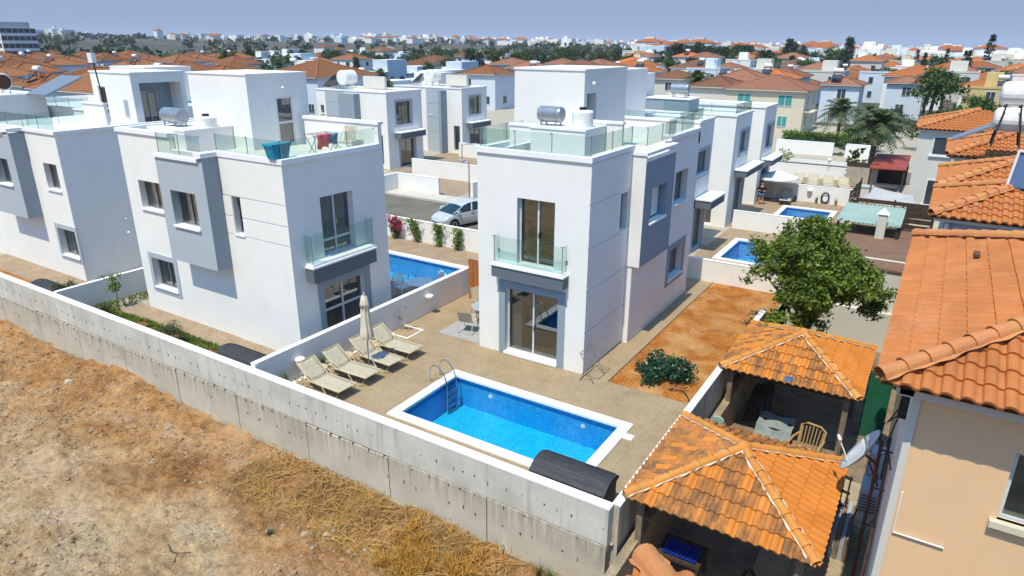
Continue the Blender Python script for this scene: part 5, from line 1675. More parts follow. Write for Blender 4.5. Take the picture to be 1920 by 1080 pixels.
# things in and around the gazebos
def armchair(name, label, loc, rz, m):
    t = thing(name, label, 'chair', loc, rz=rz, local=True)
    mb = MB()
    for k in range(7):
        u = -0.21 + 0.07 * k
        mb.bar((u, 0.2, 0.42), (u * 1.1, 0.33, 0.9 - 0.02 * abs(k - 3)), 0.035, 0.02)
    mb.build('slat', m, t)
    mb = MB()
    mb.tube([(-0.25, 0.2, 0.42), (-0.27, 0.33, 0.86), (-0.15, 0.35, 0.93), (0.15, 0.35, 0.93), (0.27, 0.33, 0.86), (0.25, 0.2, 0.42)], 0.025, 8)
    mb.build('backrest', m, t)
    mb = MB()
    mb.hexa([(-0.25, -0.28, 0.4), (0.25, -0.28, 0.4), (0.23, 0.22, 0.37), (-0.23, 0.22, 0.37), (-0.25, -0.28, 0.43), (0.25, -0.28, 0.43), (0.23, 0.22, 0.41), (-0.23, 0.22, 0.41)])
    mb.build('seat', m, t)
    for s in (-1, 1):
        MB().tube([(s * 0.28, 0.28, 0.66), (s * 0.31, 0.0, 0.67), (s * 0.31, -0.25, 0.64), (s * 0.28, -0.28, 0.42)], 0.025, 8).build('armrest', m, t)
        MB().bar((s * 0.26, -0.26, 0.42), (s * 0.3, -0.31, 0), 0.045).build('leg', m, t)
        MB().bar((s * 0.22, 0.2, 0.4), (s * 0.26, 0.3, 0), 0.045).build('leg', m, t)
    return t
M['plastic_beige'] = mat('beige_plastic', (0.42, 0.28, 0.12), (0.34, 0.22, 0.09), 4, 0.5)
ch = armchair('garden_chair', 'beige plastic garden armchair at the open front of the gazebo by the tree', (6.75, 0.6, -1.3), R(-12), 'plastic_beige')
ch.scale = (1.25, 1.25, 1.25)
t = thing('garden_table', 'low table covered with grey sheets under the gazebo by the tree', 'table', (5.9, 1.6, -1.3))
MB().box(5.3, 6.2, 1.2, 2.2, -0.75, -0.7).build('tabletop', 'wood_dark', t)
for q in ((5.4, 1.3), (6.1, 1.3), (5.4, 2.1), (6.1, 2.1)):
    MB().box(q[0] - .03, q[0] + .03, q[1] - .03, q[1] + .03, -1.3, -0.75).build('leg', 'wood_dark', t)
mb = MB()
mb.grid(lambda a, b: (5.25 + 1.0 * a, 0.9 + 1.1 * b, -0.66 + 0.05 * math.sin(a * 9) * math.sin(b * 7) - (0.45 * (0.3 - b) / 0.3 if b < 0.3 else 0)), 16, 16)
mb.build('sheet', 'curtain', t, smooth=True)
t = thing('rolled_mats', 'pile of dark boards leaning under the gazebo by the tree', 'boards', (5.0, 2.6, -1.3))
for k in range(5):
    MB().bar((4.7 + k * 0.16, 2.2 + 0.1 * k, -1.3), (4.75 + k * 0.12, 3.3, -0.5 + 0.08 * k), 0.12, 0.03).build('board', 'wood_dark', t)
t = thing('fan', 'pale green standing fan peeping out between the two gazebos', 'fan', (4.62, -0.9, -1.3))
MB().tube([(4.62, -0.9, -1.3), (4.62, -0.9, 0.1)], 0.02, 6).build('pole', 'steel', t)
MB().lathe([(0.05, -0.03), (0.16, -0.03), (0.17, 0.03), (0.06, 0.06)], (4.62, -0.93, 0.25), 18, 'y').build('fan_head', 'tealroof', t)
MB().lathe([(0.15, 0), (0.15, 0.03)], (4.62, -0.9, -1.3), 14).build('base', 'whiteplastic', t)
t = thing('iron_fence', 'low black iron railing between the gazebos', 'fence', (5.9, -1.4, -1.3))
mb = MB()
mb.bar((5.3, -1.25, 0.15), (6.2, -1.45, 0.1), 0.06)
mb.bar((5.3, -1.25, -0.2), (6.2, -1.45, -0.25), 0.05)
mb.build('rail', 'iron', t)
for k in range(8):
    MB().bar((5.32 + k * 0.12, -1.25 - 0.026 * k, -1.3), (5.32 + k * 0.12, -1.25 - 0.026 * k, 0.22), 0.03).build('bar', 'iron', t)
t = thing('iron_gate', 'black iron railing frame beside the satellite dish', 'gate', (7.4, -1.6, -1.3))
mb = MB()
for z in (-0.5, -0.1, 0.3):
    mb.bar((6.95, -1.55, z), (8.1, -1.9, z), 0.05)
mb.build('rail', 'iron', t)
for k in range(9):
    MB().bar((6.98 + k * 0.135, -1.56 - 0.041 * k, -1.3), (6.98 + k * 0.135, -1.56 - 0.041 * k, 0.38), 0.035).build('bar', 'iron', t)
t = thing('cabinet', 'white fridge sized cabinet standing behind the near gazebo', 'cabinet', (6.75, -1.15, -1.3))
MB().box(6.55, 6.95, -1.35, -0.95, -1.3, -0.2).build('body', 'whiteplastic', t)
MB().box(6.951, 6.975, -1.33, -0.97, -1.25, -0.25).build('door', 'chest', t)
t = thing('timber_stack', 'weathered grey and brown planks stacked beside the near gazebo', 'planks', (8.1, -2.2, -1.3))
for k in range(6):
    MB().box(7.72 + k * 0.1, 7.81 + k * 0.1, -2.95, -1.5, -1.3, -0.5 - 0.06 * (k % 3)).build('plank', 'wood_old' if k % 2 else 'acgrey', t)
t = thing('green_tarpaulin', 'dark green sheet screen between the gazebo and the salmon roof', 'screen', (8.1, 3.9, -1.3))
MB().box(7.85, 8.5, 3.3, 3.36, -1.3, 1.0).build('sheet', 'green', t)
MB().box(7.82, 8.53, 3.28, 3.38, 1.0, 1.06).build('top_rail', 'wood_old', t)
t = thing('blue_workbench', 'dark bench with blue corrugated plastic under the near gazebo', 'bench', (5.2, -5.2, -1.3))
MB().box(4.75, 5.7, -5.75, -5.0, -0.62, -0.55).build('tabletop', 'wood_dark', t)
for q in ((4.8, -5.7), (5.65, -5.7), (4.8, -5.05), (5.65, -5.05)):
    MB().box(q[0] - .03, q[0] + .03, q[1] - .03, q[1] + .03, -1.3, -0.62).build('leg', 'wood_dark', t)
mb = MB()
mb.grid(lambda a, b: (4.85 + 0.75 * a, -5.7 + 0.5 * b, -0.5 + 0.03 * math.sin(a * 60)), 50, 1)
mb.build('corrugated_sheet', 'bluesheet', t)
t = thing('scrap_wood', 'loose boards and slats piled in the shade of the near gazebo', 'boards', (6.5, -5.6, -1.3))
rr2 = random.Random(5)
for k in range(14):
    a = Vector((rr2.uniform(5.9, 7.4), rr2.uniform(-6.2, -5.1), -1.25 + 0.03 * k))
    d = Vector((rr2.uniform(-1, 1), rr2.uniform(-1, 1), rr2.uniform(-0.05, 0.35))).normalized() * rr2.uniform(0.6, 1.2)
    MB().bar(a, a + d, 0.08, 0.025).build('board', rr2.choice(['wood_old', 'wood_dark', 'acgrey']), t)
# ------------------------------------------------------------------ pool patio furniture
def make_lounger(label, group):
    t = thing('sun_lounger', label, 'sun lounger', (0, 0, 0), group, local=True)
    w = 0.33
    mb = MB()   # seat, local x from hinge 0 to foot 1.2
    mb.grid(lambda a, b: (0.02 + 1.2 * a, -w + 2 * w * b, 0.335 - 0.02 * math.sin(math.pi * a) - 0.015 * math.sin(math.pi * b)), 10, 6)
    o = mb.build('seat', 'sling', t, smooth=True)
    o.modifiers.new('thick', 'SOLIDIFY').thickness = 0.012
    mb = MB()
    ca, sa = math.cos(R(40)), math.sin(R(40))
    mb.grid(lambda a, b: (-0.02 - 0.68 * a * ca, -w + 2 * w * b, 0.335 + 0.68 * a * sa - 0.025 * math.sin(math.pi * b)), 8, 6)
    o = mb.build('backrest', 'sling', t, smooth=True)
    o.modifiers.new('thick', 'SOLIDIFY').thickness = 0.012
    for s in (-1, 1):
        y = s * (w + 0.018)
        MB().tube([(1.24, y, 0.33), (0.6, y, 0.32), (0, y, 0.33), (-0.71 * ca, y, 0.335 + 0.71 * sa)], 0.018, 8).build('side_rail', 'loungerframe', t)
        MB().tube([(1.2, y, 0.33), (1.12, y, 0.12), (0.95, y, 0.02), (0.72, y, 0.03), (0.5, y, 0.3)], 0.017, 8).build('leg', 'loungerframe', t)
        MB().tube([(0.1, y, 0.33), (-0.1, y, 0.3), (-0.32, y, 0.2), (-0.42, y, 0.02), (-0.34, y, 0.015)], 0.017, 8).build('leg', 'loungerframe', t)
        MB().tube([(0.22, y, 0.33), (0.02, y, 0.5), (-0.25, y, 0.53), (-0.4, y, 0.5)], 0.016, 8).build('armrest', 'loungerframe', t)
    mb = MB()
    for p in ((1.24, 0.33), (0.72, 0.03), (-0.34, 0.02), (0.0, 0.33)):
        mb.tube([(p[0], -w - .018, p[1]), (p[0], w + .018, p[1])], 0.014, 6)
    mb.tube([(-0.71 * ca, -w - .018, 0.335 + 0.71 * sa), (-0.71 * ca, w + .018, 0.335 + 0.71 * sa)], 0.016, 6)
    mb.build('crossbar', 'loungerframe', t)
    return t
lg = make_lounger('beige sling sun lounger nearest the lot wall', 'four beige loungers beside the pool')
labs = ['beige sling sun lounger nearest the concrete lot wall', 'beige sling sun lounger second from the concrete wall, left of the closed umbrella', 'beige sling sun lounger right behind the closed umbrella pole', 'beige sling sun lounger farthest from the lot wall, nearest the shower']
for i, (y, dx, rz) in enumerate(((-5.12, 0, R(-1)), (-4.1, 0.02, R(1.5)), (-2.98, 0.06, R(-2)), (-2.0, 0.0, R(1)))):
    if i == 0:
        lg['label'] = labs[0]
        lg.location = (-6.43 + dx, y, 0.004)
        lg.rotation_euler = (0, 0, rz)
    else:
        copy_tree(lg, (-6.43 + dx, y, 0.004), rz, labs[i])
# towel on the third lounger
mb = MB()
mb.grid(lambda a, b: (-6.1 + 0.34 * a, -3.2 + 0.4 * b, 0.352 + 0.006 * math.sin(a * 12 + b * 7)), 8, 8)
tw_ = link('cushion', mb.mesh('cushion', 'acgrey', True), None, 'small grey round edged cushion on the lounger behind the umbrella', 'cushion')
tw_.modifiers.new('thick', 'SOLIDIFY').thickness = 0.03
# low side tables between them
def side_table(label, x, y):
    t = thing('side_table', label, 'side table', (x, y, 0), 'low cream tables between the loungers')
    MB().lathe([(0.24, 0.30), (0.25, 0.31), (0.25, 0.33), (0.23, 0.335)], (x, y, 0), 18).build('tabletop', 'loungerframe', t)
    MB().lathe([(0.16, 0.0), (0.12, 0.05), (0.1, 0.25), (0.2, 0.30)], (x, y, 0), 14).build('base', 'loungerframe', t, smooth=True)
side_table('low cream plastic table between the first two loungers', -6.95, -4.62)
side_table('low cream plastic table between the second and third lounger', -6.9, -3.52)
side_table('low cream plastic table between the last two loungers', -6.75, -2.48)
# closed umbrella
t = thing('closed_umbrella', 'closed cream umbrella standing among the loungers', 'umbrella', (-5.94, -3.46, 0))
X, Y = -5.94, -3.46
MB().lathe([(0.02, 0.0), (0.26, 0.0), (0.27, 0.05), (0.2, 0.09), (0.05, 0.11)], (X, Y, 0.004), 20).build('base', 'acgrey', t)
MB().tube([(X, Y, 0.1), (X, Y, 2.62)], 0.022, 10).build('pole', 'alum', t)
wob = lambda q, h: 1 + 0.2 * math.sin(q * 2 * math.pi / 4 + h * 1.5) + 0.06 * math.sin(q * 2.3 + h * 3)
mb = MB()
mb.lathe([(0.02, 2.6), (0.06, 2.55), (0.10, 2.35), (0.125, 2.05), (0.14, 1.7), (0.175, 1.35), (0.2, 1.17), (0.19, 1.15), (0.04, 1.3)], (X, Y, 0), 32, 'z', wob)
mb.build('canopy', 'canvas', t, smooth=True)
mb = MB()
mb.lathe([(0.025, 2.64), (0.08, 2.56), (0.13, 2.32), (0.145, 2.2), (0.12, 2.21)], (X, Y, 0), 32, 'z', lambda q, h: 1 + 0.16 * math.sin(q * 2 * math.pi / 4 + 1))
mb.build('vent', 'canvas', t, smooth=True)
MB().lathe([(0.03, 0), (0.02, 0.05), (0.0, 0.07)], (X, Y, 2.63), 8).build('finial', 'loungerframe', t)
# pots of grass
def blades(mb, x, y, z, n, h, spread, r, w=0.012, seg=3):
    for k in range(n):
        a = r.uniform(0, 6.28)
        d = r.uniform(0.1, 1) * spread
        hh = h * r.uniform(0.6, 1.1)
        bx, by = x + math.cos(a) * 0.06 * r.random(), y + math.sin(a) * 0.06 * r.random()
        px_, py_ = -math.sin(a) * w, math.cos(a) * w
        prev = None
        for s in range(seg + 1):
            f = s / seg
            c = (bx + math.cos(a) * d * f ** 1.8, by + math.sin(a) * d * f ** 1.8, z + hh * (f - 0.25 * f ** 3 * d / max(spread, .01)))
            ww = (1 - f * 0.9)
            pt = ((c[0] - px_ * ww, c[1] - py_ * ww, c[2]), (c[0] + px_ * ww, c[1] + py_ * ww, c[2]))
            if prev:
                mb.face(prev[0], prev[1], pt[1], pt[0])
            prev = pt
def grass_pot(label, x, y, h, z=0.0, m='leaf_bright'):
    r = random.Random(int(x * 31 + y * 17))
    t = thing('grass_plant', label, 'plant', (x, y, z), 'tufts of ornamental grass')
    mb = MB()
    blades(mb, x, y, z + 0.02, 90, h, h * 0.35, r, 0.009)
    mb.build('leaves', m, t)
    MB().lathe([(0.13, 0.0), (0.13, 0.02), (0.02, 0.05)], (x, y, z), 12).build('root_collar', 'straw2', t)
grass_pot('upright grass tuft by the corner of the lot wall', -7.2, -5.75, 0.62)
grass_pot('grass tuft between the first two loungers against the wall', -7.22, -4.25, 0.55)
sb = MB()
for k in range(160):
    r_ = RND.uniform(0.02, 0.045)
    y = RND.uniform(-6.3, -1.6)
    sb.lathe([(r_ * .5, 0), (r_, r_ * .5), (r_ * .4, r_)], (RND.uniform(-7.38, -7.2), y, 0), 5)
o = link('pebble_strip', sb.mesh('pebble_strip', 'cap'), None, 'strip of white pebbles along the wall behind the loungers', 'pebbles', kind='stuff')
# wall lamps on the low wall
def globe_lamp(label, x, y, z, f=1):
    t = thing('wall_lamp', label, 'lamp', (x, y, z), 'white half round wall lamps')
    MB().lathe([(0.02, 0.09), (0.12, 0.085), (0.16, 0.05), (0.17, 0.0), (0.14, -0.05), (0.08, -0.085), (0.02, -0.1)], (x, y, z), 16).build('shade', 'lamp_white', t, smooth=True)
    MB().box(x - 0.15 * f, x - 0.05 * f, y - 0.05, y + 0.05, z - 0.05, z + 0.05).build('bracket', 'whitealu', t)
globe_lamp('white half round lamp on the wall above the grass tuft', -7.3, -5.05, 0.66)
globe_lamp('white half round lamp on the low wall beyond the shower', -7.3, 1.35, 0.74)
# shower and its tray border
t = thing('outdoor_shower', 'slim chrome outdoor shower against the low wall beside a white floor frame', 'shower', (-7.2, -0.45, 0))
mb = MB()
mb.tube([(-7.22, -0.45, 0.0), (-7.22, -0.45, 0.92), (-7.12, -0.45, 1.0), (-6.98, -0.42, 0.97)], 0.016, 8)
mb.build('pipe', 'steel', t)
MB().lathe([(0.03, 0.02), (0.075, 0.0), (0.075, -0.012)], (-6.97, -0.42, 0.95), 12).build('shower_head', 'steel', t)
mb = MB()
mb.box(-7.38, -7.22, -0.47, -0.43, 0.5, 0.53)
mb.box(-7.27, -7.14, -0.5, -0.4, 0.42, 0.48)
mb.build('tap', 'steel', t)
mb = MB()
for q in ((-7.4, -6.5, -0.94, -0.88), (-7.4, -6.5, -0.06, 0.0), (-6.56, -6.5, -0.88, -0.06)):
    mb.box(*q, 0.003, 0.025)
mb.build('tray_border', 'cap', t)
mb = MB()
mb.tube([(-7.1, -0.3, 0.03), (-6.95, -0.4, 0.12), (-6.9, -0.2, 0.06), (-7.05, -0.1, 0.03)], 0.015, 6)
mb.build('hose', 'black', t)
# rug, dining table and chairs
mb = MB()
mb.grid(lambda a, b: (-5.95 + 1.85 * a, 0.12 + 2.4 * b, 0.012 + 0.002 * math.sin(a * 30) * math.sin(b * 20)), 20, 24)
solo(mb, 'rug', 'rug', 'pale grey rug under the dining chairs', 'rug', None)
def dining_chair(label, x, y, rz, hb=0.9):
    t = thing('dining_chair', label, 'chair', (x, y, 0.014), 'sling dining chairs beside the villa', rz=rz, local=True)
    mb = MB()
    mb.grid(lambda a, b: (-0.24 + 0.48 * a, -0.25 + 0.48 * b, 0.42 - 0.02 * math.sin(math.pi * a)), 5, 5)
    mb.build('seat', 'sling', t)
    mb = MB()
    mb.grid(lambda a, b: (-0.24 + 0.48 * a, 0.22 + 0.18 * b, 0.42 + (hb - 0.42) * b), 5, 6)
    mb.build('backrest', 'sling', t)
    for s in (-1, 1):
        MB().tube([(s * .26, 0.41, hb), (s * .26, 0.22, 0.42), (s * .26, -0.26, 0.42), (s * .27, -0.32, 0)], 0.016, 6).build('leg', 'loungerframe', t)
        MB().tube([(s * .26, 0.3, 0.62), (s * .29, -0.1, 0.63), (s * .28, -0.26, 0.42)], 0.016, 6).build('armrest', 'loungerframe', t)
        MB().tube([(s * .26, 0.22, 0.42), (s * .27, 0.4, 0)], 0.016, 6).build('leg', 'loungerframe', t)
    return t
dining_chair('beige dining chair on the grey rug with its back to the camera', -5.1, 0.85, R(195), 0.85)
dining_chair('tall backed beige dining chair behind the glass table', -5.55, 2.35, R(60), 1.05)
t = thing('dining_table', 'round glass topped table beside the pool villa wall', 'table', (-4.95, 1.75, 0))
MB().lathe([(0.5, 0.70), (0.52, 0.705), (0.52, 0.725), (0.5, 0.73)], (-4.95, 1.75, 0), 28).build('tabletop', 'acgrey', t)
for a in range(4):
    q = R(45 + 90 * a)
    MB().tube([(-4.95 + .4 * math.cos(q), 1.75 + .4 * math.sin(q), 0.7), (-4.95 + .3 * math.cos(q), 1.75 + .3 * math.sin(q), 0.0)], 0.018, 6).build('leg', 'loungerframe', t)
# orange timber screen
t = thing('timber_screen', 'tall orange timber screen between the two villas', 'fence', (-6.6, 4.6, 0))
for k in range(12):
    MB().box(-7.05 + k * 0.25, -6.815 + k * 0.25, 3.6, 3.64, 0.02, 1.72).build('board', 'wood_orange', t)
for x in (-6.9, -5.4, -4.1):
    MB().box(x - .04, x + .04, 3.641, 3.72, 0, 1.7).build('post', 'wood_orange', t)
# chest at the pool corner
def chest(label, x0, x1, y0, y1, h0, h1, h2, group='dark plastic storage boxes', z=0.0):
    t = thing('storage_box', label, 'storage box', ((x0 + x1) / 2, (y0 + y1) / 2, z), group)
    MB().box(x0 + 0.04, x1 - 0.04, y0 + 0.05, y1 - 0.05, z, z + h0 - 0.03).build('bin', 'chest', t)
    mb = MB()
    n = 12
    pr = []
    for i in range(n + 1):
        f = i / n
        pr.append((y0 + (y1 - y0) * f, h0 * (1 - f) + h2 * f + (h1 - (h0 + h2) / 2) * (1 - (2 * f - 1) ** 2)))
    for (ya, za), (yb, zb) in zip(pr[:-1], pr[1:]):
        mb.face((x0, ya, z + za), (x1, ya, z + za), (x1, yb, z + zb), (x0, yb, z + zb))
    for x in (x0, x1):
        mb.face(*[(x, ya, z + za) for ya, za in pr] + [(x, y1, z + h2 - .06), (x, y0, z + h0 - .06)])
    mb.face((x0, y0, z + h0), (x1, y0, z + h0), (x1, y0, z + h0 - .06), (x0, y0, z + h0 - .06))
    mb.face((x0, y1, z + h2), (x1, y1, z + h2), (x1, y1, z + h2 - .06), (x0, y1, z + h2 - .06))
    lid = mb.build('lid', 'chest', t)
    rb = MB()
    for i in range(1, n, 2):
        (ya, za), (yb, zb) = pr[i], pr[i + 1]
        rb.hexa([(x0 + .06, ya + .01, z + za + .001), (x1 - .06, ya + .01, z + za + .001), (x1 - .06, yb - .01, z + zb + .001), (x0 + .06, yb - .01, z + zb + .001), (x0 + .07, ya + .015, z + za + .012), (x1 - .07, ya + .015, z + za + .012), (x1 - .07, yb - .015, z + zb + .012), (x0 + .07, yb - .015, z + zb + .012)])
    rb.build('lid_rib', 'chest', lid)
    MB().box((x0 + x1) / 2 - .12, (x0 + x1) / 2 + .12, y0 - .02, y0 + .05, z + h0 - .12, z + h0 - .04).build('latch', 'black', t)
chest('charcoal plastic storage box at the near corner of the pool', 1.72, 3.62, -6.2, -5.38, 0.72, 0.92, 0.8)
chest('dark storage box in the garden at the corner of the left villa', -10.1, -8.3, -6.15, -5.35, 0.5, 0.75, 0.62)
chest('grey storage box in the soil strip beside the far left villa', -22.6, -20.8, -6.1, -5.35, 0.42, 0.6, 0.5)
chest('low dark box on the terrace beyond the driveway wall', -25.2, -23.2, 26.2, 27.4, 0.35, 0.62, 0.4)
# ladder
t = thing('pool_ladder', 'chrome ladder at the left end of the near pool', 'ladder', (-3.5, -2.7, 0))
for y in (-3.0, -2.52):
    MB().tube([(-3.78, y, 0.03), (-3.78, y, 0.38), (-3.7, y, 0.55), (-3.55, y, 0.62), (-3.4, y, 0.55), (-3.2, y, 0.3), (-3.14, y, 0.0), (-3.14, y, -0.95)], 0.02, 8).build('rail', 'steel', t)
for z in (-0.2, -0.45, -0.7, -0.92):
    MB().box(-3.2, -3.08, -2.98, -2.54, z, z + 0.03).build('step', 'steel', t)
# fittings in the pool
for i, (x, lab) in enumerate(((-2.0, 'round white inlet in the pool wall near the ladder'), (1.2, 'round white inlet in the pool wall near the right end'))):
    o = MB().lathe([(0.07, 0), (0.075, -0.02), (0.03, -0.03)], (x, -2.272, -0.34), 14, 'y')
    solo(o, 'pool_inlet', 'lamp_white', lab, 'pool inlet', 'white pool inlets', (x, -2.272, -0.34))
solo(MB().box(2.55, 2.85, -2.75, -2.5, 0.004, 0.03), 'skimmer_lid', 'cap', 'small white square skimmer cover beside the pool coping', 'skimmer cover', None, (2.7, -2.6, 0))
solo(MB().box(-0.1, 0.12, -2.0, -1.88, 0.004, 0.03), 'drain_cover', 'paving2', 'small beige cover at the far coping of the pool', 'drain cover', None, (0, -1.9, 0))
# folded clothes rack leaning at the villa corner
t = thing('drying_rack', 'grey wire drying rack at the front corner of the pool villa', 'drying rack', (0.35, 0.1, 0))
mb = MB()
mb.tube([(0.1, -0.42, 0.95), (0.1, 0.42, 0.95), (0.6, 0.42, 0.93), (0.6, -0.5, 0.93), (0.1, -0.42, 0.95)], 0.012, 6)
for k in range(7):
    x = 0.14 + 0.07 * k
    mb.bar((x, -0.42, 0.945), (x, 0.42, 0.945), 0.006)
mb.build('rack_frame', 'alum', t)
for y in (-0.4, 0.38):
    MB().tube([(0.1, y, 0.95), (0.62, y, 0.01)], 0.012, 6).build('leg', 'alum', t)
    MB().tube([(0.6, y, 0.93), (0.12, y, 0.01)], 0.012, 6).build('leg', 'alum', t)
MB().bar((0.12, -0.4, 0.02), (0.12, 0.38, 0.02), 0.018).build('foot', 'black', t)

# ------------------------------------------------------------------ planting
def leaf_cloud(mb, pts, size, r, n_per, spread, flat=0.3, up=0.3, fold=True):
    """leaf sized faces gathered in clumps around the given twig ends"""
    for (x, y, z) in pts:
        for k in range(n_per):
            dx, dy, dz = r.gauss(0, spread), r.gauss(0, spread), r.gauss(0, spread * 0.75)
            n = Vector((r.gauss(0, 1), r.gauss(0, 1), r.gauss(up, 1))).normalized()
            t = n.cross(Vector((r.gauss(0, 1), r.gauss(0, 1), r.gauss(0, 1)))).normalized()
            b = n.cross(t)
            s = size * r.uniform(0.6, 1.25)
            c = Vector((x + dx, y + dy, z + dz))
            mb.face(c - t * s, c - b * s * 0.45 + n * s * 0.12, c + t * s, c + b * s * 0.45 + n * s * 0.12)

def branchy(root, base, crown_c, rad, n_limb, r, m='bark', r0=0.12):
    ends = []
    base, cc = Vector(base), Vector(crown_c)
    fork = base.lerp(cc, 0.42) + Vector((r.uniform(-.1, .1), r.uniform(-.1, .1), 0))
    mb = MB()
    mb.tube([base, base.lerp(fork, 0.5) + Vector((0.05, -0.03, 0)), fork], r0, 9, True, r0 * 0.7)
    mb.build('trunk', m, root, smooth=True)
    for k in range(n_limb):
        a = 6.283 * (k + r.random() * 0.6) / n_limb
        el = r.uniform(0.1, 1.2)
        d = Vector((math.cos(a) * math.cos(el) * rad[0], math.sin(a) * math.cos(el) * rad[1], math.sin(el) * rad[2]))
        e = cc + d * 0.75
        mid = fork.lerp(e, 0.5) + Vector((0, 0, 0.15 * rad[2]))
        lb = MB()
        lb.tube([fork, mid, e], r0 * 0.5, 6, True, r0 * 0.12)
        lb.build('limb', m, root, smooth=True)
        ends.append(e)
    return ends

def crown_pts(c, rad, n, r, lobes=9, hollow=0.35, low=-0.75):
    """twig ends: lumpy shell of lobes, open at places"""
    L = []
    for k in range(lobes):
        a, el = r.uniform(0, 6.283), r.uniform(low, 1.3)
        f = r.uniform(0.45, 0.72)
        L.append((c[0] + math.cos(a) * math.cos(el) * rad[0] * f, c[1] + math.sin(a) * math.cos(el) * rad[1] * f, c[2] + math.sin(el) * rad[2] * f, r.uniform(0.32, 0.5)))
    P = []
    for k in range(n):
        l = L[r.randrange(lobes)]
        v = Vector((r.gauss(0, 1), r.gauss(0, 1), r.gauss(0, 1))).normalized() * (r.random() ** 0.45) * l[3]
        P.append((l[0] + v.x * rad[0], l[1] + v.y * rad[1], l[2] + v.z * rad[2]))
    return P

# the leafy tree in front of the retaining wall
t = thing('leafy_tree', 'big bushy bright green tree beyond the tiled gazebo', 'tree', (5.5, 6.6, -1.3))
r = random.Random(11)
cc, rad = (5.5, 6.0, 2.35), (2.2, 1.95, 1.8)
ends = branchy(t, (5.5, 6.4, -1.3), cc, rad, 13, r, r0=0.13)
pts = crown_pts(cc, rad, 440, r, 26) + [(e.x + r.gauss(0, .25), e.y + r.gauss(0, .25), e.z + r.gauss(0, .25)) for e in ends for _ in range(6)]
for k in range(34):      # long shoots that break the outline
    a, el = r.uniform(0, 6.28), r.uniform(-0.5, 1.5)
    for f in (0.9, 1.0, 1.1):
        pts.append((cc[0] + math.cos(a) * math.cos(el) * rad[0] * f, cc[1] + math.sin(a) * math.cos(el) * rad[1] * f, cc[2] + math.sin(el) * rad[2] * f * 1.08))
mb = MB()
leaf_cloud(mb, pts, 0.085, r, 58, 0.125, up=0.6)
mb.build('crown', 'leaf_citrus', t)

def shrub(label, c, rad, n, size, m, name='shrub', group=None, stems=5, nper=16, seed=None, lobes=6, spread=0.08):
    r = random.Random(seed if seed is not None else int(abs(c[0] * 91 + c[1] * 37)))
    t = thing(name, label, 'shrub' if name == 'shrub' else 'plant', (c[0], c[1], c[2] - rad[2]), group)
    mb = MB()
    for k in range(stems):
        a = r.uniform(0, 6.28)
        mb.tube([(c[0], c[1], c[2] - rad[2]), (c[0] + math.cos(a) * rad[0] * .6, c[1] + math.sin(a) * rad[1] * .6, c[2] + rad[2] * .4)], 0.018, 5, True, 0.006)
    mb.build('stems', 'bark', t)
    mb = MB()
    leaf_cloud(mb, crown_pts(c, rad, n, r, lobes, low=-0.6), size, r, nper, spread, up=0.8)
    mb.build('foliage', m, t)
    return t
shrub('low glossy dark green shrub growing alone in the ochre soil yard', (2.35, 1.25, 0.38), (0.95, 0.62, 0.42), 120, 0.07, 'leaf_glossy', lobes=12, nper=18)
shrub('small glossy green offshoot in front of the dark green shrub', (2.2, 0.55, 0.22), (0.38, 0.3, 0.25), 40, 0.055, 'leaf_glossy', lobes=5)
def hose_tube(name, label, pts, rr_, m):
    mb = MB()
    mb.tube(pts, rr_, 6)
    o = link(name, mb.mesh(name, m, True), None, label, name.split('_')[-1])
hose_tube('garden_hose', 'dark hose lying on the soil between the shrub and the white wall', [(2.75, 0.35, 0.12), (3.05, 0.42, 0.14), (3.2, 0.45, 0.12), (3.35, 0.3, 0.1), (3.45, 0.15, 0.09), (3.5, 0.05, 0.08)], 0.018, 'black')
hose_tube('dead_branch', 'crooked dead twig on the soil beside the dark green shrub', [(2.75, 0.32, 0.13), (2.95, 0.5, 0.2), (3.15, 0.55, 0.16), (3.25, 0.62, 0.2)], 0.015, 'bark')
# garden of the left villa
shrub('dark olive green bush at the wall end of the left garden', (-20.3, -5.7, 0.6), (0.6, 0.5, 0.65), 70, 0.05, 'leaf_olive')
shrub('small round olive bush near the corner of the left garden', (-17.1, -5.75, 0.42), (0.42, 0.4, 0.42), 60, 0.04, 'leaf_olive')
shrub('round olive bush halfway along the left garden', (-13.0, -5.6, 0.45), (0.5, 0.42, 0.42), 70, 0.04, 'leaf_olive')
def sapling(label, x, y, h, seed, m='leaf_bright', size=0.07, z=0.0, w=0.3):
    r = random.Random(seed)
    t = thing('young_tree', label, 'tree', (x, y, z))
    top = (x + 0.1, y, z + h * 0.75)
    MB().tube([(x, y, z), (x + 0.05, y + .03, z + h * 0.4), top], 0.022, 6, True, 0.012).build('trunk', 'bark', t)
    mb = MB()
    leaf_cloud(mb, [(x + r.gauss(0, w), y + r.gauss(0, w), z + h * r.uniform(0.55, 1.02)) for _ in range(34)], size, r, 6, 0.06)
    mb.build('crown', m, t)
    return t
sapling('thin young tree with few bright leaves in the left garden', -18.1, -4.9, 1.4, 4, w=0.12)
mb = MB()
r = random.Random(21)
nfac = 0
while nfac < 17000:
    x, y = r.uniform(-18.9, -7.6), r.uniform(-6.55, -5.02)
    if x < -16.5 and r.random() < 0.6:
        y = r.uniform(-6.5, -3.1) if x < -17.95 else y
    k = float(fbm(np.array([x * 0.9]), np.array([y * 1.3]), 3, 77)[0])
    if k < 0.43 and x > -18.0:
        continue
    blades(mb, x, y, 0.05, 3, 0.11, 0.1, r, 0.02, 2)
    nfac += 3
o = link('garden_grass', mb.mesh('garden_grass', 'grass'), None, 'patchy green grass and weeds in the red soil beside the left villa', 'grass', kind='stuff')
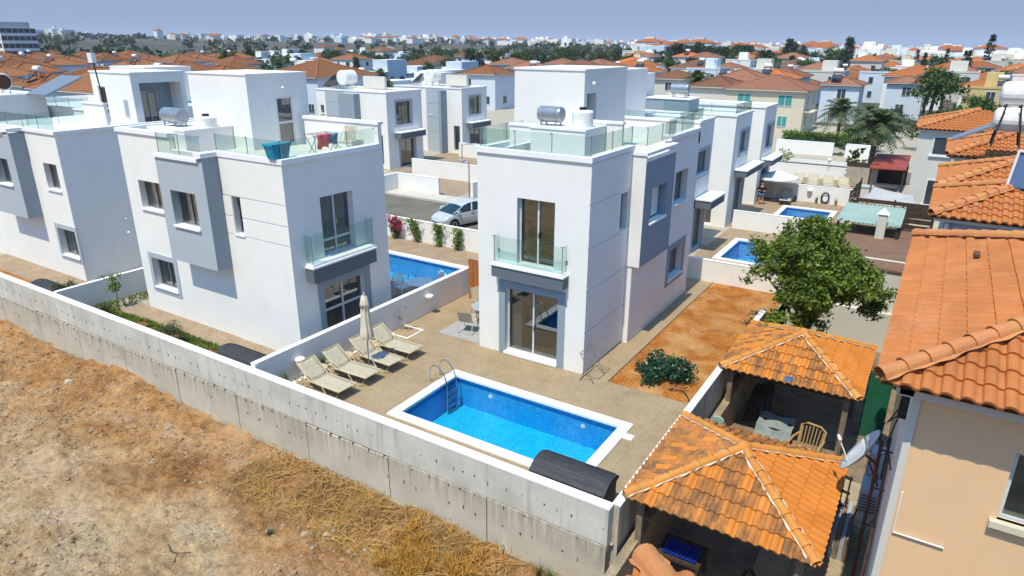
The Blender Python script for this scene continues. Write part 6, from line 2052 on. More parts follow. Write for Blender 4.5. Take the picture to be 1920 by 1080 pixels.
# climbers on the white wall by the car
def climber(label, x, y, h, m, seed, w=0.22, lean=0.0, petals=False):
    r = random.Random(seed)
    t = thing('climbing_plant', label, 'plant', (x, y, 0), 'plants climbing the white street wall')
    st = MB()
    st.tube([(x, y, 0), (x + lean * .5, y - .05, h * .5), (x + lean, y, h * .95)], 0.016, 5, True, 0.006)
    st.build('stem', 'bark', t)
    mb = MB()
    leaf_cloud(mb, [(x + lean * f + r.gauss(0, w * (0.4 + .6 * f)), y + r.gauss(-0.05, 0.07), 0.1 + h * f) for f in [r.random() for _ in range(80)]], 0.07, r, 7, 0.055)
    mb.build('leaves', m, t)
    if petals:
        mb = MB()
        leaf_cloud(mb, [(x + r.gauss(0, w * 1.5), y + r.gauss(-0.12, 0.1), h * r.uniform(0.5, 1.2)) for _ in range(34)], 0.07, r, 12, 0.07)
        mb.build('flowers', 'petal', t)
climber('magenta flowering climber at the left end of the white street wall', -15.7, 8.85, 1.05, 'leaf_mid', 1, 0.2, 0, True)
climber('green climbing plant second from the left on the white street wall', -14.2, 8.9, 1.1, 'leaf_bright', 2, 0.22, -0.35)
climber('green climbing plant third from the left on the white street wall', -12.8, 8.9, 1.1, 'leaf_bright', 3, 0.18, 0.05)
climber('yellow green climbing plant nearest the silver car rear on the white wall', -11.6, 8.9, 1.05, 'leaf_bright', 4, 0.2, 0.1)

# the terrace of the left villa
t = thing('garden_table', 'white round table on the shaded terrace beyond the low wall', 'table', (-9.0, 2.6, 0))
MB().lathe([(0.5, 0.7), (0.55, 0.71), (0.55, 0.735), (0.5, 0.74)], (-8.75, 2.5, 0), 24).build('tabletop', 'whiteplastic', t)
MB().lathe([(0.3, 0.0), (0.06, 0.06), (0.05, 0.7)], (-8.75, 2.5, 0), 12).build('base', 'whiteplastic', t)
M['plastic_white2'] = M['whiteplastic']
armchair('garden_chair', 'white plastic armchair left of the white round table', (-9.55, 2.35, 0.0), R(80), 'whiteplastic')
armchair('garden_chair', 'white plastic armchair behind the white round table', (-8.5, 3.25, 0.0), R(-20), 'whiteplastic')
t = thing('pool_ladder', 'dark chrome ladder of the pool behind the white garden chairs', 'ladder', (-9.6, 4.3, 0))
for x in (-10.1, -9.62):
    MB().tube([(x, 3.35, 0.0), (x, 3.35, 0.5), (x, 3.6, 0.62), (x, 3.85, 0.4), (x, 3.88, -0.6)], 0.022, 8).build('rail', 'steel', t)
for z in (-0.2, -0.45):
    MB().box(-10.1, -9.62, 3.84, 3.94, z, z + .03).build('step', 'steel', t)

# ------------------------------------------------------------------ the silver car
def make_car(label, loc, rz, s=1.0):
    t = thing('parked_car', label, 'car', loc, rz=rz, local=True)
    # profile along x (front = +x), half widths per level
    L, Wd, H = 3.62, 0.745, 1.36
    prof = [(-1.80, 0.34, 0.72), (-1.83, 0.62, 0.72), (-1.76, 0.88, 0.71), (-1.68, 0.98, 0.69), (1.0, 0.92, 0.70), (1.35, 0.80, 0.68), (1.66, 0.66, 0.62), (1.78, 0.50, 0.55), (1.79, 0.30, 0.55), (1.7, 0.2, 0.6), (-1.7, 0.2, 0.66)]
    xs_ = [-1.83, -1.7, -1.4, -1.0, -0.5, 0.0, 0.5, 0.9, 1.2, 1.45, 1.65, 1.76, 1.81]
    belt = [0.86, 0.95, 0.97, 0.96, 0.95, 0.935, 0.92, 0.90, 0.83, 0.77, 0.69, 0.58, 0.46]
    wid = [0.62, 0.70, 0.735, 0.745, 0.745, 0.745, 0.745, 0.74, 0.73, 0.71, 0.66, 0.58, 0.48]
    mb = MB()
    rings = []
    for x, b, w in zip(xs_, belt, wid):
        rings.append([(x, -w * .93, 0.2), (x, -w, 0.36), (x, -w * 1.01, 0.58), (x, -w * .97, b - 0.06), (x, -w * .86, b), (x, 0, b + 0.035), (x, w * .86, b), (x, w * .97, b - 0.06), (x, w * 1.01, 0.58), (x, w, 0.36), (x, w * .93, 0.2)])
    for a, b in zip(rings[:-1], rings[1:]):
        for i in range(10):
            mb.face(a[i], b[i], b[i + 1], a[i + 1])
        mb.face(a[10], b[10], b[0], a[0])
    mb.face(*rings[0])
    mb.face(*reversed(rings[-1]))
    mb.build('body', 'carpaint', t, smooth=True)
    # cabin
    cx_ = [(-1.76, 0.90), (-1.62, 1.22), (-1.2, 1.345), (-0.6, 1.37), (0.0, 1.34), (0.42, 1.22), (1.12, 0.885)]
    def cab(x, z, f):
        w = 0.68 - 0.15 * max(0, (z - 0.9)) / 0.46
        return [(x, -w * f, z), (x, w * f, z)]
    mb = MB()
    top = []
    for x, z in cx_:
        top.append(cab(x, z, 1.0))
    for k in range(1, 5):
        a, b = top[k], top[k + 1]
        if k == 4:
            pass
        mid = lambda q: (q[0][0], 0, q[0][2] + 0.03)
        mb.face(a[0], b[0], mid(b), mid(a))
        mb.face(mid(a), mid(b), b[1], a[1])
    mb.build('roof', 'carpaint', t, smooth=True)
    g = MB()
    a, b = top[5], top[6]
    g.face(a[0], b[0], (b[0][0] + .05, 0, b[0][2] + .01), (a[0][0] + .03, 0, a[0][2] + .02))
    g.face((a[0][0] + .03, 0, a[0][2] + .02), (b[0][0] + .05, 0, b[0][2] + .01), b[1], a[1])
    g.build('windscreen', 'carglass', t)
    g = MB()
    a, b = top[0], top[1]
    g.face(a[0], b[0], b[1], a[1])
    g.build('rear_window', 'carglass', t)
    for s in (-1, 1):
        k = 0 if s < 0 else 1
        side = [(1.12, s * .69, 0.885), (0.42, top[5][k][1], 1.20), (0.0, top[4][k][1], 1.315), (-0.6, top[3][k][1], 1.345), (-1.2, top[2][k][1], 1.32), (-1.6, top[1][k][1], 1.2), (-1.7, s * .70, 0.96), (-0.4, s * .71, 0.945), (0.4, s * .71, 0.915)]
        sb = MB()
        sb.face(*side)
        w_ = sb.build('side_window', 'carglass', t)
        pb = MB()
        for (xa, za), (xb, zb) in (((-0.18, 0.94), (-0.28, 1.33)), ((-1.05, 0.95), (-1.25, 1.31))):
            pb.bar((xa, s * .715, za), (xb, s * .575, zb), 0.07, 0.02)
        pb.bar((1.1, s * .70, 0.9), (0.40, s * .60, 1.21), 0.05, 0.04)
        pb.build('pillar', 'carpaint', w_)
        MB().hexa([(0.72, s * .74, .93), (0.9, s * .74, .93), (0.9, s * .9, .95), (0.74, s * .9, .95), (0.72, s * .74, 1.05), (0.88, s * .74, 1.04), (0.86, s * .9, 1.06), (0.74, s * .9, 1.07)]).build('wing_mirror', 'carpaint', t)
        for x in (1.08, -1.12):
            wb = MB().lathe([(0.1, -0.08), (0.27, -0.085), (0.29, -0.05), (0.29, 0.05), (0.27, 0.085), (0.1, 0.08)], (x, s * .66, 0.29), 20, 'y').build('wheel', 'tyre', t)
            MB().lathe([(0.02, 0.085 * s), (0.18, 0.092 * s), (0.19, 0.08 * s)], (x, s * .665, 0.29), 12, 'y').build('hubcap', 'steel', wb)
            ab = MB()
            ab.lathe([(0.335, -0.01), (0.335, 0.012), (0.2, 0.012)], (x, s * .742, 0.31), 20, 'y')
            ab.build('wheel_arch', 'tyre', t)
        hb = MB()
        hb.hexa([(1.5, s * .5, .6), (1.72, s * .36, .58), (1.72, s * .56, .58), (1.45, s * .69, .62), (1.47, s * .5, .72), (1.66, s * .36, .68), (1.62, s * .58, .68), (1.4, s * .67, .735)])
        hb.build('headlight', 'whitealu', t)
        MB().bar((-0.35, s * .752, 0.8), (-0.15, s * .752, 0.8), 0.03, 0.02).build('door_handle', 'alum', t)
    MB().box(1.70, 1.815, -0.4, 0.4, 0.3, 0.44).build('grille', 'black', t)
    MB().box(1.805, 1.83, -0.22, 0.22, 0.45, 0.54).build('number_plate', 'whiteplastic', t)
    MB().bar((-0.9, 0, 1.38), (-1.02, 0, 1.5), 0.015).build('aerial', 'black', t)
    return t
make_car('silver hatchback parked facing left behind the white wall with climbing plants', (-14.5, 13.25, 0.008), R(-106))

# lamp posts
def street_lamp(label, x, y, h, arm=(0.0, 0.0)):
    t = thing('street_lamp', label, 'street lamp', (x, y, 0), 'thin grey street lamps')
    MB().tube([(x, y, 0), (x, y, h)], 0.045, 8, True, 0.035).build('pole', 'alum', t)
    MB().tube([(x, y, h - .05), (x + arm[0], y + arm[1], h + .05)], 0.03, 6).build('arm', 'alum', t)
    MB().box(x + arm[0] - .22, x + arm[0] + .22, y + arm[1] - .12, y + arm[1] + .12, h + .03, h + .1).build('lamp_head', 'acgrey', t)
street_lamp('thin grey lamp post rising behind the silver car', -16.35, 16.6, 3.0, (-0.5, -0.1))
street_lamp('thin grey lamp post nearest the white driveway wall corner', -23.0, 24.9, 2.6, (0.6, 0.2))

# ------------------------------------------------------------------ third patio
def open_umbrella(label, x, y, h, r_, m):
    t = thing('garden_umbrella', label, 'umbrella', (x, y, 0))
    MB().tube([(x, y, 0), (x, y, h + 0.05)], 0.025, 8).build('pole', 'whitealu', t)
    mb = MB()
    n = 8
    P = [(x + r_ * math.cos(R(22.5 + 45 * k)), y + r_ * math.sin(R(22.5 + 45 * k)), h - 0.42) for k in range(n)]
    for k in range(n):
        a, b = P[k], P[(k + 1) % n]
        mb.face((x, y, h), a, b)
        c = (a[0], a[1], a[2] - 0.1)
        d = (b[0], b[1], b[2] - 0.1)
        mb.face(a, c, d, b)
    mb.build('canopy', m, t)
    rb = MB()
    for k in range(n):
        rb.bar((x, y, h - 0.03), (P[k][0], P[k][1], P[k][2] - .01), 0.015)
    rb.build('rib', 'whitealu', t)
    MB().lathe([(0.25, 0), (0.25, 0.06), (0.05, 0.1)], (x, y, 0), 14).build('base', 'acgrey', t)
open_umbrella('open white umbrella over the third pool patio', -0.55, 30.0, 2.05, 1.4, 'whitecanvas')
lgp = make_lounger('white lounger with a blue towel against the third pool wall', None)
lgp.location = (0.15, 30.0, 0.01)
lgp.rotation_euler = (0, 0, R(-80))
mb = MB()
mb.grid(lambda a, b: (-0.1 + 0.5 * a, 29.2 + 0.45 * b, 0.36 + 0.01 * math.sin(a * 9)), 6, 6)
o = link('folded_towel', mb.mesh('folded_towel', 'blue_towel'), None, 'folded blue towel on the lounger by the third pool', 'towel')
o.modifiers.new('thick', 'SOLIDIFY').thickness = 0.04
names = ['leftmost', 'second from left', 'third from left', 'rightmost']
for i, x in enumerate((-0.3, 0.75, 1.8, 2.85)):
    copy_tree(lgp, (x, 36.7, 0.01), R(-85 + 3 * i), names[i] + ' of the four pale loungers behind the third pool wall')
for i, (x, lab) in enumerate(((-1.9, 'grass tuft at the left end of the third pool wall'), (0.7, 'grass tuft just right of the white lounger with the blue towel'), (2.0, 'grass tuft left of the tyre on the third pool wall'), (3.2, 'grass tuft at the right end of the third pool wall'))):
    grass_pot(lab, x, 30.6, 0.5, 0.0, 'leaf_bright')
globe_lamp('white half round lamp on the third pool wall', 1.5, 30.72, 0.8)
t = thing('hanging_hose', 'black coiled hose hanging on the third pool wall', 'hose', (2.5, 30.75, 0.4))
mb = MB()
for k in range(3):
    mb.tube([(2.5 + (0.2 + .03 * k) * math.cos(q), 30.76 - .02 * k, 0.42 + (0.3 + .03 * k) * math.sin(q)) for q in np.linspace(0, 6.2, 20)], 0.022, 6)
mb.build('coil', 'black', t)
sapling('thin sapling on the pavement beyond the street at left', -2.2, 41.0, 1.9, 8, 'leaf_bright', 0.1, w=0.3)
sapling('broad leaved sapling growing by the street near the palm', 2.9, 40.9, 2.5, 9, 'leaf_bright', 0.16, w=0.5)
t = thing('post_lamp', 'white globe lamp on a thin post behind the row of pale loungers', 'lamp', (1.2, 40.3, 0))
MB().tube([(1.2, 40.3, 0.9), (1.2, 40.3, 1.35)], 0.03, 6).build('post', 'whitealu', t)
MB().lathe([(0.02, -.16), (0.12, -.12), (0.17, 0), (0.12, .12), (0.02, .16)], (1.2, 40.3, 1.5), 14).build('globe', 'lamp_white', t, smooth=True)

# the man beside the third pool
def person(label, x, y, s=1.0, rz=0.0):
    t = thing('person', label, 'person', (x, y, 0.008), rz=rz, local=True)
    t.scale = (s, s, s)
    V_ = [((0, 0, 0.92), .15, .11), ((0, 0, 1.12), .14, .10), ((0, 0, 1.34), .15, .10), ((0, 0, 1.45), .07, .07), ((0, -.02, 1.53), .055, .055),
          ((0, -.03, 1.62), .085, .1), ((0, -.02, 1.72), .075, .085),
          ((.1, 0, 0.84), .095, .1), ((.13, -.02, 0.48), .062, .066), ((.15, 0.02, 0.09), .04, .045), ((.16, -.13, 0.03), .04, .03),
          ((-.1, 0, 0.84), .095, .1), ((-.12, 0, 0.48), .062, .066), ((-.14, 0.03, 0.09), .04, .045), ((-.15, -.12, 0.03), .04, .03),
          ((.2, 0, 1.38), .06, .06), ((.29, 0.04, 1.12), .045, .045), ((.14, -.2, 1.08), .034, .034), ((.06, -.25, 1.10), .035, .025),
          ((-.2, 0, 1.38), .06, .06), ((-.29, 0.04, 1.12), .045, .045), ((-.14, -.2, 1.12), .034, .034), ((-.05, -.25, 1.13), .035, .025)]
    E_ = [(0, 1), (1, 2), (2, 3), (3, 4), (4, 5), (5, 6), (0, 7), (7, 8), (8, 9), (9, 10), (0, 11), (11, 12), (12, 13), (13, 14), (2, 15), (15, 16), (16, 17), (17, 18), (2, 19), (19, 20), (20, 21), (21, 22)]
    me = bpy.data.meshes.new('body')
    me.from_pydata([v[0] for v in V_], E_, [])
    me.materials.append(M['skin'])
    o = link('body', me, t)
    sk = o.modifiers.new('skin', 'SKIN')
    for k, v in enumerate(V_):
        o.data.skin_vertices[0].data[k].radius = (v[1], v[2])
    o.data.skin_vertices[0].data[0].use_root = True
    o.modifiers.new('sub', 'SUBSURF').levels = 1
    def garment(name, vs, es, m, grow):
        me = bpy.data.meshes.new(name)
        ids = {k: i for i, k in enumerate(vs)}
        me.from_pydata([V_[k][0] for k in vs], [(ids[a], ids[b]) for a, b in es], [])
        me.materials.append(M[m])
        g = link(name, me, t)
        g.modifiers.new('skin', 'SKIN')
        for k in vs:
            g.data.skin_vertices[0].data[ids[k]].radius = (V_[k][1] + grow, V_[k][2] + grow)
        g.data.skin_vertices[0].data[0].use_root = True
        g.modifiers.new('sub', 'SUBSURF').levels = 1
    garment('shirt', [1, 2, 0, 15, 19, 16, 20], [(0, 1), (1, 2), (2, 15), (2, 19), (15, 16), (19, 20)], 'navy', 0.05)
    garment('shorts', [0, 7, 11], [(0, 7), (0, 11)], 'denim', 0.045)
    MB().lathe([(0.02, 0.0), (0.09, -0.01), (0.1, -0.07), (0.085, -0.11)], (0, -.015, 1.81), 12).build('hair', 'iron', t, smooth=True)
    MB().box(-.05, .05, -.3, -.24, 1.08, 1.16).build('handset', 'black', t)
    return t
person('man in a dark shirt and blue shorts standing by the third pool wall', -1.05, 28.2, 0.86, R(10))
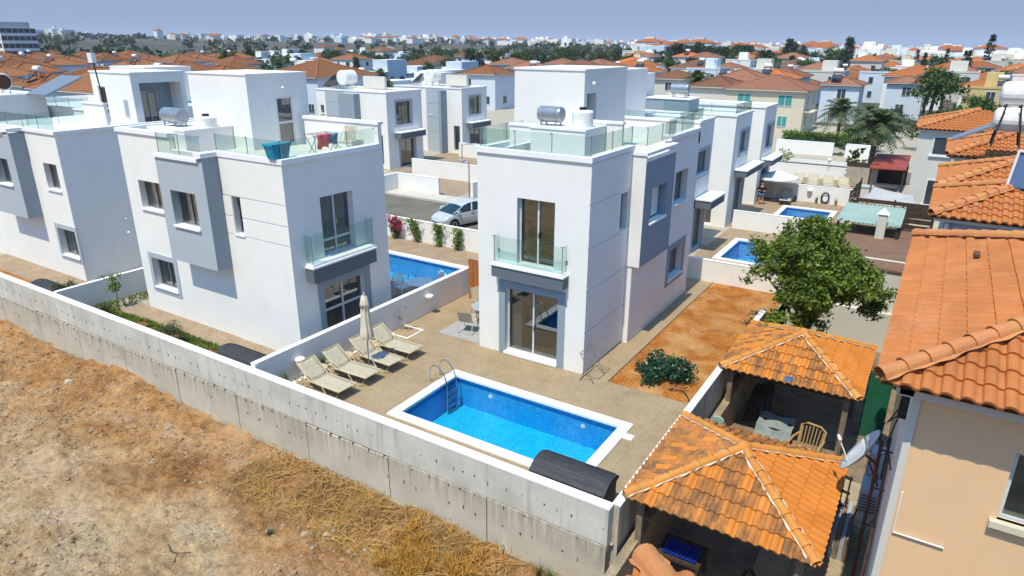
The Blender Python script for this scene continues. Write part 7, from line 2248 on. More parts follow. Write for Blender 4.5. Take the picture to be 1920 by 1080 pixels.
HOUSES = [[-69.3,53.5,11.0,11.1,5.6,'hip','bluewhite','roofA',600,99,''],[-81.6,46.6,6.4,5.5,5.6,'hip','bluewhite','roofA',420,107,''],[-55.3,76.1,6.7,6.1,5.4,'hip','bluewhite','roofA',915,110,'win'],[-10.2,71.5,8.8,8.0,5.0,'hip','cream','roofB',1451,86,'teal'],[-16.9,72.2,5.9,6.1,5.0,'hip','offwhite','roofB',1350,90,''],[-28.7,89.7,5.8,5.9,5.0,'hip','offwhite','roofB',1270,110,''],[-4.5,87.7,4.7,5.1,5.0,'hip','bluewhite','roofB',1582,103,'win'],[2.5,97.6,4.7,4.1,5.0,'hip','bluewhite','roofB',1701,113,'win2'],[12.3,97.3,5.5,5.2,4.6,'flat','yellow','',1853,112,'win'],[-59.6,18.8,13.0,9.0,5.8,'hip','bluewhite','roofA',154,76,''],[-160.1,55.4,6.3,6.5,5.6,'hip','bluewhite','roofA',53,184,''],[-106.8,44.9,8.0,8.3,3.4,'hip','bluewhite','roofA',223,131,''],[-96.3,31.8,9.1,7.6,3.4,'hip','white','roofA',125,116,''],[-206.8,68.0,8.0,7.7,5.6,'hip','bluewhite','roofA',-9,232,''],[-214.7,72.9,6.4,6.5,5.6,'hip','white','roofA',4,241,''],[-153.2,91.1,8.3,7.3,5.6,'hip','bluewhite','roofA',373,195,''],[-77.9,21.7,6.9,6.2,5.4,'hip','bluewhite','roofA',97,95,''],[-130.1,62.3,7.3,6.5,5.6,'hip','bluewhite','roofA',261,160,''],[-159.0,100.8,8.0,8.5,5.6,'hip','bluewhite','roofA',410,205,''],[-141.6,44.9,9.2,9.1,5.6,'hip','offwhite','roofA',27,163,''],[-190.0,100.7,8.5,9.2,3.4,'hip','bluewhite','roofA',286,231,''],[-179.7,86.0,6.8,7.6,5.4,'hip','white','roofA',226,215,''],[-88.9,38.9,6.6,6.5,5.6,'hip','offwhite','roofA',268,113,''],[-136.8,72.8,8.0,9.1,3.4,'hip','white','roofA',320,171,''],[-161.4,83.4,7.4,7.2,5.4,'hip','offwhite','roofA',283,198,''],[-180.5,119.2,6.2,6.5,3.4,'hip','offwhite','roofA',428,233,''],[-113.6,65.0,8.1,6.9,3.4,'hip','offwhite','roofA',382,147,''],[-193.2,119.4,6.5,7.4,3.4,'hip','white','roofA',382,244,''],[-205.5,103.5,9.0,7.8,5.6,'hip','offwhite','roofA',244,246,''],[-218.0,87.1,8.1,7.8,5.6,'hip','white','roofA',97,249,''],[-183.6,58.6,7.3,8.0,5.4,'hip','white','roofA',-9,207,''],[-107.1,28.8,7.8,6.7,5.4,'hip','bluewhite','roofA',4,124,''],[-200.6,89.6,6.4,5.3,3.4,'hip','offwhite','roofA',176,235,''],[-195.6,73.7,7.6,8.6,5.6,'hip','white','roofA',75,223,''],[-127.4,38.7,9.1,9.0,5.6,'hip','offwhite','roofA',24,147,''],[-68.7,37.8,6.8,7.0,3.4,'hip','offwhite','roofA',431,95,''],[-172.1,62.1,8.1,8.1,5.6,'hip','white','roofA',66,197,''],[-192.4,130.5,6.4,5.7,5.6,'hip','bluewhite','roofA',440,250,''],[-89.0,22.2,6.5,5.8,3.4,'hip','offwhite','roofA',27,105,''],[-113.2,52.5,7.7,7.8,3.4,'hip','bluewhite','roofA',266,140,''],[-142.0,64.4,6.3,7.1,3.4,'hip','white','roofA',223,171,''],[-117.7,36.7,6.5,7.4,5.4,'hip','offwhite','roofA',53,137,''],[-196.3,110.0,6.9,7.7,3.4,'hip','bluewhite','roofA',318,241,''],[-194.8,59.1,7.2,7.9,5.6,'hip','white','roofA',-45,217,''],[-89.9,53.6,9.1,7.6,3.4,'hip','white','roofA',433,121,''],[-152.3,73.3,7.4,6.5,3.4,'hip','offwhite','roofA',249,185,''],[-170.5,101.6,7.1,6.7,5.6,'hip','white','roofA',365,215,''],[-168.5,92.8,6.9,5.6,3.4,'hip','bluewhite','roofA',320,209,''],[-179.7,99.7,6.5,5.6,3.4,'hip','white','roofA',319,222,''],[-142.4,90.7,6.4,6.1,3.4,'hip','bluewhite','roofA',423,186,''],[-169.8,77.5,7.0,6.3,5.6,'hip','bluewhite','roofA',203,202,''],[-187.3,79.9,7.8,7.6,3.4,'hip','offwhite','roofA',155,219,''],[-150.6,56.7,7.2,7.7,5.4,'hip','white','roofA',108,175,''],[-168.5,48.9,9.2,9.5,3.4,'hip','white','roofA',-41,189,''],[-181.4,70.2,9.1,7.9,5.6,'hip','white','roofA',98,209,''],[-124.3,50.1,6.9,6.3,3.4,'hip','offwhite','roofA',177,149,''],[-77.8,36.2,6.2,6.0,5.4,'hip','white','roofA',324,102,''],[-130.3,84.6,8.6,8.0,5.4,'hip','bluewhite','roofA',441,172,''],[-185.4,111.9,7.3,7.7,5.6,'hip','white','roofA',367,233,''],[-167.5,112.1,7.5,7.8,5.6,'hip','bluewhite','roofA',440,219,''],[-101.4,53.3,6.8,7.2,5.6,'hip','white','roofA',346,131,''],[-124.0,72.3,7.7,6.9,3.4,'hip','white','roofA',384,160,''],[-70.3,27.0,7.0,7.0,5.6,'hip','offwhite','roofA',254,90,''],[-153.2,45.4,7.1,5.8,5.6,'hip','white','roofA',-21,173,''],[-134.2,53.6,7.3,6.7,3.4,'hip','bluewhite','roofA',161,159,''],[-204.1,78.9,6.3,5.7,5.4,'hip','offwhite','roofA',85,233,''],[-210.2,92.8,7.2,7.5,5.4,'hip','bluewhite','roofA',161,245,''],[-222.0,78.2,7.6,6.1,5.4,'hip','white','roofA',21,250,''],[-191.9,88.5,7.6,7.3,5.4,'hip','offwhite','roofA',197,227,''],[-160.8,64.5,7.3,7.1,5.4,'hip','white','roofA',134,188,''],[-101.5,62.7,6.7,6.7,5.4,'hip','bluewhite','roofA',436,136,''],[-221.4,67.7,6.8,7.5,3.4,'hip','offwhite','roofA',-54,245,''],[-95.7,43.4,6.2,5.0,5.6,'hip','bluewhite','roofA',275,121,''],[-70.1,11.8,7.3,8.2,3.4,'hip','bluewhite','roofA',-25,84,''],[-147.1,82.1,9.0,8.4,5.6,'hip','white','roofA',338,185,''],[-98.0,21.9,6.6,6.2,5.4,'hip','offwhite','roofA',-48,114,''],[-175.8,108.6,6.4,6.6,5.4,'hip','white','roofA',386,223,''],[-83.4,30.0,7.1,8.1,5.6,'hip','bluewhite','roofA',187,103,''],[-79.3,86.4,6.5,5.5,3.6,'modern','white','',778,136,''],[-68.8,78.9,8.1,8.6,5.6,'modern','white','',812,124,''],[-75.5,68.2,7.9,7.6,3.2,'modern','bluewhite','',678,120,''],[-91.9,72.4,9.0,7.7,3.8,'modern','bluewhite','',586,135,''],[-63.6,70.6,7.1,6.0,5.6,'modern','white','',799,114,''],[-71.0,90.2,8.0,8.6,5.2,'modern','white','',865,134,''],[-87.5,82.6,6.5,6.7,3.7,'modern','white','',692,139,''],[-84.1,62.7,6.7,5.9,5.8,'modern','bluewhite','',561,122,''],[-78.3,77.3,6.7,6.1,3.7,'modern','white','',725,129,''],[-80.3,55.3,6.3,5.2,4.6,'modern','white','',523,115,''],[-138.5,188.6,9.0,8.0,5.2,'hip','bluewhite','roofA',886,253,''],[-204.1,169.3,9.1,10.3,5.4,'modern','bluewhite','roofA',568,283,''],[-153.9,126.1,7.2,7.3,4.9,'modern','white','roofA',573,217,''],[-202.9,148.4,7.4,8.2,3.8,'modern','white','roofA',487,269,''],[-170.1,229.2,7.4,7.7,5.0,'modern','white','roofA',876,305,''],[-193.4,144.3,7.7,6.8,4.3,'modern','bluewhite','roofA',502,259,''],[-94.0,120.1,7.5,7.1,4.5,'modern','white','roofA',859,172,''],[-230.2,196.0,6.7,5.8,3.2,'modern','bluewhite','roofA',581,320,''],[-87.8,110.4,7.7,8.0,6.1,'modern','bluewhite','roofA',852,160,''],[-126.8,187.2,8.6,8.2,4.2,'modern','white','roofA',934,245,''],[-141.7,132.5,8.3,7.3,5.4,'hip','white','roofA',660,212,''],[-134.7,155.1,9.0,9.5,3.4,'hip','white','roofA',788,224,''],[-251.3,186.8,6.4,6.3,5.1,'modern','white','roofA',486,330,''],[-205.5,195.1,7.1,6.5,3.8,'modern','white','roofA',655,302,''],[-146.1,203.5,6.8,6.9,4.7,'modern','white','roofA',898,270,''],[-153.4,159.7,9.1,7.8,3.3,'modern','bluewhite','roofA',723,240,''],[-220.6,179.3,7.6,6.8,3.5,'modern','white','roofA',552,302,''],[-106.2,76.8,7.3,7.9,3.8,'modern','white','roofA',525,148,''],[-168.5,197.5,7.6,8.8,3.8,'modern','white','roofA',793,278,''],[-112.9,115.4,6.9,7.7,6.0,'modern','bluewhite','roofA',723,180,''],[-188.8,182.4,8.0,9.0,4.5,'modern','white','roofA',669,281,''],[-185.8,205.9,6.9,5.6,5.2,'modern','bluewhite','roofA',756,296,''],[-137.9,107.8,7.9,8.1,3.4,'modern','white','roofA',552,193,''],[-156.9,134.4,6.5,7.2,4.2,'hip','white','roofA',600,225,''],[-179.3,189.5,6.4,5.1,3.6,'modern','white','roofA',728,279,''],[-244.7,196.1,7.4,8.4,6.1,'modern','white','roofA',537,331,''],[-28.9,98.9,7.6,7.6,3.4,'flat','offwhite','roofB',1301,122,''],[-39.6,101.8,6.3,6.8,5.4,'hip','white','roofC',1203,129,''],[-17.8,87.1,7.7,8.3,5.2,'hip','bluewhite','roofB',1395,108,''],[-42.4,115.7,6.2,5.5,3.4,'flat','white','roofB',1226,143,''],[-39.7,133.1,8.2,8.6,5.2,'hip','offwhite','roofB',1305,158,''],[-33.1,120.1,6.5,6.8,5.4,'flat','bluewhite','roofC',1328,144,''],[-29.8,138.1,8.3,8.4,5.2,'flat','bluewhite','roofB',1404,160,''],[-24.2,110.7,8.0,8.8,3.4,'hip','offwhite','roofB',1388,132,''],[-47.1,124.6,8.0,8.2,3.4,'flat','bluewhite','roofC',1216,153,''],[-15.3,96.4,6.2,6.0,5.2,'hip','white','roofC',1455,116,''],[-44.9,143.3,6.7,5.5,3.4,'hip','offwhite','roofB',1289,169,''],[-23.7,121.8,7.7,6.8,5.4,'flat','offwhite','roofB',1424,143,''],[-55.8,139.6,8.0,7.2,5.2,'hip','white','roofC',1196,170,''],[-26.8,148.7,8.4,7.5,3.4,'hip','bluewhite','roofC',1450,170,''],[-20.9,131.1,7.2,6.7,3.4,'hip','bluewhite','roofB',1471,152,''],[-35.2,109.4,6.4,6.1,3.4,'flat','offwhite','roofB',1273,134,''],[-36.0,91.4,6.2,5.5,5.4,'flat','offwhite','roofB',1196,118,''],[-31.3,128.3,6.6,7.2,5.2,'hip','offwhite','roofB',1367,151,''],[-15.6,104.7,6.7,6.9,5.2,'hip','offwhite','roofB',1472,125,''],[-36.0,145.9,6.9,7.5,3.4,'flat','white','roofC',1367,169,''],[13.3,124.6,8.2,9.3,3.4,'hip','white','roofC',1856,142,''],[-2.3,130.6,9.1,10.0,5.2,'flat','bluewhite','roofB',1669,149,''],[7.0,169.0,7.4,6.1,5.2,'hip','offwhite','roofC',1784,187,''],[-1.0,173.8,6.4,6.7,5.2,'flat','white','roofB',1711,192,''],[18.2,155.9,8.4,6.9,3.4,'hip','offwhite','roofC',1901,174,''],[-18.3,168.7,7.8,8.4,3.4,'flat','white','roofB',1553,188,''],[-1.3,148.1,9.0,8.1,3.4,'hip','bluewhite','roofC',1690,166,''],[-11.9,160.4,7.4,7.6,3.4,'hip','offwhite','roofB',1599,179,''],[0.6,157.8,6.9,5.9,3.4,'hip','bluewhite','roofB',1715,176,''],[-16.3,141.7,7.2,7.1,5.2,'hip','white','roofB',1536,161,''],[-14.0,180.5,8.9,10.2,3.4,'hip','white','roofC',1601,199,''],[2.6,118.9,8.8,8.9,5.2,'hip','white','roofC',1719,137,''],[22.8,166.5,6.6,7.1,3.4,'hip','white','roofC',1946,185,''],[17.9,175.4,6.8,7.7,3.4,'hip','offwhite','roofB',1889,193,''],[19.5,143.5,7.2,7.2,5.2,'hip','white','roofB',1930,162,''],[-15.2,115.7,6.6,7.3,3.4,'hip','bluewhite','roofB',1499,135,''],[-28.6,173.3,8.9,7.6,3.4,'flat','offwhite','roofC',1477,194,''],[8.4,151.5,6.8,7.2,5.2,'hip','bluewhite','roofB',1798,169,''],[7.7,140.8,8.2,8.5,5.2,'flat','offwhite','roofB',1789,158,''],[4.2,181.2,7.4,7.4,3.4,'hip','offwhite','roofC',1757,199,''],[-13.2,151.3,6.6,6.8,3.4,'hip','white','roofC',1576,170,''],[-12.8,126.8,7.3,7.7,5.2,'flat','offwhite','roofB',1548,146,''],[-20.5,156.7,6.2,5.2,5.2,'flat','bluewhite','roofC',1520,177,''],[19.8,132.4,6.8,7.3,5.2,'flat','white','roofB',1943,150,''],[13.8,163.9,6.3,5.7,3.4,'hip','offwhite','roofC',1851,182,''],[-26.7,163.3,7.0,7.6,3.4,'hip','offwhite','roofC',1476,184,''],[-4.4,166.3,6.3,5.1,3.4,'hip','offwhite','roofC',1672,184,''],[-115.7,325.4,9.2,7.9,3.5,'hip','offwhite','roofC',1253,365,''],[-2.2,336.1,8.2,8.0,5.9,'hip','cream','roofC',1749,354,''],[20.3,188.6,8.5,8.4,4.4,'hip','cream','roofC',1908,207,''],[-18.7,225.1,6.3,7.0,3.5,'hip','offwhite','roofB',1605,244,''],[-32.8,349.2,8.1,6.8,6.6,'flat','cream','roofB',1609,369,''],[24.8,239.6,7.9,7.0,5.5,'flat','offwhite','roofB',1925,258,''],[16.0,215.9,6.7,5.4,6.0,'flat','offwhite','roofC',1863,234,''],[-58.9,350.5,6.5,6.0,3.8,'flat','cream','roofB',1497,374,''],[10.6,290.8,8.6,9.6,5.9,'flat','cream','roofB',1817,308,''],[-40.7,173.3,6.4,5.7,6.0,'flat','white','roofC',1389,197,''],[12.9,202.6,7.9,6.8,4.9,'hip','cream','roofC',1837,220,''],[-97.8,279.3,8.6,7.2,5.7,'flat','white','roofB',1259,315,''],[-22.9,275.5,8.4,7.6,3.6,'hip','cream','roofC',1615,295,''],[9.1,350.5,6.6,7.6,5.8,'hip','white','roofB',1807,368,''],[-96.6,232.1,7.5,7.5,3.9,'flat','cream','roofB',1182,271,''],[-33.1,200.9,9.0,7.6,6.3,'hip','offwhite','roofB',1486,222,''],[-84.7,219.8,6.6,6.4,5.7,'hip','offwhite','roofB',1217,255,''],[-12.4,192.0,7.5,6.2,6.1,'hip','offwhite','roofC',1628,211,''],[-59.0,186.0,7.0,7.3,6.5,'hip','white','roofC',1292,215,''],[-70.7,172.3,7.8,8.5,4.9,'hip','offwhite','roofC',1187,206,''],[-61.6,227.2,7.1,6.0,3.8,'hip','offwhite','roofC',1350,255,''],[-54.5,339.9,6.3,5.7,4.2,'hip','offwhite','roofC',1507,363,''],[-16.4,329.8,8.9,10.0,4.4,'flat','offwhite','roofB',1675,348,''],[-73.5,267.9,8.6,7.0,5.7,'hip','white','roofC',1350,297,''],[-68.4,244.2,9.0,8.2,5.3,'hip','cream','roofB',1341,273,''],[-41.1,251.1,7.0,6.7,4.7,'flat','cream','roofB',1494,273,''],[-72.1,285.5,6.5,6.9,6.3,'hip','white','roofB',1379,314,''],[-117.4,340.0,7.0,6.3,5.7,'hip','white','roofB',1266,379,''],[-7.6,203.4,7.4,7.5,4.4,'hip','offwhite','roofC',1671,222,''],[12.4,251.3,7.7,8.2,4.6,'flat','white','roofB',1828,269,''],[-29.3,184.6,8.0,7.0,4.7,'hip','white','roofB',1489,206,''],[-44.9,321.0,6.3,6.2,3.7,'hip','white','roofB',1535,343,''],[-62.9,302.2,9.1,10.2,3.8,'flat','offwhite','roofB',1437,328,''],[-13.7,243.0,9.1,7.3,5.3,'hip','white','roofB',1652,262,''],[-92.8,316.4,6.6,6.6,4.5,'flat','white','roofB',1329,349,''],[-27.2,337.9,8.4,8.8,3.6,'flat','white','roofB',1626,357,''],[-84.5,246.7,7.2,6.0,3.8,'flat','cream','roofC',1266,280,''],[-28.6,310.1,6.7,6.0,3.6,'hip','white','roofB',1605,330,''],[31.6,315.4,8.1,7.4,5.5,'hip','white','roofC',1939,334,''],[-73.6,332.3,7.8,7.4,6.3,'flat','white','roofB',1423,359,''],[-23.5,215.5,6.5,6.1,4.0,'hip','cream','roofC',1565,235,''],[-30.8,324.9,7.0,7.0,4.4,'hip','white','roofB',1604,345,''],[-45.9,270.7,6.5,7.1,4.0,'flat','white','roofC',1488,293,''],[-61.9,211.7,8.3,7.0,6.1,'hip','cream','roofC',1323,240,''],[-86.6,302.2,7.3,8.3,5.3,'hip','offwhite','roofC',1337,334,''],[-79.6,315.6,6.2,6.5,5.7,'flat','offwhite','roofB',1381,345,''],[-121.5,293.9,7.9,7.3,6.4,'flat','offwhite','roofB',1188,338,''],[-14.3,268.2,6.4,5.5,6.1,'hip','white','roofC',1662,287,''],[-91.5,343.2,6.9,6.4,6.2,'hip','offwhite','roofC',1364,374,''],[-32.6,290.5,9.1,10.1,3.9,'flat','cream','roofC',1573,311,''],[-7.1,287.6,7.4,6.4,4.7,'flat','cream','roofB',1710,306,''],[19.4,225.6,8.0,7.9,4.2,'hip','white','roofB',1886,243,''],[-32.4,242.7,6.3,6.9,4.3,'flat','white','roofC',1535,263,''],[-64.0,329.1,8.4,8.1,3.9,'flat','white','roofB',1459,354,''],[22.0,288.3,7.7,8.2,5.8,'flat','cream','roofB',1888,306,''],[-41.8,238.2,6.7,7.5,4.9,'flat','offwhite','roofB',1476,261,''],[-50.5,284.8,6.8,7.2,4.3,'hip','white','roofC',1478,308,''],[-104.7,269.6,7.1,7.7,5.5,'flat','white','roofC',1214,309,''],[8.0,262.2,7.4,6.3,5.1,'hip','cream','roofC',1799,280,''],[-16.7,299.3,8.0,7.1,4.5,'hip','cream','roofB',1662,318,''],[-82.7,202.9,6.6,5.7,4.6,'flat','cream','roofB',1191,239,''],[-36.6,332.9,6.7,6.1,6.5,'flat','offwhite','roofB',1583,353,''],[-101.9,303.9,7.2,7.6,3.8,'hip','white','roofB',1277,340,''],[36.4,341.2,6.3,5.1,5.9,'flat','offwhite','roofB',1957,360,''],[-6.7,235.1,7.0,6.8,5.4,'flat','cream','roofC',1694,253,''],[-71.9,203.1,7.8,8.0,3.9,'flat','offwhite','roofC',1250,235,''],[-7.7,278.3,7.1,8.1,6.4,'flat','offwhite','roofB',1705,296,''],[1.1,323.9,7.4,7.1,3.5,'hip','white','roofB',1762,342,''],[-0.9,220.9,7.6,8.1,3.5,'hip','white','roofB',1727,239,''],[4.3,303.2,8.2,9.0,5.4,'flat','offwhite','roofC',1779,321,''],[23.5,356.2,8.1,7.5,4.2,'flat','offwhite','roofC',1880,374,''],[-47.3,206.2,6.3,7.0,6.1,'hip','cream','roofC',1401,231,''],[-7.5,313.7,7.4,8.1,4.9,'hip','offwhite','roofC',1716,332,''],[-33.0,222.7,6.8,7.8,3.7,'hip','white','roofB',1511,244,''],[-2.1,357.4,7.3,8.1,3.8,'flat','cream','roofC',1751,375,''],[-21.5,258.0,7.7,6.7,5.5,'flat','white','roofC',1613,277,''],[-3.3,186.9,7.4,7.2,4.5,'flat','white','roofB',1696,205,''],[-49.8,243.2,6.8,6.5,5.7,'flat','cream','roofB',1438,267,''],[-83.1,273.8,6.3,6.3,3.7,'hip','white','roofB',1313,305,''],[23.0,200.1,7.2,6.4,6.1,'flat','offwhite','roofC',1931,218,''],[-76.1,191.8,7.5,7.5,3.8,'flat','white','roofC',1202,226,''],[-105.7,314.3,6.6,7.1,4.4,'flat','white','roofB',1276,351,''],[23.5,341.5,7.7,6.2,6.0,'flat','cream','roofB',1884,359,''],[18.8,318.6,7.1,7.5,4.0,'hip','white','roofC',1860,336,''],[-52.7,232.9,7.6,6.3,4.4,'hip','white','roofC',1408,258,''],[-57.8,200.5,7.1,7.3,3.9,'hip','offwhite','roofC',1326,228,''],[-54.2,258.3,8.1,8.2,6.2,'hip','white','roofC',1433,283,''],[-37.3,308.2,7.5,6.7,5.3,'flat','white','roofC',1563,329,''],[-47.3,333.1,7.0,6.2,6.0,'flat','white','roofC',1535,355,''],[14.5,362.2,7.7,8.3,5.0,'hip','white','roofC',1833,380,''],[-118.6,283.9,7.0,7.8,4.4,'flat','offwhite','roofB',1182,327,''],[-73.1,347.4,6.5,7.2,4.7,'flat','offwhite','roofC',1438,374,''],[-100.1,328.0,6.2,6.7,4.4,'hip','cream','roofB',1314,362,''],[-58.8,267.3,7.5,7.2,6.4,'hip','offwhite','roofB',1420,293,''],[12.6,239.9,6.9,6.7,5.7,'hip','white','roofC',1833,258,''],[9.8,330.0,9.2,9.1,4.5,'hip','white','roofC',1810,348,''],[16.9,277.8,6.9,6.7,5.1,'hip','white','roofC',1856,296,''],[31.5,278.0,6.9,7.7,4.6,'flat','offwhite','roofB',1954,297,''],[25.9,330.0,6.7,5.9,6.1,'flat','white','roofB',1901,348,''],[-101.2,253.4,9.1,9.4,5.3,'hip','cream','roofC',1202,292,''],[-28.7,234.3,7.8,7.1,4.7,'flat','offwhite','roofC',1550,255,''],[-49.5,172.6,7.0,6.4,6.6,'hip','cream','roofB',1326,199,''],[-71.0,257.7,8.2,7.9,6.1,'flat','cream','roofB',1348,287,''],[-135.3,330.5,8.8,9.9,3.8,'hip','white','roofC',1192,377,''],[-87.3,232.6,6.3,5.8,3.9,'flat','cream','roofB',1227,268,''],[-20.3,311.8,6.2,5.3,5.6,'flat','white','roofB',1649,331,''],[5.4,244.1,6.3,6.9,5.2,'hip','white','roofB',1780,262,''],[-2.0,261.1,6.4,6.6,5.8,'hip','offwhite','roofC',1735,279,''],[-35.9,267.6,8.4,8.5,3.5,'flat','offwhite','roofC',1537,289,''],[26.4,251.3,9.2,9.2,4.6,'flat','white','roofB',1930,270,''],[-152.5,187.6,6.9,7.7,4.7,'modern','white','roofA',824,261,''],[-207.7,181.3,6.7,7.6,4.2,'hip','bluewhite','roofA',600,294,''],[-279.5,301.4,9.0,9.5,5.5,'modern','white','roofA',730,430,''],[-303.1,248.2,7.8,8.2,3.9,'modern','white','roofA',545,409,''],[-136.7,205.7,7.2,6.1,5.9,'modern','white','roofA',943,266,''],[-273.2,218.6,6.9,7.7,5.3,'modern','white','roofA',533,368,''],[-254.8,255.5,8.1,9.1,6.1,'modern','white','roofA',684,379,''],[-254.7,195.9,6.3,5.1,5.2,'modern','white','roofA',509,339,''],[-228.8,239.9,8.9,7.3,5.2,'modern','white','roofA',716,350,''],[-236.2,254.8,6.4,7.0,6.0,'modern','white','roofA',733,366,''],[-111.6,151.7,6.3,6.2,3.7,'hip','white','roofA',890,207,''],[-223.4,269.6,7.7,6.7,4.0,'modern','white','roofA',805,369,''],[-301.0,280.3,8.6,8.5,3.7,'hip','bluewhite','roofA',632,429,''],[-162.6,235.9,8.4,8.9,4.8,'modern','white','roofA',920,306,''],[-210.8,223.7,7.9,7.4,4.0,'modern','white','roofA',725,326,''],[-297.1,267.3,8.2,8.3,5.4,'hip','white','roofA',609,418,''],[-229.9,222.7,6.3,6.7,3.8,'modern','white','roofA',665,338,''],[-199.1,208.1,9.2,9.4,6.0,'hip','white','roofA',717,307,''],[-219.4,243.5,6.5,6.9,4.9,'modern','white','roofA',753,346,''],[-223.4,307.6,6.8,6.9,4.2,'modern','white','roofA',886,399,''],[-201.2,283.3,6.7,7.0,4.0,'modern','white','roofA',900,367,''],[-270.7,263.1,9.1,8.4,4.5,'modern','white','roofA',663,396,''],[-253.3,309.3,6.4,5.4,4.3,'modern','white','roofA',810,419,''],[-228.1,329.0,6.7,7.3,4.2,'modern','white','roofA',913,420,''],[-123.8,137.9,9.0,10.0,3.7,'modern','bluewhite','roofA',772,204,''],[-247.9,283.5,7.3,6.9,4.1,'modern','bluewhite','roofA',770,395,''],[-156.2,210.9,7.7,8.1,5.2,'hip','white','roofA',879,282,''],[-239.8,288.6,8.0,7.8,3.3,'modern','white','roofA',802,394,''],[-191.9,300.7,8.5,9.2,4.5,'modern','bluewhite','roofA',963,376,''],[-184.1,159.1,9.0,8.2,4.6,'modern','white','roofA',599,261,''],[-198.4,313.4,8.8,9.4,3.5,'hip','white','roofA',967,390,''],[-250.4,320.5,7.7,6.4,5.3,'modern','bluewhite','roofA',840,426,''],[-151.5,239.4,8.4,7.1,4.4,'modern','white','roofA',969,303,''],[-141.0,170.6,8.4,9.4,4.3,'hip','white','roofA',816,240,''],[-59.0,116.6,9.1,7.7,5.2,'hip','offwhite','roofB',1091,150,''],[-76.5,140.8,6.3,6.3,5.2,'hip','white','roofB',1055,180,''],[-62.1,152.0,8.9,8.9,3.4,'hip','white','roofB',1187,184,''],[-68.4,111.0,6.9,6.5,5.2,'hip','white','roofB',993,150,''],[-60.1,127.9,8.1,9.3,5.2,'hip','white','roofB',1125,161,''],[-51.6,97.9,7.6,6.4,5.2,'hip','offwhite','roofB',1072,130,''],[-82.4,155.5,8.4,9.3,3.4,'hip','white','roofB',1067,195,''],[-60.6,94.9,7.5,7.9,3.4,'hip','white','roofB',977,132,''],[-51.0,87.3,7.3,6.5,5.2,'hip','white','roofB',1024,121,''],[-84.6,129.8,7.4,7.7,5.2,'hip','offwhite','roofB',961,174,''],[-88.0,147.0,7.0,7.1,3.4,'hip','white','roofB',1005,191,''],[-68.7,160.9,7.4,6.3,3.4,'hip','white','roofB',1168,194,'']]
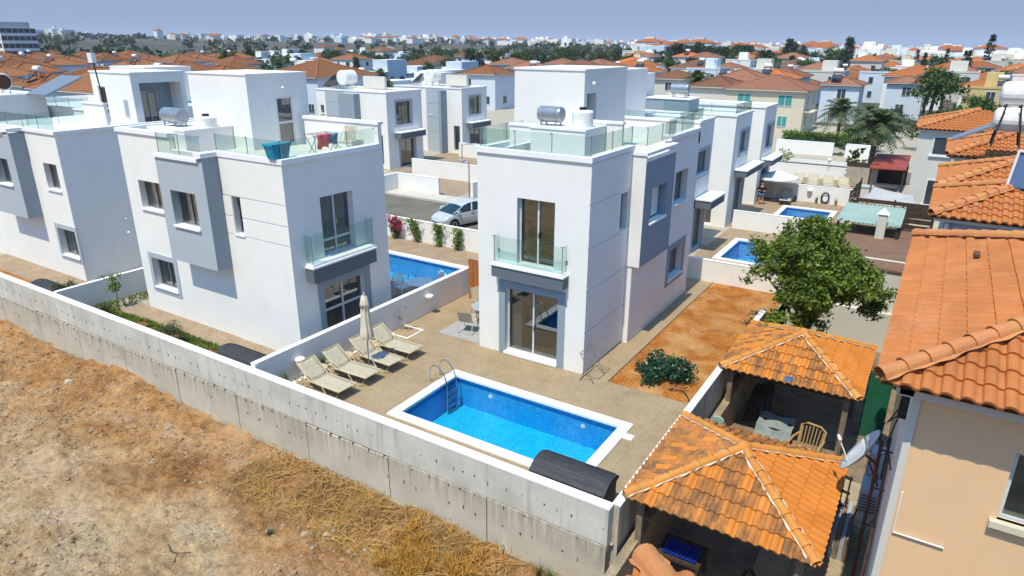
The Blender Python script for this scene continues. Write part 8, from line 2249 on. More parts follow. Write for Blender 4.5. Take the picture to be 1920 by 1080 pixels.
TREES = [(-178.0,77.1,'round',6.0),(-195.9,65.6,'round',6.3),(-119.5,42.9,'round',4.1),(-152.9,99.6,'round',7.9),(-173.1,69.5,'round',7.2),(-158.6,77.2,'tall',5.3),(-201.2,84.8,'dark',7.7),(-169.0,72.0,'tall',4.2),(-116.3,59.4,'round',5.1),(-111.1,36.5,'round',4.7),(-170.2,68.5,'dark',6.5),(-180.9,104.3,'tall',5.6),(-204.1,74.2,'round',6.7),(-162.1,77.9,'tall',4.8),(-166.8,70.9,'dark',4.2),(-116.1,43.1,'round',4.4),(-255.6,174.8,'olive',4.6),(-111.2,130.1,'round',5.4),(-214.3,147.1,'dark',5.8),(-176.4,158.4,'olive',8.3),(-179.1,221.2,'round',8.2),(-168.5,205.3,'round',7.7),(-213.8,157.5,'tall',4.2),(-174.7,115.2,'dark',5.9),(-231.2,205.2,'tall',5.4),(-189.8,172.0,'round',5.5),(-165.4,161.5,'dark',5.8),(-155.1,177.3,'olive',6.5),(-173.6,140.0,'dark',5.5),(-169.4,121.0,'dark',5.4),(-96.9,133.4,'tall',7.7),(-211.1,142.3,'olive',6.7),(-92.1,65.3,'round',8.1),(-136.7,181.8,'round',4.2),(-69.0,66.4,'round',5.2),(-139.1,142.5,'olive',7.4),(-196.3,230.3,'tall',8.4),(-164.5,207.0,'round',7.4),(-109.1,108.8,'round',4.3),(-179.3,126.2,'tall',8.2),(-208.0,212.1,'round',4.8),(-104.3,96.4,'tall',7.0),(-189.8,244.4,'tall',4.7),(-176.9,238.5,'olive',7.3),(-151.9,97.9,'tall',7.7),(-189.2,172.6,'olive',7.2),(-203.1,201.2,'dark',4.1),(-172.5,212.3,'tall',4.5),(-237.7,171.8,'tall',5.7),(-251.9,180.0,'olive',5.7),(-144.3,213.8,'round',4.0),(-69.3,187.3,'round',5.0),(-133.6,261.2,'dark',5.7),(-110.9,232.8,'olive',7.6),(-133.3,257.7,'olive',8.7),(-68.3,196.9,'round',7.5),(-150.6,218.9,'dark',8.1),(-120.6,198.9,'dark',5.3),(-129.9,175.6,'dark',8.6),(-138.5,228.0,'olive',8.5),(-122.1,178.7,'olive',6.5),(-96.0,129.4,'dark',6.1),(-87.8,212.5,'dark',7.0),(-136.4,274.4,'olive',8.5),(-131.6,270.8,'round',5.6),(-143.4,209.0,'round',6.5),(-111.9,176.8,'round',7.6),(-133.6,195.1,'olive',6.2),(-151.6,228.9,'dark',4.6),(-104.3,285.3,'dark',6.4),(-154.7,228.2,'olive',4.2),(-129.8,207.6,'dark',6.1),(-107.3,240.1,'olive',8.6),(-131.8,264.2,'dark',7.1),(-122.1,205.2,'olive',5.9),(-134.7,257.6,'dark',4.0),(-144.0,268.7,'dark',8.5),(-178.0,230.1,'round',7.3),(-92.2,126.9,'round',4.4),(-121.9,179.9,'olive',8.9),(-94.4,161.2,'dark',5.9),(-123.1,261.5,'dark',8.5),(-113.4,206.9,'round',8.6),(-95.4,200.3,'dark',6.1),(-79.5,215.8,'dark',6.1),(-116.1,249.3,'dark',7.1),(-70.4,119.2,'round',4.8),(-159.8,218.7,'round',8.1),(-164.4,250.2,'olive',8.1),(-120.3,193.8,'olive',7.4),(-69.6,137.2,'dark',5.4),(-135.3,267.7,'dark',6.6),(-148.9,197.6,'round',6.6),(-94.4,215.6,'dark',5.1),(-113.9,191.3,'dark',4.0),(-97.0,181.8,'round',6.7),(-112.6,187.8,'dark',7.4),(-137.2,216.3,'olive',6.1),(-67.9,131.3,'round',4.1),(-139.3,264.0,'dark',8.4),(-117.3,252.0,'olive',4.3),(-105.1,163.4,'dark',4.4),(-131.8,223.9,'dark',5.0),(-112.8,141.1,'olive',6.6),(-171.1,249.1,'dark',7.1),(-116.9,264.6,'dark',5.5),(-160.5,245.3,'dark',5.8),(-79.7,173.7,'dark',4.8),(-140.9,250.0,'round',6.3),(-88.0,188.4,'olive',7.8),(-77.5,290.4,'dark',8.1),(-47.6,296.0,'tall',9.9),(-66.5,195.6,'dark',10.8),(-56.0,239.6,'dark',8.2),(-41.1,228.2,'round',7.3),(-25.2,228.7,'round',9.7),(-18.5,200.5,'tall',12.0),(-43.2,215.7,'tall',8.4),(-31.5,214.8,'dark',10.4),(-84.4,255.2,'tall',7.6),(-91.4,277.1,'tall',9.7),(-86.7,279.2,'dark',10.9),(-86.4,293.2,'dark',10.6),(-89.0,283.4,'dark',8.9),(-71.0,238.1,'dark',8.3),(-76.5,248.1,'tall',10.7),(-40.5,232.3,'tall',11.9),(-50.4,292.1,'tall',11.3),(-61.5,248.5,'dark',8.9),(-104.1,287.5,'round',6.2),(-74.8,276.8,'tall',7.7),(-32.4,301.5,'dark',8.4),(-52.9,299.2,'dark',11.3),(-41.0,228.4,'tall',8.3),(-73.4,296.8,'dark',10.5),(-31.7,193.0,'tall',7.1),(-64.3,218.1,'tall',8.6),(-52.7,190.9,'dark',9.3),(-73.8,299.3,'tall',8.1),(-80.8,266.5,'tall',6.3),(-84.0,261.5,'dark',10.4),(-81.9,292.7,'dark',10.9),(-29.9,261.2,'round',9.2),(-38.4,193.4,'tall',6.4),(-87.4,294.7,'dark',8.3),(-64.7,269.5,'tall',9.7),(-50.8,148.2,'round',7.3),(-18.4,198.6,'dark',6.1),(-38.0,182.7,'round',6.2),(-55.6,211.9,'tall',9.3),(-60.7,237.5,'round',9.8),(-47.3,154.3,'dark',7.4),(-44.0,214.8,'dark',10.1),(-64.9,278.4,'dark',10.5),(11.3,84.6,'bush',5.5),(-0.5,213.2,'palm',7.1),(-80.7,231.8,'palm',4.7),(-65.9,193.9,'round',7.9),(2.4,229.2,'round',7.7),(-19.8,149.5,'round',7.7),(-80.4,235.7,'bush',6.6),(6.1,213.7,'palm',6.5),(-58.8,220.9,'round',4.8),(6.2,88.9,'round',7.6),(7.2,98.4,'palm',7.4),(18.2,233.3,'round',4.1),(9.4,189.1,'round',4.7),(1.8,269.4,'bush',6.2),(-37.5,257.0,'palm',5.9),(13.7,189.8,'round',4.9),(-27.4,264.3,'palm',6.8),(-68.1,222.8,'round',6.4),(-64.4,234.5,'dark',7.2),(17.0,258.4,'round',6.5),(-27.4,268.5,'bush',4.4),(16.3,138.0,'round',6.0),(6.0,134.5,'palm',4.8),(2.9,109.2,'bush',4.5),(-20.1,269.7,'round',7.4),(9.6,193.7,'round',6.0),(-4.4,137.9,'round',6.4),(-72.4,232.9,'round',6.3),(-18.2,234.6,'palm',7.1),(18.3,235.5,'round',7.3),(-65.2,193.8,'dark',5.3),(1.7,197.1,'dark',5.5),(-52.0,266.6,'palm',4.6),(-29.5,194.5,'palm',5.7),(-30.4,211.5,'round',5.2),(-40.0,224.5,'round',7.3),(-7.9,255.7,'dark',7.0),(5.5,277.4,'palm',7.4),(-29.8,155.9,'round',7.8),(-14.0,215.7,'dark',4.4),(13.3,103.1,'dark',4.1),(12.6,193.9,'round',4.5),(-57.7,274.7,'palm',4.6),(-38.4,191.4,'dark',7.4),(17.2,265.6,'bush',7.1),(-20.1,207.3,'dark',7.9),(4.1,195.0,'palm',6.8),(-34.9,275.8,'bush',6.6),(-71.4,221.4,'round',5.4),(-12.2,235.5,'bush',7.4),(-15.9,202.8,'bush',7.2),(4.9,209.1,'bush',4.6),(-42.4,198.6,'bush',4.3),(11.4,280.6,'dark',7.0),(-89.3,251.8,'round',7.2),(5.4,90.8,'palm',7.6),(-24.8,252.2,'round',7.2),(-46.8,186.0,'round',7.6),(13.2,272.1,'palm',5.7),(-22.8,100.2,'dark',7.2),(9.2,188.9,'cypress',8.7),(15.1,234.1,'cypress',13.0),(1.6,164.1,'cypress',8.3),(-3.6,242.0,'cypress',8.7),(9.8,158.9,'cypress',9.0),(5.2,195.1,'cypress',9.2)]
# ------------------------------------------------------------------ houses beyond the estate
def bgroof(name, c1, c2, c3):
    m, nt, N, L, p = nodes_of(name)
    p.inputs['Roughness'].default_value = 0.85
    p.inputs['Specular IOR Level'].default_value = 0.15
    v = pos(nt)
    oi = N.new('ShaderNodeObjectInfo')
    col = ramp(nt, noise(nt, pos(nt, (1, 1, 2.5)), 2.6, 8, 0.85), [(0.3, c1), (0.5, c2), (0.68, c3)])
    col = mixc(nt, 1.0, col, ramp(nt, oi.outputs['Random'], [(0, (0.62, 0.62, 0.62)), (1, (1.15, 1.1, 1.1))]), 'MULTIPLY')
    L.new(col, p.inputs['Base Color'])
    bump(nt, p, noise(nt, pos(nt, (4, 4, 9)), 2, 4, 0.7), 0.6, 0.06)
    return m
M['roofA'] = bgroof('brown_orange_roof', (0.11, 0.05, 0.024), (0.24, 0.1, 0.042), (0.33, 0.16, 0.07))
M['roofB'] = bgroof('terracotta_roof', (0.16, 0.075, 0.045), (0.26, 0.12, 0.07), (0.34, 0.175, 0.11))
M['roofC'] = bgroof('bright_orange_roof', (0.34, 0.11, 0.035), (0.42, 0.14, 0.045), (0.46, 0.19, 0.08))
ORD = ['first', 'second', 'third', 'fourth', 'fifth', 'sixth', 'seventh', 'eighth', 'ninth', 'tenth', 'eleventh', 'twelfth', 'thirteenth', 'fourteenth', 'fifteenth', 'sixteenth', 'seventeenth', 'eighteenth', 'nineteenth', 'twentieth']
def nth(i):
    if i < 20:
        return ORD[i]
    tens = ['twenty', 'thirty', 'forty', 'fifty', 'sixty', 'seventy'][i // 10 - 1] if i >= 20 else ''
    tens = {2: 'twenty', 3: 'thirty', 4: 'forty', 5: 'fifty', 6: 'sixty', 7: 'seventy'}[(i + 1) // 10]
    u = (i + 1) % 10
    if u == 0:
        return {'twenty': 'twentieth', 'thirty': 'thirtieth', 'forty': 'fortieth', 'fifty': 'fiftieth', 'sixty': 'sixtieth', 'seventy': 'seventieth'}[tens]
    return tens + ' ' + ORD[u - 1]
WALLW = {'white': 'white', 'bluewhite': 'pale bluish white', 'offwhite': 'off white', 'cream': 'cream', 'yellow': 'yellow'}
ROOFW = {'roofA': 'brown tiled roof', 'roofB': 'terracotta tiled roof', 'roofC': 'bright orange roof', '': 'flat roof'}

winmesh = {}
def bg_window(t, F, a, b, c, d, shut=False, frame=True):
    mb = MB()
    F.box(mb, a, b, -0.015, 0.03, c, d)
    o = mb.build('window', 'shutter' if shut else 'bgglass', t)
    if frame:
        fb = MB()
        F.box(fb, a - .06, a, -0.04, 0.03, c - .06, d + .06)
        F.box(fb, b, b + .06, -0.04, 0.03, c - .06, d + .06)
        F.box(fb, a, b, -0.04, 0.03, d, d + .06)
        F.box(fb, a, b, -0.06, 0.03, c - .06, c)
        if b - a > 0.9:
            F.box(fb, (a + b) / 2 - .03, (a + b) / 2 + .03, -0.03, 0.0, c, d)
        fb.build('frame', 'whitealu', o)

def bg_house(label, x, y, w, d, ze, kind, wall, roof, z0, group, r, extra='', near=True):
    t = thing('house', label, 'house', (x, y, z0), group)
    x0, x1, y0, y1 = x - w / 2, x + w / 2, y - d / 2, y + d / 2
    if kind == 'hip':
        MB().box(x0, x1, y0, y1, z0 - 1, ze).build('wall', wall, t)
        e = 0.4
        h = min(w, d) / 2 + e
        zt = ze + 0.34 * h
        mb = MB()
        c = [(x0 - e, y0 - e, ze), (x1 + e, y0 - e, ze), (x1 + e, y1 + e, ze), (x0 - e, y1 + e, ze)]
        if w > d:
            a, b = (x0 - e + h, y, zt), (x1 + e - h, y, zt)
            fs_ = ((c[0], c[1], b, a), (c[1], c[2], b), (c[2], c[3], a, b), (c[3], c[0], a))
        else:
            a, b = (x, y0 - e + h, zt), (x, y1 + e - h, zt)
            fs_ = ((c[0], c[1], a), (c[1], c[2], b, a), (c[2], c[3], b), (c[3], c[0], a, b))
        for f in fs_:
            mb.face(*f)
        mb.face(*reversed(c))
        rf = mb.build('roof', roof, t)
        rb = MB()
        for p_, q_ in ((c[0], a), (c[1], a if w <= d else b), (c[2], b), (c[3], b if w <= d else a)):
            rb.tube([p_, q_], 0.13, 5)
        rb.tube([(a[0], a[1], a[2]), (b[0] + .01, b[1] + .01, b[2])], 0.13, 5)
        rb.build('ridge', roof, rf)
        fb = MB()
        fb.box(x0 - e + .03, x1 + e - .03, y0 - e + .03, y0 - e + .13, ze - .14, ze - .01)
        fb.box(x1 + e - .13, x1 + e - .03, y0 - e + .131, y1 + e - .03, ze - .14, ze - .01)
        fb.build('eave_board', 'offwhite', t)
        # a lower wing on some
        if near and r.random() < 0.45 and not extra:
            ww = w * r.uniform(0.35, 0.6)
            s = r.choice([-1, 1])
            MB().box(x + s * w * .2 - ww / 2, x + s * w * .2 + ww / 2, y0 - 2.2, y0 - .001, z0 - 1, ze * r.uniform(0.5, 0.62)).build('wing', wall, t)
    elif kind == 'modern':
        MB().box(x0, x1, y0, y1, z0 - 1, ze * .52 + z0 * .48).build('wall', wall, t)
        k = r.uniform(0.4, 0.7)
        s = r.choice([0, 1])
        ax0 = x0 if s == 0 else x1 - w * k
        MB().box(ax0, ax0 + w * k, y0 + d * r.uniform(0, .3), y1 - .05, ze * .52 + z0 * .48 + .001, ze).build('upper_floor', wall, t)
        MB().box(x0 - .5, x1 + .5, y0 - .9, y0 + .6, ze * .52 + z0 * .48, ze * .52 + z0 * .48 + .22).build('terrace_slab', 'cap', t)
        if r.random() < .6:
            MB().box(x0 + .4, x0 + w * .5, y0 - .03, y0 - .001, z0 + .3, z0 + 2.4).build('terrace_opening', 'bgglass', t)
        rail_b = MB().box(x0, x1, y0 - .8, y0 - .77, ze * .52 + z0 * .48 + .22, ze * .52 + z0 * .48 + .75)
        rail_b.build('glass_railing', 'glass', t)
    else:
        MB().box(x0, x1, y0, y1, z0 - 1, ze).build('wall', wall, t)
        MB().box(x0 - .06, x1 + .06, y0 - .06, y0 + .16, ze, ze + .3).build('parapet', wall, t)
        MB().box(x1 - .16, x1 + .06, y0 + .161, y1 + .06, ze, ze + .3).build('parapet', wall, t)
        if r.random() < .7:
            MB().box(x - w * .1, x + w * .25, y, y + d * .35, ze + .001, ze + 2.0).build('stair_tower', wall, t)
    fs_, fe_ = Face('S', y0), Face('E', x1)
    nfl = 2 if ze - z0 > 4.2 else 1
    shut = extra == 'teal'
    for f_ in range(nfl):
        zc = z0 + (0.9 if f_ == 0 else (ze - z0) * .5 + .75)
        hh = 1.15
        for F, u0, u1 in ((fs_, x0, x1), (fe_, y0, y1)):
            n = max(1, int((u1 - u0) / 3.2))
            for k in range(n):
                if r.random() < 0.28 and not shut:
                    continue
                u = u0 + (u1 - u0) * (k + .5) / n + r.uniform(-.3, .3)
                ww = r.choice([0.35, 0.5, 0.75])
                if kind == 'modern' and f_ == 1:
                    continue
                bg_window(t, F, u - ww, u + ww, zc, zc + hh, shut, near)
    if r.random() < .45:
        ab = MB()
        ax_, ay_ = x + w * r.uniform(-.3, .3), y + d * r.uniform(-.2, .3)
        ab.bar((ax_, ay_, ze - .2), (ax_, ay_, ze + 3.0), .05)
        for q in (2.5, 2.75, 2.95):
            ab.bar((ax_ - .45, ay_, ze + q), (ax_ + .45, ay_, ze + q), .035)
        ab.build('aerial', 'alum', t)
    if extra == 'teal':
        MB().box(x1 - .02, x1 + 1.0, y0 + .6, y0 + 3.6, z0 + 2.55, z0 + 2.7).build('balcony', 'cream', t)
    return t, (x, y, ze)

def roof_heater(x, y, z, label, group):
    t = thing('solar_water_heater', label, 'solar heater', (x, y, z), group)
    MB().lathe([(0.2, -0.62), (0.31, -0.58), (0.33, -0.5), (0.33, 0.5), (0.31, 0.58), (0.2, 0.62)], (x, y, z + 1.1), 14, 'x').build('tank', 'tank' , t)
    MB().hexa([(x - .6, y - 1.5, z + .05), (x + .6, y - 1.5, z + .05), (x + .6, y - .4, z + .55), (x - .6, y - .4, z + .55), (x - .6, y - 1.52, z + .12), (x + .6, y - 1.52, z + .12), (x + .6, y - .42, z + .62), (x - .6, y - .42, z + .62)]).build('solar_panel', 'panel', t)
    mb = MB()
    for dx in (-.5, .5):
        mb.bar((x + dx, y, z - .3), (x + dx, y, z + .8), .06)
        mb.bar((x + dx, y - 1.6, z - .3), (x + dx, y - .3, z + .95), .05)
    mb.build('stand', 'iron', t)

zone_of = lambda px_, d, kind: ('nearer' if d < 165 else 'farther') + ' ' + ('left roofs' if px_ < 440 else 'central houses' if px_ < 1000 else 'right centre roofs' if px_ < 1250 else 'right houses')
zones = {}
for h in HOUSES:
    zones.setdefault(zone_of(h[8], h[9], h[5]), []).append(h)
specials = {'win': None, 'win2': None, 'teal': None}
rb_ = random.Random(99)
heaters = {}
for zn, hs in zones.items():
    hs.sort(key=lambda h: h[8])
    cnt = {}
    for h in hs:
        x, y, w, d, ze, kind, wall, roof, px_, dist, extra = h
        nm = '%s house with %s' % (WALLW[wall], ROOFW[roof])
        i = cnt.get(nm, 0)
        cnt[nm] = i + 1
        z0 = float(terrain_z(np.array([x]), np.array([y]))[0])
        if x > -60 and x < 13 and y < 84:
            z0 = 0.0
        lab = '%s, %s from left among %s' % (nm, nth(i), zn)
        if extra == 'teal':
            lab = 'cream two storey house with teal shutters beyond the street'
        if kind == 'flat' and wall == 'yellow':
            lab = 'yellow flat roofed house in front of the trees at the right'
        t, (hx_, hy_, hz_) = bg_house(lab, x, y, w, d, ze + z0, kind, wall, roof or 'roofB', z0, zn, rb_, extra, dist < 170)
        if rb_.random() < 0.32 and 80 < dist < 230:
            j = heaters.get(zn, 0)
            heaters[zn] = j + 1
            roof_heater(x + rb_.uniform(-.25, .25) * w, y - d * .22, hz_ + (0.62 if kind == 'hip' else 0.35), 'white roof tank with dark panel, %s from left among %s' % (nth(j), zn), 'solar heaters on the distant roofs')
# big white apartment block at the far left skyline
def apartments(label, x, y, w, d, h, z0, rz=0.0):
    t = thing('apartment_block', label, 'apartment block', (x, y, z0))
    MB().box(x - w / 2, x + w * .12, y - d / 2, y + d / 2, z0 - 1, z0 + h).build('wall', 'white', t)
    MB().box(x + w * .121, x + w * .3, y - d / 2 - 1, y + d / 2, z0 - 1, z0 + h + 1.3).build('stair_tower', 'grey2', t)
    MB().box(x + w * .301, x + w / 2, y - d / 2, y + d / 2, z0 - 1, z0 + h - .8).build('wall', 'white', t)
    for F, u0, u1 in ((Face('S', y - d / 2), x - w / 2, x + w / 2), (Face('E', x + w / 2), y - d / 2, y + d / 2)):
        for f_ in range(4):
            for k in range(6):
                u = u0 + (u1 - u0) * (k + .5) / 6
                if F.side == 'S' and x + w * .08 < u < x + w * .34:
                    continue
                bg_window(t, F, u - .7, u + .7, z0 + 1 + f_ * h / 4.3, z0 + 2.2 + f_ * h / 4.3, False, False)
apartments('white four storey apartment block with a dark stair tower on the far left skyline', -222, 78, 16, 9, 8.5, 5.0)

# ------------------------------------------------------------------ trees beyond
def proto_tree(kind, seed):
    r = random.Random(seed)
    t = thing('tree', 'tree', 'tree', (0, 0, 0), local=True)
    mb = MB()
    if kind in ('round', 'dark', 'olive', 'bush'):
        m = {'round': 'leaf_mid', 'dark': 'leaf_dark', 'olive': 'leaf_olive', 'bush': 'leaf_mid'}[kind]
        MB().tube([(0, 0, -.3), (0.02, 0, .28), (.03, .01, .5)], .035, 6, True, .02).build('trunk', 'bark', t)
        c, rad = ((0, 0, .62), (.40, .40, .36)) if kind != 'bush' else ((0, 0, .42), (.55, .5, .42))
        leaf_cloud(mb, crown_pts(c, rad, 110, r, 9), .034, r, 16, .042, up=.5)
    elif kind == 'tall':
        m = 'leaf_dark'
        MB().tube([(0, 0, -.2), (0, 0, .9)], .022, 6, True, .008).build('trunk', 'bark', t)
        P = []
        for k in range(110):
            f = r.random() ** .8
            a = r.uniform(0, 6.28)
            rr_ = .2 * (1 - f) ** .7 * (0.6 + .4 * r.random()) + .02
            P.append((math.cos(a) * rr_, math.sin(a) * rr_, .14 + .84 * f))
        leaf_cloud(mb, P, .03, r, 15, .032, up=.2)
    elif kind == 'cypress':
        m = 'leaf_cypress'
        MB().tube([(0, 0, -.2), (0, 0, .9)], .016, 6, True, .006).build('trunk', 'bark', t)
        P = []
        for k in range(100):
            f = r.random()
            a = r.uniform(0, 6.28)
            rr_ = .085 * math.sin(math.pi * min(1, f * .9 + .12)) ** .6 * r.uniform(.6, 1)
            P.append((math.cos(a) * rr_, math.sin(a) * rr_, .05 + .95 * f))
        leaf_cloud(mb, P, .022, r, 14, .018, up=.1)
    mb.build('crown', m, t)
    return t

def frond(mb, base, ang, el, L, r, droop, m_w=0.32, n=15):
    d = Vector((math.cos(ang), math.sin(ang), 0))
    side = Vector((-math.sin(ang), math.cos(ang), 0))
    P = []
    for k in range(n + 1):
        f = k / n
        p = Vector(base) + d * (L * (f * math.cos(el) + .0)) + Vector((0, 0, L * (math.sin(el) * f - droop * f * f)))
        P.append(p)
    for k in range(1, n):
        f = k / n
        w = m_w * L * math.sin(math.pi * (0.12 + .85 * f)) ** .8
        t = (P[k + 1] - P[k - 1]).normalized()
        for s in (-1, 1):
            q = P[k] + side * s * w + t * w * .55 + Vector((0, 0, -w * .45 * r.uniform(.6, 1.3)))
            hw = t * (L * .028)
            mb.face(P[k] - hw, P[k] + hw, q + hw * .4, q - hw * .4)
    for a, b in zip(P[:-1], P[1:]):
        mb.face(a - side * .012 * L, a + side * .012 * L, b + side * .008 * L, b - side * .008 * L)

def palm(label, x, y, z, h, L, n, seed, group=None, lean=(0, 0), r0=0.2, thing_=None):
    r = random.Random(seed)
    t = thing_ or thing('palm_tree', label, 'palm tree', (x, y, z), group)
    top = (x + lean[0], y + lean[1], z + h)
    pts = [(x + lean[0] * f ** 1.5, y + lean[1] * f ** 1.5, z + h * f) for f in np.linspace(0, 1, 9)]
    mb = MB()
    for k, (a, b) in enumerate(zip(pts[:-1], pts[1:])):
        mb.tube([a, b], r0 * (1.05 - .03 * k), 9, True, r0 * (.86 - .03 * k))
    mb.build('trunk', 'palmtrunk', t)
    mb = MB()
    for k in range(n):
        f = k / n
        frond(mb, top, 2.39996 * k + r.uniform(-.15, .15), R(80 - 115 * f + r.uniform(-6, 6)), L * r.uniform(.85, 1.1), r, .28 + .25 * (1 - f) + r.uniform(0, .12), .2)
    mb.build('crown', 'leaf_palm', t)
    mb = MB()
    for k in range(9):
        frond(mb, (top[0], top[1], top[2] - .1), 0.7 * k + r.uniform(-.2, .2), R(-66 + r.uniform(-12, 8)), L * .42, r, .12, .14, 9)
    mb.build('dead_fronds', 'straw2', t)
    return t
palm('tall palm tree with arching fronds and shaggy trunk beside the red canopy', 4.1, 40.0, 0.0, 4.6, 2.5, 40, 3, r0=0.26)
palm('bushy palm in front of the cream house with teal shutters', -1.2, 62.5, 0.0, 3.6, 2.7, 34, 5)
palm('palm between the terracotta roofs behind the row of villas', -20.5, 74.0, 0.0, 5.6, 2.6, 32, 6)
palm('shorter palm next to the white house right of the cream one', 1.2, 66.0, 0.0, 3.0, 2.3, 28, 8)
protos = {}
for k in ('round', 'dark', 'olive', 'tall', 'cypress', 'bush'):
    protos[k] = [proto_tree(k, 100 + 7 * i + len(k)) for i in range(3 if k in ('round', 'dark') else 2)]
used = set()
tlabel = {'round': 'round leafy mid green tree', 'dark': 'dense dark green tree', 'olive': 'grey green olive coloured tree', 'tall': 'tall pointed dark conifer', 'cypress': 'slim dark cypress', 'bush': 'broad low green bush', 'palm': 'distant palm tree'}
def tpx(x, y):
    v = Vector((x, y, 3)) - Vector((8.41, -17.59, 10))
    return v.dot(rt) / v.dot(fw), v.length
TREES2 = sorted(TREES, key=lambda q: tpx(q[0], q[1])[0])
tc = {}
for (x, y, k, hgt) in TREES2:
    f, dist = tpx(x, y)
    reg = 'in the left distance' if f < -0.05 else 'in the central tree belt' if f < 0.35 else 'in the right distance'
    z0 = float(terrain_z(np.array([x]), np.array([y]))[0])
    if -60 < x < 13 and y < 84:
        z0 = 0
    i = tc.get((k, reg), 0)
    tc[(k, reg)] = i + 1
    lab = '%s, %s from left %s' % (tlabel[k], nth(i), reg)
    if k == 'palm':
        palm(lab, x, y, z0, hgt * .75, hgt * .36, 26, i + 40, 'palms among the distant houses', r0=.22)
        continue
    ps = protos[k]
    p_ = ps[i % len(ps)]
    sw = hgt * RND.uniform(.9, 1.25)
    sc_ = (sw, sw, hgt)
    if p_.name not in used:
        used.add(p_.name)
        p_.location = (x, y, z0)
        p_.scale = sc_
        p_['label'] = lab
        p_['group'] = 'trees beyond the estate'
    else:
        o = copy_tree(p_, (x, y, z0), RND.uniform(0, 6.28), lab, sc_)
        o['group'] = 'trees beyond the estate'
for k, ps in protos.items():
    for p_ in ps:
        if p_.name not in used:
            for c in list(p_.children):
                bpy.data.objects.remove(c)
            bpy.data.objects.remove(p_)

# hedges and garden walls around the cream house
def hedge(label, x0, x1, y0, y1, z0, z1, m, n, size=.09, seed=1):
    r = random.Random(seed)
    t = thing('hedge', label, 'hedge', ((x0 + x1) / 2, (y0 + y1) / 2, z0))
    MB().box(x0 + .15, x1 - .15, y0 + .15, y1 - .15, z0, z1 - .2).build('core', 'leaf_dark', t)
    mb = MB()
    leaf_cloud(mb, [(r.uniform(x0, x1), r.uniform(y0, y1), z0 + (z1 - z0) * (1 - r.random() ** 2 * .9) + r.gauss(0, .06)) for _ in range(n)], size, r, 10, .12, up=.8)
    mb.build('foliage', m, t)
hedge('clipped green hedge on the white garden wall of the cream house', -5.0, 0.6, 53.4, 54.6, 0.8, 1.9, 'leaf_bright', 420, .1)
garden_wall('white garden wall under the clipped hedge of the cream house', -5.4, -0.2, 52.9, 53.2, 1.25)
garden_wall('white garden wall with a gap for the gate right of the clipped hedge', 0.8, 3.2, 53.0, 53.3, 1.25)
shrub('broad green bush by the street beyond the third pool', (1.6, 58.5, 1.4), (2.2, 1.8, 1.6), 160, .16, 'leaf_mid', seed=77, lobes=9, nper=14, spread=.22)
shrub('dense dark bush in front of the white house right of the cream house', (3.0, 70.5, 1.6), (2.4, 2.0, 1.8), 160, .17, 'leaf_dark', seed=78, lobes=9, nper=14, spread=.24)
shrub('large green tree crown behind the pale corner house', (8.3, 62.0, 2.2), (3.6, 3.0, 2.2), 240, .18, 'leaf_mid', seed=79, lobes=11, nper=16, spread=.26)
shrub('green bush below the yellow house', (12.5, 72.0, 1.2), (3.2, 2.2, 1.6), 160, .18, 'leaf_dark', seed=80, lobes=9, nper=14, spread=.26)
shrub('leafy climbing plant on the pale house behind the driveway villas', (-44.0, 47.0, 1.4), (3.5, 2.2, 1.6), 200, .18, 'leaf_mid', seed=81, lobes=10, nper=14, spread=.25)
shrub('bushy green plants between the two driveway villas and the tiled houses', (-52.0, 56.0, 1.6), (4.5, 2.5, 1.9), 220, .2, 'leaf_olive', seed=82, lobes=10, nper=14, spread=.28)
t = thing('canopy_car', 'dark car parked under a white carport on the drive of the white house', 'car', (2.6, 80.0, 0), rz=R(90), local=True)
MB().lathe([(0.5, -1.8), (0.7, -1.6), (0.75, 1.2), (0.55, 1.8)], (0, 0, .5), 10, 'x').build('body', 'iron', t, smooth=True)
MB().lathe([(0.3, -1.2), (0.55, -0.9), (0.55, .4), (0.3, .9)], (0, 0, .95), 10, 'x').build('cabin', 'carglass', t, smooth=True)
for s in (-1, 1):
    for x in (-1.1, 1.1):
        MB().lathe([(.3, -.1), (.3, .1)], (x, s * .6, .3), 12, 'y').build('wheel', 'tyre', t)

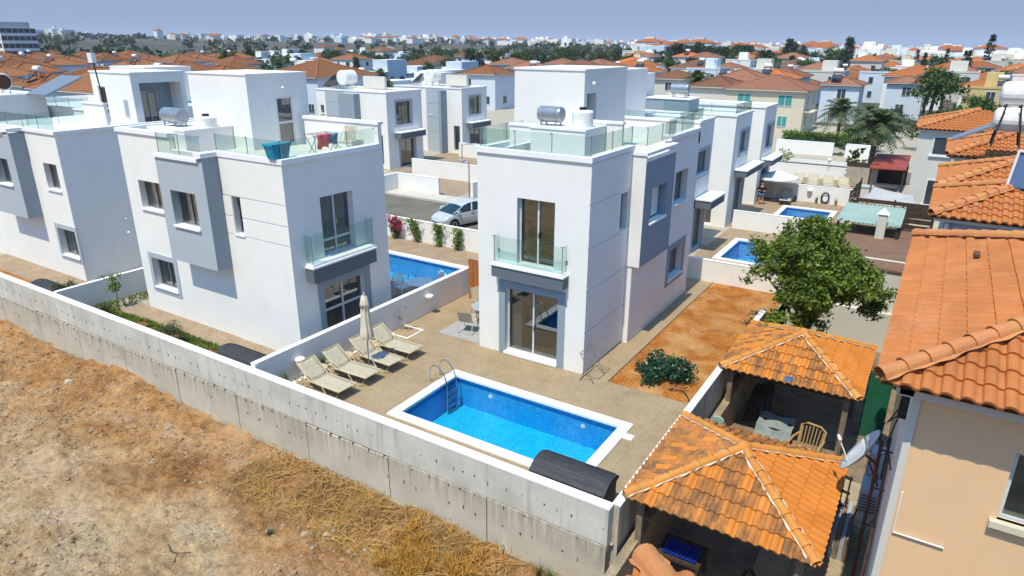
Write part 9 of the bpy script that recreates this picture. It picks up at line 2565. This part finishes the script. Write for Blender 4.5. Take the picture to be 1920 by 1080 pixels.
# ------------------------------------------------------------------ the far town and woods as masses
rf = random.Random(5)
def far_mass():
    groups = {'white': MB(), 'offwhite': MB(), 'roofC': MB(), 'bluewhite': MB()}
    for k in range(11000):
        u = rf.random()
        az = rf.uniform(-9, 44) if rf.random() < .93 else rf.uniform(44, 72)
        if az < 22:
            d = 330 * (4200 / 330) ** (u ** .7)
        else:
            d = 900 * (4200 / 900) ** (u ** .8)
            if rf.random() < .3:
                continue
        x, y = 8.4 - math.sin(R(az)) * d, -17.6 + math.cos(R(az)) * d
        if float(fbm(np.array([x / 140.0]), np.array([y / 140.0]), 3, 55)[0]) < (.3 if az < 20 else .4):
            continue
        z = float(terrain_z(np.array([x]), np.array([y]))[0])
        w, dd, h = rf.uniform(7, 15), rf.uniform(7, 13), rf.choice([3.5, 6.2, 6.4, 7.5, 9.5]) * rf.uniform(.85, 1.1)
        m = rf.choice(['white', 'white', 'offwhite', 'bluewhite'])
        groups[m].box(x - w / 2, x + w / 2, y - dd / 2, y + dd / 2, z - 2, z + h)
        if rf.random() < .4:
            groups[m].box(x - w * .2, x + w * .15, y - dd * .1, y + dd * .3, z + h + .01, z + h + 2.4)
        if rf.random() < .28:
            c = [(x - w * .55, y - dd * .55, z + h), (x + w * .55, y - dd * .55, z + h), (x + w * .55, y + dd * .55, z + h), (x - w * .55, y + dd * .55, z + h)]
            a = (x, y, z + h + 2.2)
            for i in range(4):
                groups['roofC'].face(c[i], c[(i + 1) % 4], a)
    for m, mb in groups.items():
        if mb.f:
            o = mb.build('distant_town', m, None)
            o['kind'] = 'stuff'
            o['label'] = {'white': 'mass of tiny white houses of the distant town', 'offwhite': 'scattered off white houses of the distant town', 'roofC': 'orange roofs of the distant town', 'bluewhite': 'bluish white houses of the distant town'}[m]
far_mass()
mb = MB()
mb2 = MB()
for k in range(2600):
    az = rf.uniform(-10, 74)
    d = 240 * (3000 / 240) ** (rf.random() ** .85)
    x, y = 8.4 - math.sin(R(az)) * d, -17.6 + math.cos(R(az)) * d
    if float(fbm(np.array([x / 110.0]), np.array([y / 110.0]), 3, 91)[0]) < .47:
        continue
    z = float(terrain_z(np.array([x]), np.array([y]))[0])
    s = rf.uniform(2.2, 5.0)
    tgt = mb if rf.random() < .6 else mb2
    for j in range(20):
        n = Vector((rf.gauss(0, 1), rf.gauss(0, 1), rf.gauss(.5, 1))).normalized()
        tt = n.cross(Vector((rf.gauss(0, 1), rf.gauss(0, 1), rf.gauss(0, 1)))).normalized()
        b = n.cross(tt)
        c = Vector((x + rf.gauss(0, .5) * s, y + rf.gauss(0, .5) * s, z + s * rf.uniform(.1, 1.25)))
        q = s * .36
        tgt.face(c - tt * q, c - b * q, c + tt * q, c + b * q)
for mm, o_ in ((mb, 'leaf_dark'), (mb2, 'leaf_olive')):
    o = mm.build('distant_woods', o_, None)
    o['kind'] = 'stuff'
    o['label'] = 'dark trees scattered over the distant plain' if o_ == 'leaf_dark' else 'dusty green scrub scattered over the distant plain'

# ------------------------------------------------------------------ dry weeds, stones and litter of the lot
r = random.Random(17)
def lotz(x, y):
    return float(lot_z(np.array([x]), np.array([y]))[0])
def weed_patch(name, label, n, region, h, m, spread, w=.008, thr=.5, seed=3, sc=.8):
    mb = MB()
    k = 0
    tries = 0
    while k < n and tries < n * 12:
        tries += 1
        x, y = r.uniform(region[0], region[1]), r.uniform(region[2], region[3])
        if float(fbm(np.array([x * sc]), np.array([y * sc * 1.6]), 3, seed)[0]) < thr:
            continue
        blades(mb, x, y, lotz(x, y) - .02, 7, h * r.uniform(.5, 1.2), spread, r, w, 3)
        k += 1
    o = link(name, mb.mesh(name, m), None, label, 'weeds', kind='stuff')
weed_patch('dry_brush', 'tangled dry brush along the foot of the concrete wall', 800, (-6.5, 2.0, -9.0, -7.0), .17, 'straw2', .42, .008, .5)
weed_patch('dry_straw', 'pale dry straw stalks lying by the concrete wall', 380, (-5.8, 1.8, -8.8, -7.0), .13, 'straw', .55, .008, .53, 9)
weed_patch('golden_brush', 'golden dry thistle clumps near the right end of the wall', 260, (-0.9, 1.3, -8.8, -7.3), .36, 'straw3', .26, .01, .53, 14)
weed_patch('sparse_weeds', 'sparse brown weeds scattered over the lot', 900, (-22, -4, -10.5, -7.1), .11, 'straw2', .22, .007, .56, 23)
weed_patch('sparse_straw', 'sparse straw tufts scattered over the lot', 100, (-20, 2, -12.5, -7.1), .12, 'straw3', .16, .006, .56, 31)
mb = MB()
for x, y, hh in ((2.7, -7.35, .5), (2.95, -7.3, .42), (3.1, -7.5, .35), (-3.7, -9.4, .25)):
    blades(mb, x, y, lotz(x, y), 60, hh, .28, r, .008, 3)
o = link('green_weeds', mb.mesh('green_weeds', 'leaf_olive'), None, 'small green weeds by the right end of the concrete wall', 'weeds', kind='stuff')
mb = MB()
for k in range(420):     # long fallen stalks
    x, y = r.uniform(-6, 2), r.uniform(-8.9, -7.1)
    a = r.uniform(0, 3.14)
    L = r.uniform(.2, .9)
    p0 = Vector((x, y, lotz(x, y) + r.uniform(.02, .14)))
    x2, y2 = x + math.cos(a) * L, y + math.sin(a) * L
    mb.tube([p0, (p0 + Vector((x2, y2, 0))) / 2 * 1 + Vector((0, 0, p0.z / 2 + .06)), (x2, y2, lotz(x2, y2) + r.uniform(.02, .1))], .008, 4)
o = link('fallen_stalks', mb.mesh('fallen_stalks', 'straw'), None, 'long pale fallen stalks in the dry brush', 'weeds', kind='stuff')
def rock(mb, x, y, z, s):
    i = len(mb.v)
    n = 7 if s > .06 else 5
    pr = [(0.5, -.25), (1.0, .1), (.75, .5), (.3, .72)] if s > .06 else [(.8, -.2), (1, .2), (.45, .65)]
    for rr_, hh in pr:
        for q in range(n):
            a = 6.283 * q / n
            k = s * rr_ * r.uniform(.75, 1.2)
            mb.v.append((x + math.cos(a) * k, y + math.sin(a) * k, z + hh * s * r.uniform(.8, 1.15)))
    for a in range(len(pr) - 1):
        for q in range(n):
            mb.f.append((i + a * n + q, i + a * n + (q + 1) % n, i + (a + 1) * n + (q + 1) % n, i + (a + 1) * n + q))
            mb.mi.append(0)
    mb.f.append(tuple(i + (len(pr) - 1) * n + q for q in range(n)))
    mb.mi.append(0)
mbs = [MB(), MB(), MB()]
xy_ = [(r.uniform(-23, 4), r.uniform(-14, -7.0)) for _ in range(26000)]
xa_, ya_ = np.array(xy_).T
fb_ = fbm(xa_ * .6, ya_ * .8, 3, 41)
za_ = lot_z(xa_, ya_)
for k in range(26000):
    x, y = xy_[k]
    if fb_[k] < .42:
        continue
    s = 0.012 + 0.055 * r.random() ** 6
    rock(mbs[k % 3], x, y, float(za_[k]) - s * .05, s)
M['stone2'] = mat('brown_stone', (0.28, 0.17, 0.09), (0.2, 0.12, 0.065), 5, .95)
M['stone3'] = mat('clay_clod', (0.36, 0.25, 0.15), (0.3, 0.19, 0.1), 5, .95)
for mm, m_, lab in zip(mbs, ('stone', 'stone2', 'stone3'), ('pale pebbles strewn over the lot', 'brown stones strewn over the lot', 'clods of earth strewn over the lot')):
    o = link('pebbles', mm.mesh('pebbles', m_), None, lab, 'pebbles', kind='stuff')
for x, y, s, lab in ((-10.1, -8.0, .14, 'flat white stone block near the wall at left'), (-6.7, -10.1, .1, 'white stone lying alone on the pale track'), (-3.9, -9.25, .12, 'pale stone beside the green weed'), (-3.0, -8.9, .11, 'pale stone among the dry brush'), (-2.5, -8.7, .09, 'small pale stone among the fallen stalks'), (-15.6, -8.2, .16, 'pale rubble stone near the left wall panels'), (-8.9, -9.3, .08, 'small white stone in the middle of the lot')):
    mb = MB()
    rock(mb, x, y, lotz(x, y), s)
    link('stone', mb.mesh('stone', 'stone'), None, lab, 'stone', 'loose stones on the lot')
mb = MB()
mb.tube([(-5.55, -10.9, lotz(-5.55, -10.9) + .03), (-5.3, -11.0, lotz(-5.3, -11) + .04), (-5.1, -10.95, lotz(-5.1, -10.95) + .05), (-4.95, -11.15, lotz(-4.95, -11.15) + .03)], .014, 5)
mb.tube([(-5.1, -10.95, lotz(-5.1, -10.95) + .05), (-4.9, -10.75, lotz(-4.9, -10.75) + .03)], .01, 5)
link('dead_twig', mb.mesh('dead_twig', 'bark'), None, 'forked grey twig lying on the bare ground', 'twig')

# ------------------------------------------------------------------ summer haze
hm = bpy.data.materials.new('haze')
hm.use_nodes = True
nt = hm.node_tree
nt.nodes.remove(nt.nodes['Principled BSDF'])
pv = nt.nodes.new('ShaderNodeVolumePrincipled')
pv.inputs['Color'].default_value = (0.8, 0.87, 1.0, 1)
pv.inputs['Density'].default_value = 0.00015
nt.links.new(pv.outputs[0], nt.nodes['Material Output'].inputs['Volume'])
M['haze'] = hm
o = link('haze', MB().box(-7300, 7300, -700, 8300, -80, 75).mesh('haze', 'haze'))
o['kind'] = 'stuff'
o['label'] = 'thin pale summer haze over the whole place'
